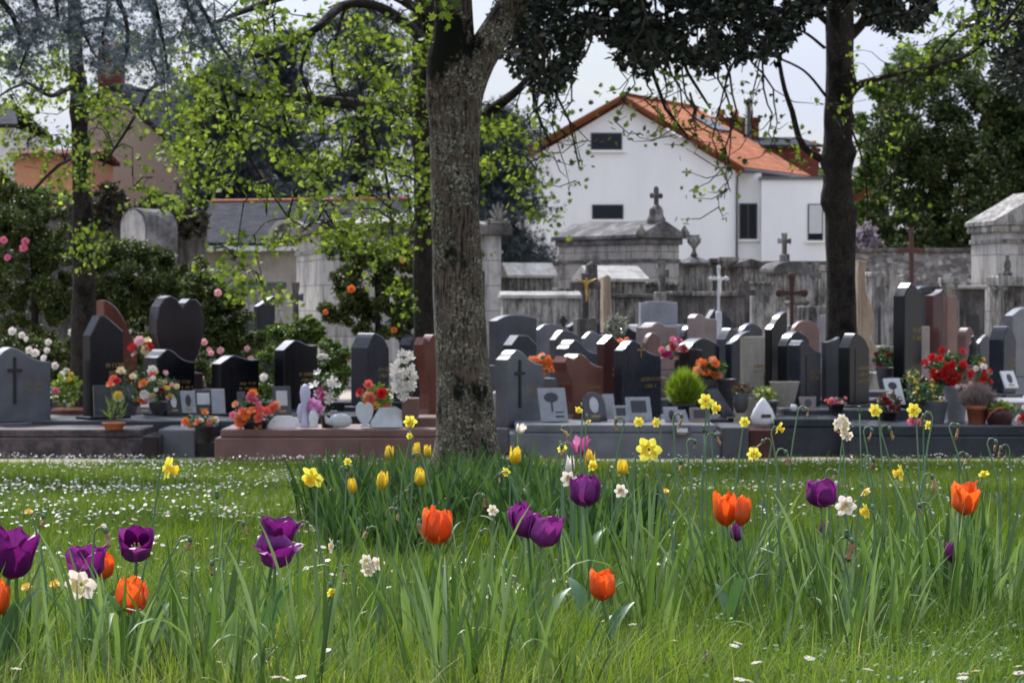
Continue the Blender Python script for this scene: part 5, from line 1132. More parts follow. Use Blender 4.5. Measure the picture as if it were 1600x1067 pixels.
def trunk_mesh(path, n=28, rough=.06, knots=(), seed=0, res=1):
    """path of (point, radius); organic cross section, swollen knots"""
    pts = [Vector(p) for p, r in path]; rs = [r for p, r in path]; P2, R2 = [], []
    m_ = len(pts)
    for i in range(m_ - 1):
        p0, p1, p2, p3 = pts[max(i - 1, 0)], pts[i], pts[i + 1], pts[min(i + 2, m_ - 1)]
        k_ = max(2, int((p2 - p1).length / .12 * res)); k_ = min(k_, 24)
        for k in range(k_):
            t_ = k / k_; P2.append(.5 * (2 * p1 + (p2 - p0) * t_ + (2 * p0 - 5 * p1 + 4 * p2 - p3) * t_ * t_ + (3 * p1 - p0 - 3 * p2 + p3) * t_ ** 3)); R2.append(rs[i] + (rs[i + 1] - rs[i]) * t_)
    P2.append(pts[-1]); R2.append(rs[-1])
    vs = []; fs = []; prev = None; N = len(P2)
    for i, p in enumerate(P2):
        t_ = (P2[min(i + 1, N - 1)] - P2[max(i - 1, 0)]).normalized()
        if prev is None: u = t_.cross(Vector((0, 1, 0)) if abs(t_.y) < .9 else Vector((1, 0, 0))).normalized()
        else: u = (prev - t_ * prev.dot(t_)).normalized()
        prev = u; w_ = t_.cross(u)
        for k in range(n):
            a = 2 * math.pi * k / n; d = u * math.cos(a) + w_ * math.sin(a); q = p + d * R2[i]
            nn = noise.noise(Vector((q.x * 3, q.y * 3, q.z * 1.2)) + Vector((seed, 0, 0))) * rough * 1.5 + noise.noise(Vector((q.x * 9, q.y * 9, q.z * 3)) + Vector((0, seed, 0))) * rough * .6
            rr = R2[i] * (1 + nn)
            for (kp, kr, ks) in knots:
                dd = (q - kp).length; rr += ks * math.exp(-(dd / kr) ** 2)
            vs.append(p + d * rr)
    for i in range(N - 1):
        for k in range(n): fs.append((i * n + k, i * n + (k + 1) % n, (i + 1) * n + (k + 1) % n, (i + 1) * n + k))
    fs.append(tuple(range((N - 1) * n, N * n)))
    return MB().add(vs, fs, True), P2
def path_px(lst, D=None):
    out = []
    for q in lst:
        px, py, w_ = q[:3]; d = q[3] if len(q) > 3 else D; out.append((P(px, py, d), w_ / 2 / S(d)))
    return out
def drop_to_ground(path, flare=1.0):
    p, r = path[0]; g = gz(p.x, p.y) - .08
    return path
LT_maple = [(0, 0, 0), (.30, .10, .05), (.62, .30, .02), (.36, .48, .05), (.50, .85, -.02), (.16, .72, .03), (0, 1.15, -.06), (-.16, .72, .03), (-.50, .85, -.02), (-.36, .48, .05), (-.62, .30, .02), (-.30, .10, .05), (0, .5, -.05)]
LF_maple = [(12, i, i + 1) for i in range(0, 11)] + [(12, 11, 0)]
LT_oval = [(0, 0, 0), (.2, .25, .04), (.24, .6, .02), (0, 1.0, -.06), (-.24, .6, .02), (-.2, .25, .04)]; LF_oval = [(0, 1, 2), (0, 2, 3), (0, 3, 4), (0, 4, 5)]
def leaves_at(pos, size, T='maple', tilt=(.2, 1.9), droop=False):
    TV, TF = (LT_maple, LF_maple) if T == 'maple' else (LT_oval, LF_oval)
    return scatter(TV, TF, pos, rand_rot(len(pos), tilt), rng.uniform(.55, 1.25, len(pos)) * size)
def twigs(roots, n_per=9, length=.55, spread=.5, drop=.5, rad_=.006, leaf=.08, T='maple', tilt=(.2, 1.9), sides=None, two=True):
    """sprays of leaves: every root (Vector, direction) grows a bent twig with leaves along it"""
    mb = MB(); pos = []
    for (p, d) in roots:
        L_ = length * R_.uniform(.6, 1.3); d = Vector(d).normalized()
        pts = [Vector(p)]; v = (d + Vector((R_.gauss(0, spread), R_.gauss(0, spread), R_.gauss(0, spread * .5)))).normalized()
        for k in range(5):
            v = (v + Vector((R_.gauss(0, .18), R_.gauss(0, .18), -drop * .22 + R_.gauss(0, .1)))).normalized(); pts.append(pts[-1] + v * L_ / 5)
        mb.tube(pts, [rad_ * (1 - .16 * k) for k in range(6)], 4, cap=False)
        for i in range(n_per):
            t_ = R_.uniform(.15, 1.0) * 5; a = int(min(t_, 4.99)); q = pts[a].lerp(pts[a + 1], t_ - a)
            o_ = Vector((R_.gauss(0, 1), R_.gauss(0, 1), R_.gauss(0, .8))) * leaf * .75; pos.append(q + o_)
    return mb, np.array([tuple(p) for p in pos])
M['leaf_b'] = leafmat('young_bright_leaves', [(0, (.03, .055, .012)), (.35, (.095, .155, .02)), (.7, (.18, .26, .036)), (1, (.31, .39, .075))], .55, .5, (1.3, 1.25, .75), spec=.25)
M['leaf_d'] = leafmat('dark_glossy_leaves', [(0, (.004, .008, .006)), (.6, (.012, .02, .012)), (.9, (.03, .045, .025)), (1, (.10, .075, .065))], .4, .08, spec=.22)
M['leaf_m'] = leafmat('shrub_leaves', [(0, (.018, .028, .008)), (.45, (.046, .068, .017)), (.8, (.098, .128, .03)), (1, (.19, .21, .06))], .5, .22, spec=.25)
M['leaf_m2'] = leafmat('light_shrub_leaves', [(0, (.02, .05, .01)), (.45, (.06, .11, .02)), (.8, (.12, .19, .03)), (1, (.22, .28, .06))], .4, .3)
M['needle'] = leafmat('blue_cedar_needles', [(0, (.05, .075, .085)), (.5, (.11, .145, .16)), (1, (.21, .25, .27))], .5, .12, (1, 1, 1))
M['needle2'] = leafmat('dark_cedar_needles', [(0, (.012, .02, .02)), (.5, (.03, .045, .048)), (1, (.07, .09, .095))], .6, .1, (1, 1, 1))
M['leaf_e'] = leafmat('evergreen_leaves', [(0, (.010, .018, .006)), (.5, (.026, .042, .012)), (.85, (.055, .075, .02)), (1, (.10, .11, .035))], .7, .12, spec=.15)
def leafobj(name, pos, size, mat, parent, T='maple', tilt=(.2, 1.9), kind=None):
    V, Fc, rn = leaves_at(pos, size, T, tilt); o = link(name, np_mesh(name, V, Fc, rn), mat, parent); return o
def twobj(b2, r): return tag(b2.build('twigs', M['barkd'], r), kind='stuff')
def localise(root):
    """children were built in world coordinates: keep them there under a root at the tree's foot"""
    for ch in root.children: ch.location = ch.location - root.location
def tree_root(name, label, px, D, cat='tree', group=None):
    x = P(px, 0, D).x; return thing(name, label, cat, (x, D, gz(x, D)), 0, group)
def spray_roots(dens, zdir=-.12, k=.8, grp=4):
    out = []
    for (cx, cy, sx, sy, n_, d0, d1) in dens:
        for _ in range(max(1, round(n_ / grp))):
            d = R_.uniform(d0, d1); c = P(cx + R_.gauss(0, sx * k), cy + R_.gauss(0, sy * k), d); az = R_.uniform(0, 6.28); ax = Vector((math.cos(az), math.sin(az) * .7, R_.uniform(-.35, .05)))
            for j in range(grp): out.append((c + ax * (j - grp / 2) * .16 + Vector((R_.gauss(0, .05), R_.gauss(0, .08), R_.gauss(0, .035))), (ax.x + R_.gauss(0, .5), ax.y + R_.gauss(0, .4), zdir)))
    return out
def nearest_connect(mb, roots, nodes, prob=.5, r0=.012, sag=.15):
    for (p, d) in roots:
        if R_.random() > prob: continue
        q = min(nodes, key=lambda n_: (n_ - p).length); nodes.append(Vector(p))
        if (q - p).length > 1.6: continue
        mid = p.lerp(q, .5) + Vector((R_.gauss(0, .12), R_.gauss(0, .12), .12 + R_.gauss(0, .1)))
        mb.tube([q, q.lerp(mid, .5) + Vector((0, 0, .06)), mid, mid.lerp(p, .5) + Vector((0, 0, .04)), p], [r0, r0 * .85, r0 * .7, r0 * .55, r0 * .4], 5, cap=False)

# --- central tree
D = 18.0
r = tree_root('lime_tree', 'thick lichen covered tree trunk rising from the daffodils in the centre', 727, D)
x0 = r.location.x
path = path_px([(728, 790, 220), (728, 742, 150), (729, 715, 112), (728, 680, 98), (725, 620, 90), (721, 540, 83), (717, 450, 79), (713, 360, 77), (711, 280, 76), (710, 200, 80), (709, 140, 92)], D)
kn = [(P(690, 290, D - .2), .09, .035), (P(700, 515, D - .25), .06, .02), (P(668, 95, D - .1), .12, .05), (P(716, 320, D - .2), .05, .02), (P(705, 600, D - .22), .05, .018), (P(745, 600, D - .2), .06, .02)]
mb, pts = trunk_mesh(path, 44, .055, kn, 3, 1.6)
up, up_pts = trunk_mesh(path_px([(709, 175, 80), (707, 130, 82), (707, 90, 72), (708, 40, 64), (707, -20, 60), (700, -150, 56), (690, -350, 44), (700, -600, 30), (690, -900, 12)], D), 32, .07, [(P(672, 95, D), .12, .03)], 5)
rb, rb_pts = trunk_mesh(path_px([(720, 190, 58), (732, 140, 54), (750, 95, 50), (776, 48, 46), (805, 0, 43), (858, -70, 36, 17.8), (960, -170, 30, 17.5), (1080, -280, 20, 17), (1180, -420, 9, 16.5)], D), 28, .07, [(P(760, 60, D), .12, .03)], 6)
for q in (up, rb): mb.add(q.v, q.f, True)
mb.build('trunk', M['bark'], r)
b2 = MB(); nodes = list(up_pts[::6]) + list(rb_pts[::6])
limbs = [[(705, -60, 30), (600, -150, 26, 17), (480, -200, 20, 16), (360, -260, 10, 15)], [(700, -200, 30), (760, -330, 24, 19), (880, -450, 18, 20), (980, -600, 8, 21)], [(695, -330, 24), (560, -480, 18, 19), (420, -600, 10, 20)], [(930, -140, 22, 17.6), (1000, -120, 16, 16.6), (1100, -140, 9, 16)]]
for lm in limbs:
    q, pp_ = trunk_mesh(path_px(lm, D), 10, .05); q.build('branch', M['barkd'], r); nodes += pp_[::5]
roots = []
for _ in range(520):
    n_ = R_.choice(nodes[4:]); q = n_ + Vector((R_.gauss(0, .9), R_.gauss(0, 1.0), R_.gauss(.1, .55)))
    if q.z > P(0, -30, q.y).z: roots.append((q, (R_.gauss(0, 1), R_.gauss(0, 1), .3)))
nearest_connect(b2, roots, nodes, .5)
tm, pos = twigs(roots, 12, .6, .5, .4, .005, .09); b2.add(tm.v, tm.f, True); twobj(b2, r)
leafobj('crown', pos, .07, M['leaf_b'], r)
# little sprigs on the trunk
pos = np.array([tuple(P(670 + R_.gauss(0, 5), 60 + R_.gauss(0, 9), 17.7)) for _ in range(14)]); leafobj('trunk_sprig', pos, .035, M['leaf_b'], r)
localise(r)

# --- tree behind the central one
D = 30.5
r = tree_root('dark_tree', 'dark slim tree trunk standing close behind the central trunk on its left', 662, D)
mb, pts = trunk_mesh(path_px([(662, 705, 46), (662, 640, 38), (662, 540, 33), (661, 430, 30), (662, 320, 29), (660, 200, 31), (660, 90, 34), (662, 0, 34), (660, -150, 28), (655, -400, 14)], D), 18, .08, [(P(664, 45, D), .1, .04)], 9)
limbA = [[(660, 175, 22), (610, 172, 19), (560, 163, 17, 26), (500, 158, 17, 25), (440, 152, 15, 24.5), (390, 150, 13, 24), (345, 132, 9, 23.5), (300, 120, 6, 23)],
 [(660, 60, 18), (600, 15, 16, 26), (540, 8, 14, 25), (495, 45, 13, 24), (450, 70, 10, 24), (400, 88, 7, 23)],
 [(662, 20, 16), (560, -30, 14, 25), (460, -10, 12, 24), (370, 22, 9, 23), (330, 38, 5, 22)],
 [(664, 230, 17), (720, 205, 17, 27), (770, 170, 16, 27), (810, 140, 13, 26.5), (850, 95, 8, 26)],
 [(495, 45, 6, 24), (470, 110, 5, 24), (500, 180, 3.5, 24)], [(560, 163, 6, 26), (600, 260, 5, 26), (615, 380, 3, 26)], [(440, 152, 6, 24.5), (455, 220, 5, 24.5), (520, 300, 3, 24.5)], [(540, 8, 6, 25), (520, 120, 4, 25), (590, 210, 3, 25)], [(345, 132, 5, 23.5), (380, 230, 4, 24), (450, 340, 2.5, 24)]]
b2 = MB(); nodes = []
for lm in limbA:
    q, pp_ = trunk_mesh(path_px(lm, D), 10, .08); q.build('branch', M['barkd'], r); nodes += pp_[::3]
mb.build('trunk', M['barkd'], r)
roots = []
dens = [  # centre x,y, spread x,y, number, depth range
 (360, 60, 60, 40, 22, 22, 26), (450, 60, 60, 45, 24, 22, 26), (560, 70, 55, 50, 34, 23, 27), (630, 90, 25, 70, 26, 24, 28), (320, 150, 40, 45, 15, 22, 26), (420, 190, 60, 45, 24, 22, 27),
 (540, 190, 60, 50, 32, 23, 28), (610, 220, 40, 60, 32, 24, 28), (500, 270, 60, 50, 24, 23, 28), (590, 320, 45, 55, 36, 24, 28), (380, 270, 50, 40, 14, 23, 27), (640, 380, 22, 60, 18, 24, 28), (420, 320, 45, 40, 6, 24, 27),
 (560, 360, 45, 25, 6, 24, 28), (360, 400, 25, 50, 12, 24, 27), (400, 460, 22, 25, 6, 24, 27), (790, 270, 30, 50, 14, 25, 27.5), (830, 300, 35, 22, 10, 25, 27), (775, 200, 15, 40, 6, 25, 27)]
roots += spray_roots(dens)
nearest_connect(b2, roots, nodes, .45, .010)
for _ in range(160): d = R_.uniform(22, 29); roots.append((P(R_.uniform(250, 900), R_.uniform(-500, -30), d), (R_.gauss(0, 1), R_.gauss(0, .6), .1)))
tm, pos = twigs(roots, 17, .42, .3, .35, .004, .09); b2.add(tm.v, tm.f, True); twobj(b2, r)
leafobj('crown', pos, .057, M['leaf_b'], r); localise(r)

# --- left tree
D = 32.5
r = tree_root('young_tree', 'straight dark tree trunk with bright new leaves at the left', 130, D)
mb, pts = trunk_mesh(path_px([(133, 690, 60), (132, 600, 44), (131, 500, 38), (130, 400, 34), (128, 320, 30), (126, 240, 27), (123, 160, 25), (119, 90, 22), (116, 20, 20), (112, -150, 15), (110, -350, 8)], D), 16, .08, [(P(120, 170, D), .12, .05), (P(140, 232, D), .1, .04), (P(128, 345, D), .12, .04), (P(125, 130, D), .1, .05)], 12)
b2 = MB(); nodes = list(pts[::6])
for lm in [[(126, 170, 12), (180, 135, 9, 31), (230, 142, 6, 30), (262, 120, 4, 30)], [(120, 130, 10), (80, 150, 7, 31), (40, 130, 5, 30), (0, 150, 3, 30)], [(128, 240, 8), (90, 260, 6, 31), (50, 300, 4, 31)], [(120, 60, 9), (60, 30, 6, 31), (0, 60, 4, 30)],
           [(118, 40, 9), (170, 30, 7, 31), (215, 60, 5, 31)], [(230, 145, 6, 30), (200, 200, 5, 30), (160, 260, 3.5, 30)]]:
    q, pp_ = trunk_mesh(path_px(lm, D), 8, .08); q.build('branch', M['barkd'], r); nodes += pp_[::3]
mb.build('trunk', M['barkd'], r)
roots = []
roots += spray_roots([(20, 60, 30, 60, 16, 30, 33), (20, 130, 30, 30, 12, 30, 33), (70, 160, 40, 30, 12, 30, 33), (20, 180, 20, 20, 6, 30, 33), (90, 220, 35, 30, 18, 31, 33.5), (70, 270, 40, 25, 12, 31, 33.5), (150, 250, 25, 50, 10, 30, 33), (190, 140, 40, 20, 6, 30, 32),
        (270, 180, 30, 40, 10, 29, 32), (300, 250, 25, 40, 14, 28, 32), (300, 180, 35, 30, 14, 28, 32), (150, 170, 30, 30, 6, 30, 33), (130, 80, 50, 40, 14, 31, 33), (160, 330, 20, 40, 6, 31, 33), (250, 60, 40, 40, 10, 29, 32), (230, 305, 30, 12, 3, 30, 32)])
nearest_connect(b2, roots, nodes, .45, .010)
for _ in range(80): d = R_.uniform(29, 35); roots.append((P(R_.uniform(-60, 320), R_.uniform(-350, -20), d), (R_.gauss(0, 1), R_.gauss(0, .6), .1)))
tm, pos = twigs(roots, 17, .42, .3, .35, .004, .09); b2.add(tm.v, tm.f, True); twobj(b2, r)
leafobj('crown', pos, .06, M['leaf_b'], r); localise(r)

# --- right tree
D = 32.0
r = tree_root('knobby_tree', 'thick dark knobby tree trunk at the right with one long bare branch', 1314, D)
mb, pts = trunk_mesh(path_px([(1316, 690, 80), (1316, 600, 60), (1315, 520, 50), (1313, 430, 48), (1311, 350, 48), (1309, 270, 46), (1309, 190, 43), (1311, 110, 42), (1312, 40, 44), (1313, -30, 40), (1316, -160, 32), (1320, -400, 16)], D), 22, .1,
   [(P(1334, 240, D - .1), .12, .10), (P(1285, 312, D - .1), .12, .11), (P(1334, 335, D - .1), .1, .07), (P(1288, 180, D - .1), .08, .07), (P(1335, 190, D - .1), .1, .08), (P(1284, 250, D - .05), .1, .06), (P(1305, 290, D - .2), .1, .05), (P(1306, 240, D - .22), .07, -.05), (P(1335, 135, D), .12, .06), (P(1300, 370, D - .2), .1, .04)], 21)
mb.build('trunk', M['barkd'], r)
b2 = MB(); nodes = []
for lm in [[(1330, 145, 16), (1345, 132, 12), (1390, 118, 9, 31.5), (1440, 108, 8, 31), (1500, 92, 7.5, 30.5), (1530, 72, 7, 30), (1575, 30, 6, 30), (1620, -30, 4, 30)], [(1292, 252, 14), (1265, 238, 10), (1248, 215, 10), (1238, 175, 9), (1226, 140, 8), (1218, 100, 7), (1212, 60, 5)],
           [(1320, 60, 20), (1345, 40, 16), (1370, -10, 12, 31.5), (1420, -100, 8, 31)], [(1300, 40, 14), (1275, 20, 10), (1240, -20, 8), (1200, -80, 6)], [(1290, 150, 5), (1255, 110, 4, 31.5), (1200, 85, 3, 31)], [(1445, 108, 4, 31), (1500, 46, 4, 30.5), (1560, 46, 3, 30)],
           [(1288, 75, 6), (1255, 50, 4, 31.5), (1215, 40, 3, 31)], [(1330, 200, 4), (1350, 260, 3, 31.5), (1356, 330, 2, 31.5)]]:
    q, pp_ = trunk_mesh(path_px(lm, D), 8, .1); q.build('branch', M['barkd'], r); nodes += pp_[::3]
roots = []
for (cx, cy, sx, sy, n_, d0, d1) in [(1490, 50, 45, 20, 14, 29, 32), (1440, 30, 40, 20, 5, 29, 32), (1560, 20, 30, 20, 7, 29, 32), (1400, 170, 30, 40, 4, 30, 32), (1400, 230, 20, 30, 4, 30, 32), (1390, 290, 20, 30, 4, 30, 32), (1240, 240, 20, 15, 3, 31, 32), (1345, 100, 20, 40, 5, 30, 32), (1318, 197, 8, 5, 3, 31.2, 31.5), (1440, 90, 50, 15, 8, 30, 31), (1540, 40, 20, 30, 6, 29, 31)]:
    for _ in range(n_): d = R_.uniform(d0, d1); roots.append((P(cx + R_.gauss(0, sx * .8), cy + R_.gauss(0, sy * .8), d), (R_.gauss(0, 1), R_.gauss(0, .6), -.1)))
nearest_connect(b2, roots, nodes, .35, .008)
for _ in range(100): d = R_.uniform(29, 35); roots.append((P(R_.uniform(1150, 1600), R_.uniform(-400, -60), d), (R_.gauss(0, 1), R_.gauss(0, .6), .1)))
tm, pos = twigs(roots, 9, .42, .5, .4, .004, .09); b2.add(tm.v, tm.f, True)
# long hanging bare twigs with few leaves in front of the white house
mb3 = MB(); lp = []
hang = [(845, 120, 850, 250), (862, 130, 905, 230), (925, 90, 905, 240), (905, 60, 890, 290), (1015, 110, 1085, 240), (1015, 110, 1040, 205), (1030, 140, 1075, 205), (1070, 110, 1130, 230), (1110, 120, 1130, 310), (1150, 100, 1195, 240), (1095, 70, 1110, 190), (1170, 110, 1140, 300), (1185, 130, 1215, 250), (1000, 60, 960, 190), (900, 150, 845, 230), (1080, 205, 1000, 215), (1140, 150, 1120, 330), (1050, 120, 1010, 160), (940, 40, 975, 170), (1230, 60, 1175, 200)]
for (ax, ay, bx, by) in hang:
    d = R_.uniform(24.5, 28); a_ = P(ax, ay - 60, d); b_ = P(bx, by, d + R_.uniform(-.6, .6)); pts_ = []
    sw = R_.uniform(-.3, .3)
    for k in range(11):
        t_ = k / 10; q = a_.lerp(b_, t_) + Vector((sw * math.sin(math.pi * t_) + .03 * R_.gauss(0, 1), R_.gauss(0, .03), -.12 * math.sin(math.pi * t_) + .02 * R_.gauss(0, 1))); pts_.append(q)
    tip = pts_[-1] + Vector((R_.uniform(-.15, .15), 0, R_.uniform(-.02, .12))); pts_.append(tip)
    mb3.tube(pts_, [.014 - .001 * k for k in range(12)], 5, cap=False)
    for k in range(3, 12):
        if R_.random() < .5:
            for _ in range(R_.randint(1, 3)): lp.append(tuple(pts_[k] + Vector((R_.gauss(0, .08), R_.gauss(0, .08), R_.gauss(0, .07)))))
        if R_.random() < .5:
            e_ = pts_[k] + Vector((R_.uniform(-.45, .45), R_.uniform(-.1, .1), R_.uniform(-.3, .05))); mb3.tube([pts_[k], pts_[k].lerp(e_, .5) + Vector((0, 0, -.06)), e_], [.006, .005, .003], 4, cap=False)
            for _ in range(R_.randint(2, 4)): lp.append(tuple(e_ + Vector((R_.gauss(0, .06), R_.gauss(0, .06), R_.gauss(0, .05)))))
b2.add(mb3.v, mb3.f, True); twobj(b2, r)
leafobj('crown', np.concatenate([pos, np.array(lp)]), .06, M['leaf_b'], r); localise(r)

# --- dark glossy evergreen hanging in from the top
D = 27.0
r = tree_root('evergreen_magnolia', 'dark glossy leaved evergreen hanging down from the top right of the photo', 1120, 30)
mb, pts = trunk_mesh(path_px([(1760, 690, 90), (1740, 400, 70), (1700, 100, 60), (1600, -150, 50), (1400, -200, 40), (1150, -160, 34), (1000, -100, 24), (850, -90, 14)], 29), 14, .08)
mb.build('trunk', M['barkd'], r)
# outline of the hanging mass : x, lowest y
prof = [(770, 60), (800, 110), (840, 150), (860, 175), (885, 150), (905, 95), (925, 40), (945, 70), (965, 100), (985, 110), (1005, 125), (1025, 105), (1050, 100), (1075, 105), (1095, 110), (1115, 118), (1135, 95), (1160, 98), (1190, 92), (1215, 95), (1240, 60), (1265, 25), (1300, 10), (1345, 15), (1370, 42), (1395, 55), (1415, 50), (1440, 45), (1462, 10), (1475, -20)]
def lim(x):
    for (a, ya), (b_, yb) in zip(prof, prof[1:]):
        if a <= x <= b_: return ya + (yb - ya) * (x - a) / (b_ - a)
    return -30
pos = []
while len(pos) < 27000:
    x = R_.uniform(765, 1480); l_ = lim(x); y = R_.uniform(-120, l_ + 4)
    if R_.random() < .12 + .88 * min(1, (l_ - y + 6) / 30) and noise.noise(Vector((x * .03, y * .03, 0))) > -.34: pos.append(tuple(P(x, y, R_.uniform(25.2, 28.5))))
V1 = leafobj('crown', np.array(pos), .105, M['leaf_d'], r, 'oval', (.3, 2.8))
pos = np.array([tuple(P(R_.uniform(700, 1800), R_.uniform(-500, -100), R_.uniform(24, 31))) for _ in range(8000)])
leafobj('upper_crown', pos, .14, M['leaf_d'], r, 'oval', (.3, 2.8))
b2 = MB()
for _ in range(46):
    x = R_.uniform(790, 1440); l_ = lim(x); b2.tube([P(x + R_.gauss(0, 40), -140, 27), P(x + R_.gauss(0, 12), -20, 27), P(x, l_ - 4, 27)], [.03, .015, .005], 5, cap=False)
for (pp_) in ([(1000, 20, 8), (1015, 100, 7), (1040, 170, 6), (1075, 215, 4)], [(1040, 20, 7), (1075, 115, 6), (1110, 170, 4)], [(830, 100, 7), (835, 170, 5), (860, 225, 4)], [(860, 130, 5), (890, 190, 4), (905, 260, 3)]):
    b2.tube([P(x, y, 26.5) for x, y, w_ in pp_], [w_ / 2 / S(26.5) for x, y, w_ in pp_], 6, cap=False)
twobj(b2, r); localise(r)
r = tree_root('dark_yew', 'very dark evergreen crown filling the top right corner', 1600, 36)
mb, pts = trunk_mesh(path_px([(1640, 690, 60), (1640, 300, 46), (1630, 0, 36), (1620, -200, 20)], 36), 12, .08); mb.build('trunk', M['barkd'], r)
pos = []
while len(pos) < 18000:
    x = R_.uniform(1490, 1760); y = R_.uniform(-250, 190); lo = 40 + (x - 1490) * 1.2 + 18 * noise.noise(Vector((x * .05, 0, 3)))
    hi = 190 - max(0, (x - 1560)) * .0 if x > 1520 else 60
    if y < lo and (x > 1520 or y < -20 or R_.random() < .3) and noise.noise(Vector((x * .025, y * .025, 8))) > -.38: pos.append(tuple(P(x, y, R_.uniform(34, 38))))
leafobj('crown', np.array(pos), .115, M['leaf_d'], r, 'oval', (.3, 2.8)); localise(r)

# --- blue cedar, top left
tuft_V = []; tuft_F = []
for k in range(11):
    a = 2 * math.pi * k / 11 * 1.7; el = .25 + .9 * ((k * 7) % 11) / 11; dx, dy, dz = math.cos(a) * math.cos(el), math.sin(a) * math.cos(el), math.sin(el)
    n0 = len(tuft_V); wv = Vector((-dy, dx, 0)).normalized() * .045; tuft_V += [(wv.x, wv.y, 0), (-wv.x, -wv.y, 0), (dx, dy, dz)]; tuft_F.append((n0, n0 + 1, n0 + 2))
def needles(name, pos, size, mat, parent):
    V, Fc, rn = scatter(tuft_V, tuft_F, pos, rand_rot(len(pos)), rng.uniform(.7, 1.3, len(pos)) * size); return link(name, np_mesh(name, V, Fc, rn), mat, parent)
D = 21.0
r = tree_root('blue_cedar', 'blue grey cedar whose drooping boughs hang in the top left corner', -60, 22)
mb, pts = trunk_mesh(path_px([(-120, 760, 110), (-120, 400, 90), (-120, 0, 80), (-110, -400, 60), (-100, -700, 30)], 22), 16, .08); mb.build('trunk', M['barkd'], r)
b2 = MB(); pos = []
bough = [[(-100, -60), (20, -40), (60, 20), (45, 70), (30, 110)], [(-90, -80), (60, -50), (110, 0), (130, 50), (150, 90)], [(-80, -100), (120, -60), (180, -10), (200, 50), (195, 95)], [(-80, -110), (170, -70), (230, -20), (250, 40), (262, 110)], [(-60, -130), (240, -70), (300, -10), (330, 40), (350, 80), (380, 110)], [(-60, -120), (180, -60), (240, 20), (235, 90), (258, 130)],
         [(-100, -40), (0, 0), (25, 40), (30, 60)], [(-60, -120), (150, -80), (170, 0), (160, 60), (165, 105)], [(-60, -130), (220, -80), (280, -20), (300, 30), (320, 62)], [(-80, -90), (40, -60), (85, -10), (90, 30), (110, 60)]]
for bg_ in bough:
    d = R_.uniform(19.5, 22); w3 = [P(x, y, d + R_.uniform(-.3, .3)) for x, y in bg_]; q, pp_ = trunk_mesh([(p, .035 * (1 - i / (len(w3) + .3))) for i, p in enumerate(w3)], 6, .05); b2.add(q.v, q.f, True)
    for p in pp_:
        for _ in range(16):
            dv = Vector((R_.gauss(0, .19), R_.gauss(0, .19), -abs(R_.gauss(0, .17)) + .07)); e_ = p + dv; 
            for k in range(3): pos.append(tuple(p.lerp(e_, (k + 1) / 3)))
twobj(b2, r)
pos = np.array(pos); print('cedar', len(pos)); needles('crown', pos, .062, M['needle'], r); localise(r)

# --- background cedars (blue grey) : layered flat boughs
def layered_conifer(label, pxc, D, ytop, ybot, wtop, wbot, n_boughs, per, size, mat, seed, name='cedar_tree', gap=0):
    rr = random.Random(seed); r = tree_root(name, label, pxc, D); s_ = S(D); x0 = r.location.x; g = r.location.z
    h = P(0, ytop, D).z - g
    mb = MB().tube([(x0, D, g), (x0 + .1, D, g + h * .5), (x0, D, g + h)], [h * .03, h * .02, .03], 10); mb.build('trunk', M['barkd'], r); b2 = MB(); pos = []
    for i in range(n_boughs):
        t_ = (i + rr.random()) / n_boughs; y = ytop + (ybot - ytop) * t_; L_ = (wtop + (wbot - wtop) * t_) / 2 / s_ * rr.uniform(.55, 1.1); a = rr.uniform(0, 2 * math.pi)
        z = P(0, y, D).z; p0 = Vector((x0, D, z + .3)); e_ = Vector((x0 + L_ * math.cos(a), D + L_ * math.sin(a) * .8, z - .3 + rr.uniform(-.3, .3)))
        b2.tube([p0, p0.lerp(e_, .5) + Vector((0, 0, .15)), e_], [.06, .04, .015], 5, cap=False)
        for k in range(per):
            u = rr.uniform(.15, 1.05); q = p0.lerp(e_, u) + Vector((rr.gauss(0, .35), rr.gauss(0, .35), rr.gauss(.05, .10) - .1 * u)); pos.append(tuple(q))
    twobj(b2, r); needles('crown', np.array(pos), size, mat, r); localise(r); return r
layered_conifer('blue grey cedar right of the central trunk before the white house', 778, 66, 175, 420, 80, 200, 60, 170, .17, M['needle2'], 3)
layered_conifer('large dark blue cedar behind the bright leaves left of the central trunk', 560, 82, 20, 330, 200, 300, 80, 105, .2, M['needle2'], 4)
layered_conifer('dark blue conifer behind the slate roofed hall', 345, 84, 110, 330, 110, 190, 60, 170, .2, M['needle2'], 5)
layered_conifer('slender dark conifer between the slate hall and the large cedar', 440, 90, 60, 330, 80, 170, 55, 150, .22, M['needle2'], 8)

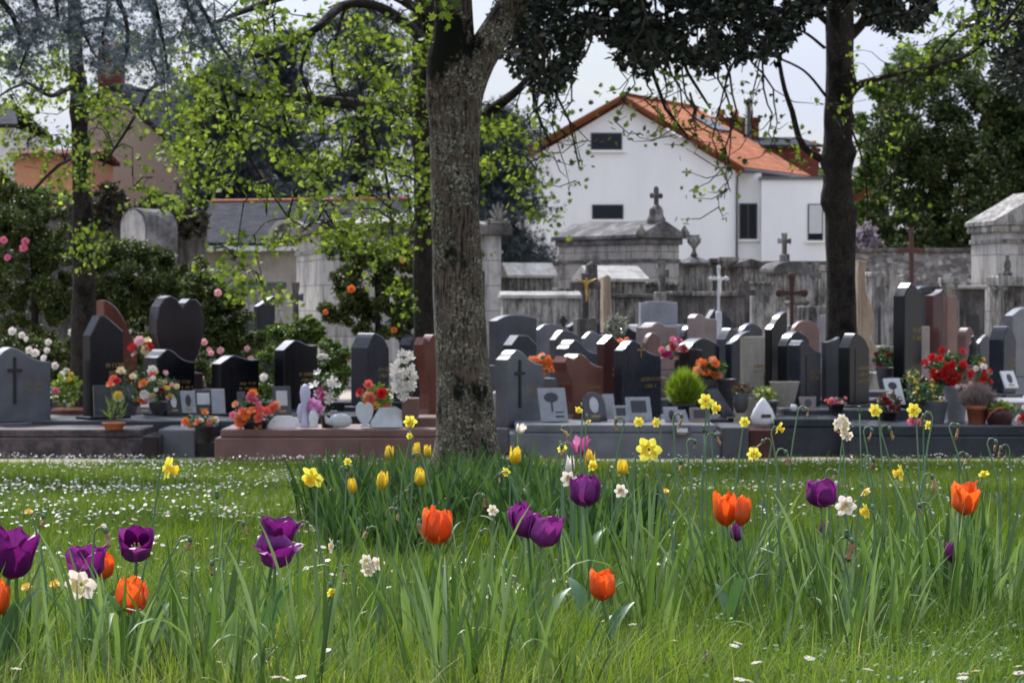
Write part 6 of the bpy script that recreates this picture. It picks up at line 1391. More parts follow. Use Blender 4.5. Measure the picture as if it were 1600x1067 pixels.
# --- broad evergreens and hedges as clumpy crowns
def clump_tree(label, D, lobes, n, size, mat, name='evergreen_tree', T='oval', cat='tree', trunk_px=None, extra=None):
    """lobes: (px,py,rx,ry) in picture units with real depth; leaves sit mostly near the surface of many small clumps"""
    cx = trunk_px or sum(l[0] for l in lobes) / len(lobes); r = tree_root(name, label, cx, D, cat); s_ = S(D); g = r.location.z
    top = min(l[1] for l in lobes); zt = P(0, top, D).z; MB().tube([(r.location.x, D, g - .05), (r.location.x + .05, D, (g + zt) / 2), (r.location.x, D, zt)], [max(.04, (zt - g) * .025), max(.03, (zt - g) * .018), .01], 8).build('trunk', M['barkd'], r)
    cl_ = []
    tot = sum(l[2] * l[3] for l in lobes)
    for (px, py, rx, ry) in lobes:
        m_ = max(3, int(84 * rx * ry / tot * len(lobes) ** .3))
        for _ in range(m_):
            a = R_.uniform(0, 2 * math.pi); q = R_.random() ** .45; dd = R_.uniform(-1, 1)
            cl_.append((P(px + rx * q * math.cos(a), py + ry * q * math.sin(a), D + dd * rx / s_ * .7), R_.uniform(.16, .36) * min(rx, ry) / s_))
    pos = []
    per = n // len(cl_)
    for (c, rr) in cl_:
        u = rng.normal(size=(per, 3)); u /= np.linalg.norm(u, axis=1)[:, None]; q = rng.uniform(.35, 1.08, per)
        pos.append(np.array(c) + u * (q * rr)[:, None] * np.array([1.1, 1.1, .85]))
    pos = np.concatenate(pos); pos = pos[pos[:, 2] > g + .01]
    leafobj('crown', pos, size, mat, r, T, (.2, 2.6)); localise(r)
    return r
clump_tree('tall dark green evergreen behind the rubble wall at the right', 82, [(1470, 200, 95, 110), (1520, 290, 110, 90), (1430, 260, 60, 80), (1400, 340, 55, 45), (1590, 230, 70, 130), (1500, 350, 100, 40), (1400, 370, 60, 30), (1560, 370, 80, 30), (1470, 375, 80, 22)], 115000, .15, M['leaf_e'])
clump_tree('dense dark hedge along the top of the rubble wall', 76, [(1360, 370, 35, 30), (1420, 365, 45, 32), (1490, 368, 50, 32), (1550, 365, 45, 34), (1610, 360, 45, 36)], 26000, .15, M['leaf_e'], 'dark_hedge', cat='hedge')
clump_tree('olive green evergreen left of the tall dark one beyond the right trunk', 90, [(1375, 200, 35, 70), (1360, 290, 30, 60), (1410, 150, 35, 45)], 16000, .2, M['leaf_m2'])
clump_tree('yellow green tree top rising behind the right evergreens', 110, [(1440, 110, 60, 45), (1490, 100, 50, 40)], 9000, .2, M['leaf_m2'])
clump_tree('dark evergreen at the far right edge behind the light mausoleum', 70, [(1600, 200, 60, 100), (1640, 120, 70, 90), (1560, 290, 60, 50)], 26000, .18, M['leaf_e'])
clump_tree('pale mauve lilac bush above the rubble wall beside the right trunk', 66, [(1352, 368, 20, 18), (1366, 385, 14, 10)], 1600, .12, leafmat('lilac_blossom', [(0, (.10, .10, .07)), (.45, (.25, .20, .24)), (1, (.45, .38, .52))], .7, .2), 'lilac_bush', cat='shrub')
clump_tree('brown twiggy bush on the rubble wall', 65.5, [(1400, 392, 30, 12), (1380, 398, 30, 10), (1450, 392, 20, 8)], 1600, .1, M['leaf_e'], 'wall_bush', cat='shrub')
clump_tree('dark ivy mass on the wall below the brown gable', 69, [(190, 325, 40, 20), (250, 330, 50, 22), (170, 310, 20, 22), (140, 340, 40, 25), (300, 350, 25, 20)], 7000, .18, leafmat('brown_ivy', [(0, (.012, .014, .008)), (.6, (.04, .035, .02)), (1, (.09, .08, .04))], .6, .15), 'ivy', cat='ivy')
clump_tree('dark rounded bush far left beside the pale house', 76, [(-5, 295, 25, 25)], 2500, .16, M['leaf_e'], 'far_bush', cat='bush')
clump_tree('leafy green trees between the pale house and the orange outbuilding', 78, [(70, 320, 50, 25), (30, 330, 40, 25)], 4500, .17, M['leaf_m2'])
# camellias and shrubs behind the left graves
SH = [
 ('large camellia with a few pink flowers at the left edge', 36.5, [(30, 400, 60, 80), (90, 440, 45, 60), (10, 330, 45, 40), (40, 500, 60, 40), (70, 345, 40, 35)], 41990, 0.061, 'leaf_m', 'camellia', [(12, 403), (37, 388), (40, 378), (5, 376)], 'f_pink'),
 ('camellia right of the left trunk', 37.5, [(200, 430, 60, 55), (180, 500, 50, 40), (250, 480, 55, 50), (170, 390, 30, 30), (280, 420, 35, 40)], 41990, 0.061, 'leaf_m', 'camellia', [(172, 520)], 'f_white'),
 ('dark glossy camellia with pale pink blooms right of the heart stone', 36.0, [(350, 500, 40, 45), (320, 460, 35, 35), (370, 540, 45, 30), (300, 530, 30, 40)], 29070, 0.061, 'leaf_m', 'camellia', [(340, 458), (386, 545), (327, 547), (345, 548), (392, 562)], 'f_lpink'),
 ('tall loose orange flowered shrub left of the central trunk', 35.0, [(572, 435, 48, 50), (625, 430, 35, 70), (535, 470, 35, 35), (600, 500, 50, 35), (640, 480, 25, 60), (540, 385, 30, 30)], 41990, 0.054, 'leaf_m', 'rose_shrub', [(549, 452), (630, 407), (508, 488), (616, 516), (543, 560)], 'f_orange'),
 ('low bright green shrub left of the orange flowered one', 34.5, [(460, 535, 35, 25), (480, 515, 25, 20), (440, 520, 20, 16)], 8398, 0.054, 'leaf_m2', 'low_shrub', [], None),
 ('green bushes between the black headstones', 33.0, [(500, 590, 45, 35), (420, 585, 22, 40), (520, 560, 25, 30)], 13566, 0.050, 'leaf_m2', 'low_shrub', [(413, 590)], 'f_white'),
 ('white flowering azalea behind the light grey headstone at left', 33.5, [(60, 560, 45, 30), (30, 540, 30, 20), (100, 590, 25, 25)], 13566, 0.050, 'leaf_m', 'azalea', [(20, 518), (34, 524), (42, 530), (70, 560), (76, 535), (74, 548), (85, 572), (55, 552), (45, 548), (112, 520), (64, 576), (97, 585)], 'f_white'),
 ('leafy green bushes behind the tall black headstone', 34, [(195, 560, 40, 30), (215, 520, 20, 25), (120, 560, 25, 40), (310, 580, 30, 30)], 14535, 0.050, 'leaf_m', 'low_shrub', [(318, 535), (330, 552), (305, 560), (312, 590)], 'f_lpink'),
 ('green bush behind the grave flowers right of the trunk', 35, [(1180, 590, 16, 14), (1075, 600, 15, 12)], 2907, 0.043, 'leaf_m2', 'low_shrub', [], None),
 ('dark green plants behind the very tall black headstone', 34, [(1385, 560, 16, 16), (1420, 570, 18, 14)], 3876, 0.043, 'leaf_m', 'low_shrub', [], None),
]
for (lb, D, lobes, n, sz, mt, nm, fls, fc) in SH:
    r = clump_tree(lb, D, lobes, n, sz, M[mt], nm, cat='shrub')
    for (fx, fy) in fls:
        q = P(fx, fy, D - .9) - r.location; bo = link('blossom', blossom('puff', fc), None, r, q); k = R_.uniform(.04, .065); bo.scale = (k, k, k); bo.rotation_euler = (rad(70), 0, R_.uniform(-1, 1))
# ------------------------------------------------------------------ bulb flowers of the lawn
def petal_stuff(name, stops, rough=.38, trans=.4, tc=(1.2, 1.0, 1.0), vein=.28, grad=.35): return leafmat(name, stops, rough, trans, tc, attr=False, spec=.3, vein=vein, grad=grad)
M['t_purple'] = petal_stuff('purple_tulip_petals', [(0, (.075, .004, .075)), (.5, (.17, .012, .165)), (1, (.34, .07, .33))])
M['t_orange'] = petal_stuff('orange_tulip_petals', [(0, (.72, .075, .012)), (.5, (.86, .14, .02)), (1, (.92, .26, .06))], tc=(1.1, 1.1, .9))
M['t_yellow'] = petal_stuff('yellow_tulip_petals', [(0, (.75, .42, .02)), (.5, (.88, .62, .04)), (1, (.92, .74, .10))], tc=(1.05, 1.1, .8))
M['t_mag'] = petal_stuff('magenta_tulip_petals', [(0, (.30, .03, .18)), (.5, (.50, .07, .30)), (1, (.75, .45, .55))])
M['t_white'] = petal_stuff('white_tulip_petals', [(0, (.62, .66, .48)), (.5, (.80, .80, .68)), (1, (.85, .85, .78))])
M['d_yellow'] = petal_stuff('yellow_daffodil_petals', [(0, (.80, .66, .06)), (.5, (.88, .76, .12)), (1, (.90, .80, .22))], tc=(1.05, 1.1, .7), grad=0)
M['d_gold'] = petal_stuff('golden_trumpet', [(0, (.82, .56, .02)), (.5, (.88, .66, .04)), (1, (.90, .72, .08))], grad=0)
M['d_cream'] = petal_stuff('cream_narcissus_petals', [(0, (.76, .74, .55)), (.5, (.84, .83, .70)), (1, (.88, .87, .78))], grad=0)
M['d_pale'] = petal_stuff('pale_yellow_crown', [(0, (.72, .62, .20)), (.5, (.82, .74, .32)), (1, (.86, .80, .42))], grad=0)
M['stem'] = leafmat('flower_stems', [(0, (.05, .12, .035)), (.5, (.085, .18, .05)), (1, (.13, .23, .07))], .4, .15, attr=False)
M['stem_g'] = leafmat('grey_green_stems', [(0, (.07, .14, .07)), (.5, (.12, .21, .11)), (1, (.19, .28, .16))], .45, .15, attr=False)
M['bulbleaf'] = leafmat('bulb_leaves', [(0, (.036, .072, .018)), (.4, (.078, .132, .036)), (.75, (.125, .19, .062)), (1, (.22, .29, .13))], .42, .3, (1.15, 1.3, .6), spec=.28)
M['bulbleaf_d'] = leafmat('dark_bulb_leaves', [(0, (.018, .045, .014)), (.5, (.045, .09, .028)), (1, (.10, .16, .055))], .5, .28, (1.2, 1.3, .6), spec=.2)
M['tulipleaf'] = leafmat('tulip_leaves', [(0, (.045, .11, .05)), (.5, (.08, .165, .07)), (1, (.13, .22, .10))], .4, .25, attr=False)
M['wilt'] = leafmat('wilted_petals', [(0, (.18, .08, .035)), (.5, (.36, .21, .11)), (1, (.55, .42, .28))], .7, .25, attr=False)
M['seed'] = leafmat('seed_heads', [(0, (.03, .07, .03)), (.5, (.07, .13, .06)), (1, (.12, .18, .09))], .4, .05, attr=False)
def grid_mesh(name, fn, nu, nv, thick=0):
    vs = [fn(-1 + 2 * i / (nu - 1), j / (nv - 1)) for j in range(nv) for i in range(nu)]
    fs = [(j * nu + i, j * nu + i + 1, (j + 1) * nu + i + 1, (j + 1) * nu + i) for j in range(nv - 1) for i in range(nu - 1)]
    me = bpy.data.meshes.new(name); me.from_pydata(vs, [], fs); me.polygons.foreach_set('use_smooth', [True] * len(fs)); me.update(); return me
def tulip_petal(R, H, openf, seed, pointed=.0, flare=0.0):
    rr = random.Random(seed); o3 = Vector((rr.uniform(0, 50), 0, 0)); bend = rr.uniform(-.12, .12)
    def fn(u, v):
        prof = math.sin(math.pi * .5 * min(1, (v + .04) / .42)) ** .75
        if v > .42: prof = 1 + (openf - 1) * ((v - .42) / .58) ** 1.5
        r = R * prof + flare * R * max(0, v - .55) ** 2 * 4
        a = 1.0 * min(1, (v * 3.2 + .22)) * (math.sqrt(max(0, 1 - (max(0, v - .35) / .655) ** (3.4 - 2.2 * pointed))))
        ang = a * (1.02 - .2 * pointed) * u
        q = Vector((r * math.cos(ang), r * math.sin(ang), H * (v - .03 * u * u * v)))
        crease = -.06 * R * (1 - abs(u)) ** 4 * v; q.x += crease
        n_ = noise.noise(Vector((u * 1.3, v * 1.8, 0)) + o3) * R * .24 * v + noise.noise(Vector((u * 4, v * 4, 3)) + o3) * R * .10 * v
        q.x += n_ + .10 * R * u * u * v * (openf - .5); q.z += noise.noise(Vector((u * 2.5, 5, 0)) + o3) * H * .13 * v
        q.y += bend * R * v * v
        return q
    return fn
_pc = {}
def petals_for(kind, openf, pointed, flare):
    """unit petals (radius 1, height 1) shared by all tulips of that form"""
    key = (kind, openf, pointed, flare)
    if key not in _pc:
        _pc[key] = []
        for s_ in range(3):
            me = grid_mesh('petal', tulip_petal(1, 1, openf, s_ + int(openf * 10), pointed, flare), 9, 11); me.materials.append(M[kind]); _pc[key].append(me)
    return _pc[key]
def stem_obj(parent, a, b, r0, r1, mat, bow=(0, 0), neck=None, n=7):
    """a,b local points"""
    a, b = Vector(a), Vector(b); pts = []
    for k in range(n + 1):
        t_ = k / n; q = a.lerp(b, t_); q += Vector((bow[0], bow[1], 0)) * math.sin(math.pi * t_); pts.append(q)
    if neck: pts += [b + Vector(q) for q in neck]
    m_ = len(pts); return MB().tube(pts, [r0 + (r1 - r0) * i / (m_ - 1) for i in range(m_)], 7, cap=True).build('stem', mat, parent)
def strap(mb, base, az, L_, w_, lean, droop, fold=.25, twist=0, segs=9):
    """one strap leaf : V folded blade that bends over"""
    d = Vector((math.cos(az), math.sin(az), 0)); s_ = Vector((-d.y, d.x, 0)); p = Vector(base); el = math.pi / 2 - lean; vs = []
    for k in range(segs + 1):
        t_ = k / segs; ww = w_ * .5 * min(1, .75 + t_) * (1 - max(0, (t_ - .62) / .38) ** 2 * .96)
        tw = twist * t_; sd_ = (s_ * math.cos(tw) + d * math.sin(tw)); nrm = (d * -math.sin(el) + Vector((0, 0, math.cos(el)))) * fold * ww
        vs += [p + sd_ * ww + nrm, p - nrm * .2, p - sd_ * ww + nrm]
        el -= droop / segs * (0.3 + 1.7 * t_ ** 1.2); p = p + (d * math.cos(el) + Vector((0, 0, math.sin(el)))) * (L_ / segs)
    fs = []
    for k in range(segs):
        a = k * 3; fs += [(a, a + 1, a + 4, a + 3), (a + 1, a + 2, a + 5, a + 4)]
    mb.add(vs, fs, True)
def tulip(label, px, py, wpx, hpx, D, mat, openf=.75, tilt=(0, 0), leaves=2, pointed=0.0, flare=0, group=None, stemlen=None, name='tulip'):
    s_ = S(D); bx = P(px, py + hpx / 2, D); gx = bx.x + R_.uniform(-.025, .025) - tilt[0] * .10; g = gz(gx, D)
    r = thing(name, label, 'flower', (gx, D, g), 0, group); b_ = bx - r.location
    stem_obj(r, (0, 0, -.01), b_ + Vector((0, 0, hpx / s_ * .04)), .0046, .004, M['stem'], (R_.uniform(-.012, .012), 0))
    R = wpx / 2 / s_ * .93; H = hpx / s_ * .95; ms = petals_for(mat, openf, pointed, flare); tl = Matrix.Rotation(tilt[0], 4, 'Y') @ Matrix.Rotation(tilt[1], 4, 'X')
    a0 = R_.uniform(0, 1)
    for k in range(6):
        k_ = (.93 if k % 2 else 1.0) * R_.uniform(.96, 1.04) / max(1.0, 1 + (openf - 1) * .6 + flare * .55)
        o = link('petal', ms[k % 3], None, r, b_); o.rotation_euler = (tl @ Matrix.Rotation(a0 + k * math.pi / 3 + R_.uniform(-.12, .12), 4, 'Z') @ Matrix.Rotation(R_.uniform(-.08, .10) * (1 + openf), 4, 'Y')).to_euler(); o.scale = (R * k_, R * k_, H * R_.uniform(.86, 1.05))
    if openf > .85:   # stamens and pistil seen in open blooms
        q = MB()
        for k in range(6):
            a = k * math.pi / 3; q.tube([(0, 0, 0), (.18 * R * math.cos(a), .18 * R * math.sin(a), .3 * H), (.25 * R * math.cos(a), .25 * R * math.sin(a), .5 * H)], [.001, .001, .0022], 4)
        q.lathe([(.003, 0), (.004, .35 * H), (.006, .4 * H)], 6); o = q.build('stamens', M['d_pale'], r, b_); o.rotation_euler = tl.to_euler()
    for k in range(leaves):
        mb = MB(); az = R_.uniform(0, 6.28); 
        strap(mb, (0, 0, 0), az, R_.uniform(.14, .22), R_.uniform(.028, .042), R_.uniform(.15, .4), R_.uniform(.2, .9), .35, R_.uniform(-.6, .6)); mb.build('leaf', M['tulipleaf'], r)
    return r
PU, OR, YE = 'tulips with deep purple petals', 'tulips with bright orange petals', 'closed yellow tulips'
TU = [
 ('large open purple tulip cut off by the left edge of the photo', 14, 862, 66, 80, 5.0, 't_purple', .95, (.25, .1), 2, 0, .15, PU),
 ('low wide purple tulip with an orange one peeping out behind it', 137, 876, 66, 52, 5.4, 't_purple', .95, (.05, .3), 2, 0, .15, PU),
 ('open purple tulip showing pale stamens above the orange tulip at left', 213, 844, 58, 56, 5.6, 't_purple', 1.0, (.08, .6), 1, 0, .2, PU),
 ('upper of two overlapping purple tulips left of centre', 432, 827, 62, 50, 5.6, 't_purple', 1.0, (.15, .1), 1, 0, .35, PU),
 ('lower of two overlapping purple tulips left of centre, petals spread flat', 430, 863, 72, 44, 5.5, 't_purple', 1.3, (.1, .2), 1, 0, .5, PU),
 ('upper left of the two touching purple tulips in the middle', 825, 811, 44, 56, 5.8, 't_purple', .7, (-.25, .1), 1, 0, 0, PU),
 ('lower right of the two touching purple tulips in the middle', 846, 826, 52, 54, 5.75, 't_purple', .85, (.35, .1), 1, 0, .1, PU),
 ('rounded purple tulip with one petal pointing right, below the magenta tulip', 914, 765, 50, 52, 6.2, 't_purple', .72, (.06, .05), 2, 0, .0, PU),
 ('deep purple tulip at right beside the cream narcissus', 1282, 769, 50, 46, 6.4, 't_purple', .88, (.1, .1), 1, 0, .1, PU),
 ('small half hidden purple tulip behind the leaves under the cream narcissus', 1288, 826, 18, 24, 6.9, 't_purple', .7, (0, 0), 0, 0, 0, PU),
 ('small half hidden purple tulip behind the right orange tulip pair', 1152, 830, 22, 30, 6.9, 't_purple', .7, (0, 0), 0, 0, 0, PU),
 ('purple tulip buried in the leaves at lower right', 1490, 862, 26, 34, 6.7, 't_purple', .8, (0.1, 0), 0, 0, 0, PU),
 ('dark purple fallen bloom low in the grass near the daisies', 1102, 1027, 20, 22, 5.05, 't_purple', .8, (.4, .3), 0, 0, 0, PU),
 ('big round orange tulip low at left below the open purple one', 205, 927, 54, 58, 5.2, 't_orange', .66, (.03, .05), 2, 0, 0, OR),
 ('orange tulip cut off by the left edge of the photo', -5, 933, 42, 56, 5.0, 't_orange', .7, (.0, 0), 1, 0, 0, OR),
 ('orange tulip half hidden behind the low wide purple tulip', 162, 883, 30, 42, 5.7, 't_orange', .7, (.1, 0), 1, 0, 0, OR),
 ('orange tulip standing left of the two touching purple tulips', 683, 820, 53, 60, 5.8, 't_orange', .8, (.05, .05), 2, 0, 0, OR),
 ('lowest orange tulip in the middle, alone in the grass', 941, 913, 47, 49, 5.3, 't_orange', .86, (.0, .08), 1, 0, 0, OR),
 ('left half of the orange tulip pair with a petal split open', 1135, 793, 36, 56, 6.2, 't_orange', .8, (-.05, .05), 2, 0, 0, OR),
 ('right half of the orange tulip pair', 1157, 797, 28, 48, 6.15, 't_orange', .75, (.12, 0), 0, 0, 0, OR),
 ('ragged orange tulip standing in the leaves at the far right', 1505, 778, 48, 52, 6.4, 't_orange', 1.0, (.06, .15), 1, .5, .3, OR),
 ('yellow tulip next to a wilted daffodil left of the trunk, highest row', 608, 706, 15, 24, 11.5, 't_yellow', .5, (.0, 0), 1, .3, 0, YE),
 ('yellow tulip behind a wilted daffodil just left of the trunk', 650, 703, 15, 26, 11.2, 't_yellow', .5, (.05, 0), 1, .3, 0, YE),
 ('slim yellow tulip touching the left edge of the trunk', 668, 704, 11, 21, 11.4, 't_yellow', .5, (.0, 0), 1, .3, 0, YE),
 ('leftmost closed yellow tulip of the clump', 551, 757, 15, 28, 10.4, 't_yellow', .55, (-.04, 0), 2, .3, 0, YE),
 ('plump closed yellow tulip in the middle of the clump', 597, 749, 18, 30, 10.2, 't_yellow', .55, (.0, 0), 2, .3, 0, YE),
 ('plump closed yellow tulip at the right of the clump below the trunk', 655, 744, 19, 30, 10.1, 't_yellow', .55, (.04, 0), 2, .3, 0, YE),
 ('yellow tulip right of the trunk', 804, 711, 18, 30, 10.4, 't_yellow', .6, (.1, 0), 2, .3, 0, YE),
 ('yellow tulip between the magenta tulip and the large daffodil', 974, 729, 18, 27, 9.6, 't_yellow', .6, (-.05, 0), 2, .3, 0, YE),
 ('yellow tulip directly below the magenta tulip', 921, 716, 14, 34, 8.6, 't_yellow', .65, (.0, 0), 1, .3, 0, YE),
 ('star shaped magenta tulip with pointed spread petals', 908, 696, 34, 30, 8.4, 't_mag', 1.1, (-.1, .15), 1, 1.0, .75, None),
 ('white pointed tulip right of the trunk before the grey kerb', 810, 669, 16, 18, 10.6, 't_white', .9, (.5, .1), 1, .9, .2, None),
 ('greenish white tulip behind the rounded purple tulip', 891, 725, 16, 36, 8.8, 't_white', .6, (.0, 0), 1, .5, 0, None),
]
for a_ in TU: tulip(a_[0], *a_[1:12], group=a_[12])

def daff_petal(u, v):
    w_ = .36 * math.sin(math.pi * min(1, (v * .80 + .14))) ** .8 * (1 if v < .97 else .5)
    return Vector((.12 + .88 * v, u * w_, .10 * v * v - .09 * (1 - abs(u)) * v + .05 * math.sin(v * 7) * u))
def trumpet(u, v):
    a = math.pi * u; r = .20 + .10 * v + .13 * max(0, v - .7) * 3.3 + (.035 * math.sin(a * 9) * v ** 4)
    return Vector((r * math.cos(a), r * math.sin(a), .85 * v + .03 * math.sin(a * 7) * v ** 4))
def small_cup(u, v):
    a = math.pi * u; r = .16 + .22 * v + .03 * math.sin(a * 8) * v; return Vector((r * math.cos(a), r * math.sin(a), .32 * v))
_dm = {}
def dmesh(kind, mat):
    if (kind, mat) not in _dm:
        me = grid_mesh({'p': 'petal', 't': 'trumpet', 'c': 'crown'}[kind], {'p': daff_petal, 't': trumpet, 'c': small_cup}[kind], 7 if kind == 'p' else 37, 9 if kind == 'p' else 6); me.materials.append(M[mat]); _dm[(kind, mat)] = me
    return _dm[(kind, mat)]
def daff_head(r, c, R, face, pm, cm, cup='t', depth=1.0, back=0, double=False):
    """face : direction the flower looks, local = world directions"""
    q = Vector(face).normalized().to_track_quat('Z', 'Y'); 
    for k in range(6 if not double else 14):
        o = link('petal', dmesh('p', pm), None, r, c); kk = R * (.94 if k % 2 else 1.0) * (1 if k < 6 else R_.uniform(.4, .75))
        o.rotation_euler = (q.to_matrix().to_4x4() @ Matrix.Rotation(k * math.pi / 3 + (.3 if k > 5 else 0) + R_.uniform(-.1, .1), 4, 'Z') @ Matrix.Rotation(-back - R_.uniform(-.12, .12) - (.5 if k > 5 else 0), 4, 'Y')).to_euler(); o.scale = (kk, kk, kk)
    if not double:
        o = link('trumpet' if cup == 't' else 'crown', dmesh(cup, cm), None, r, c); o.rotation_euler = q.to_euler(); o.scale = (R, R, R * depth)
    else:
        for k in range(4):
            o = link('crown', dmesh('c', cm), None, r, Vector(c) + Vector((R_.uniform(-1, 1), -.3, R_.uniform(-1, 1))) * R * .3); o.rotation_euler = q.to_euler(); o.scale = (R * .5,) * 3
def daffodil(label, px, py, size, D, face, pm='d_yellow', cm='d_gold', cup='t', depth=1.0, heads=None, leaf=0, name='daffodil', group=None, back=0, double=False, foot=0):
    s_ = S(D); c = P(px, py, D); gx = c.x + (foot / s_ if foot else R_.uniform(-.03, .03)); g = gz(gx, D); r = thing(name, label, 'flower', (gx, D, g), 0, group); R = size / 2 / s_
    hs = heads or [(0, 0, face)]; f = Vector(hs[0][2]).normalized(); c0 = c - r.location
    bk = c0 - f * R * .25; fh = Vector((f.x, f.y, 0)); top = bk - fh * .018 + Vector((0, 0, -.02))
    neck = [Vector((fh.x * .003, fh.y * .003, .012)), Vector((fh.x * .012, fh.y * .012, .021)), bk - top]
    stem_obj(r, (0, 0, -.01), top, .0033, .0022, M['stem_g'], (R_.uniform(-.045, .045), 0), neck)
    MB().lathe([(.0022, 0), (.0045, .006), (.003, .014)], 7, tuple(bk - f * .012)).build('ovary', M['stem_g'], r)
    for (dx, dy, fc) in hs:
        daff_head(r, c0 + Vector((dx / s_, -abs(dx) * .1 / s_, -dy / s_)), R, fc, pm, cm, cup, depth, back, double)
        if dx or dy: MB().tube([top, (top + c0) / 2 + Vector((dx * .5 / s_, 0, -dy * .3 / s_)), c0 + Vector((dx / s_, 0, -dy / s_)) - Vector(fc).normalized() * R * .2], .0016, 5).build('pedicel', M['stem_g'], r)
    return r
CN = 'cream narcissi in the lawn'; YD = 'yellow daffodils in the lawn'
daffodil('yellow daffodil facing right on a long arching stem above the daisies at left', 262, 731, 40, 6.6, (.9, -.3, -.25), foot=-60, depth=.9, group=YD)
daffodil('yellow daffodil nodding down left of the yellow tulips', 489, 745, 42, 6.6, (-.35, -.75, -.4), foot=55, depth=.8, group=YD)
daffodil('largest yellow daffodil, facing the viewer right of centre', 1014, 702, 44, 6.2, (-.3, -1, -.15), depth=.5, group=YD, foot=20)
daffodil('rounded yellow daffodil above the orange tulip pair', 1178, 709, 25, 6.6, (-.1, -1, -.3), depth=.5, group=YD, cm='d_gold')
daffodil('yellow daffodil seen from the side with its trumpet pointing left', 1408, 738, 30, 6.5, (-1, -.2, -.15), depth=.95, group=YD, foot=30)
daffodil('tiny yellow daffodil facing down at the far right', 1537, 740, 20, 7.2, (.1, -.6, -.8), depth=.5, group=YD)
daffodil('yellow daffodil directly right of the cream narcissus', 1354, 798, 28, 6.2, (-.9, -.3, -.2), depth=.8, group=YD)
daffodil('pale yellow bloom just above the cream narcissus', 1352, 768, 20, 6.3, (.5, -.6, -.6), depth=.5, pm='d_pale', cm='d_yellow', group=YD)
daffodil('upper of the yellow daffodil pair before the lime green conifer', 1103, 627, 27, 7.2, (-.2, -1, 0), depth=.5, group=YD)
daffodil('lower of the yellow daffodil pair before the lime green conifer', 1116, 637, 24, 7.25, (.8, -.6, 0), depth=.9, group=YD, foot=-8)
daffodil('yellow daffodil before the plaques, left of the black granite kerb corner', 1368, 641, 24, 7.2, (-.5, -.8, -.2), depth=.8, group=YD, foot=12)
daffodil('yellow daffodil in front of the big grey pot', 1428, 641, 26, 7.2, (-.4, -.9, 0), depth=.7, group=YD, foot=10)
daffodil('yellow daffodil bent to the right before the dark red kerb', 1216, 668, 24, 7.2, (.9, -.3, -.5), depth=.9, group=YD, foot=-20)
daffodil('left of two small yellow daffodils over the long grey kerb', 998, 659, 18, 7.6, (-.2, -1, 0), depth=.7, group=YD, foot=20)
daffodil('right of two small yellow daffodils over the long grey kerb', 1026, 660, 18, 7.8, (-.6, -.8, 0), depth=.6, group=YD, foot=10)
daffodil('small yellow daffodil left of the white marble drop', 1163, 659, 19, 7.6, (.1, -1, -.1), depth=.6, group=YD, foot=-14)
daffodil('yellow daffodil touching the pink pedestal left of the trunk', 641, 658, 24, 9.5, (.0, -.9, -.5), depth=.8, group=YD)
daffodil('small yellow daffodil bud over the pink slab left of the trunk', 640, 681, 12, 9.5, (.0, -.9, -.3), depth=.8, group=YD)
daffodil('small drooping yellow daffodil before the red brown headstone', 905, 640, 15, 8.0, (-.5, -.6, -.6), depth=.8, group=YD, foot=14)
daffodil('small drooping yellow bloom under the other one before the red brown headstone', 919, 658, 10, 8.0, (.3, -.6, -.7), depth=.8, group=YD, foot=0)
daffodil('small yellow daffodil on the far kerb at right', 1450, 664, 16, 7.6, (.5, -.8, -.2), depth=.6, group=YD, foot=-20)
daffodil('small yellow daffodil in the leaves left of the yellow tulips', 543, 721, 14, 9.8, (.2, -1, -.3), depth=.7, group=YD)
daffodil('yellow daffodil half wilted beside the magenta tulip on its left', 878, 700, 18, 7.4, (.3, -.8, -.5), depth=.8, group=YD, foot=-20)
daffodil('ragged yellow daffodil between yellow and purple tulips below the magenta one', 925, 727, 22, 8.0, (.7, -.7, -.3), depth=.8, group=YD)
daffodil('orange yellow daffodil right of the trunk base', 791, 737, 17, 7.5, (-.5, -.8, -.3), depth=.8, cm='d_gold', group=YD, foot=-10)
daffodil('yellow bloom lying low in the leaves left of the narcissus pair', 518, 925, 20, 5.9, (.3, -.7, -.6), depth=.7, group=YD)
daffodil('white narcissus with frilled yellow crown below the purple tulips at left', 127, 913, 58, 4.95, (-.3, -.9, -.3), pm='d_cream', cm='d_pale', depth=.45, group=CN, foot=22, name='narcissus')
daffodil('double cream narcissus between the deep purple tulip and the yellow daffodil', 1321, 790, 36, 6.2, (.0, -1, .1), pm='d_cream', cm='d_pale', group=CN, double=True, name='narcissus')
daffodil('cluster of two cream narcissus heads low in the middle left', 573, 877, 25, 5.5, (-.2, -1, 0), pm='d_cream', cm='d_pale', cup='c', heads=[(0, 0, (-.2, -1, .1)), (17, 3, (.4, -1, 0)), (2, 14, (-.1, -.9, -.5))], group=CN, name='narcissus')
daffodil('cream narcissus seen from behind left of the low pair', 518, 853, 26, 5.9, (-.8, -.3, 0), pm='d_cream', cm='d_pale', cup='c', group=CN, name='narcissus', foot=10)
daffodil('creamy white narcissus behind the rounded purple tulip on its left', 888, 748, 28, 6.8, (-.3, -.9, .1), pm='d_cream', cm='d_pale', group=CN, double=True, name='narcissus')
daffodil('creamy white narcissus right of the rounded purple tulip', 970, 767, 24, 6.8, (.1, -1, 0), pm='d_cream', cm='d_pale', group=CN, double=True, name='narcissus')
daffodil('upper cream narcissus cluster before the dark blue kerb', 1315, 661, 18, 8.0, (-.3, -1, 0), pm='d_cream', cm='d_pale', cup='c', heads=[(-6, 1, (-.5, -1, .1)), (6, 0, (.2, -1, .1)), (4, 8, (.1, -1, -.4)), (1, -7, (0, -1, .4))], group=CN, name='narcissus')
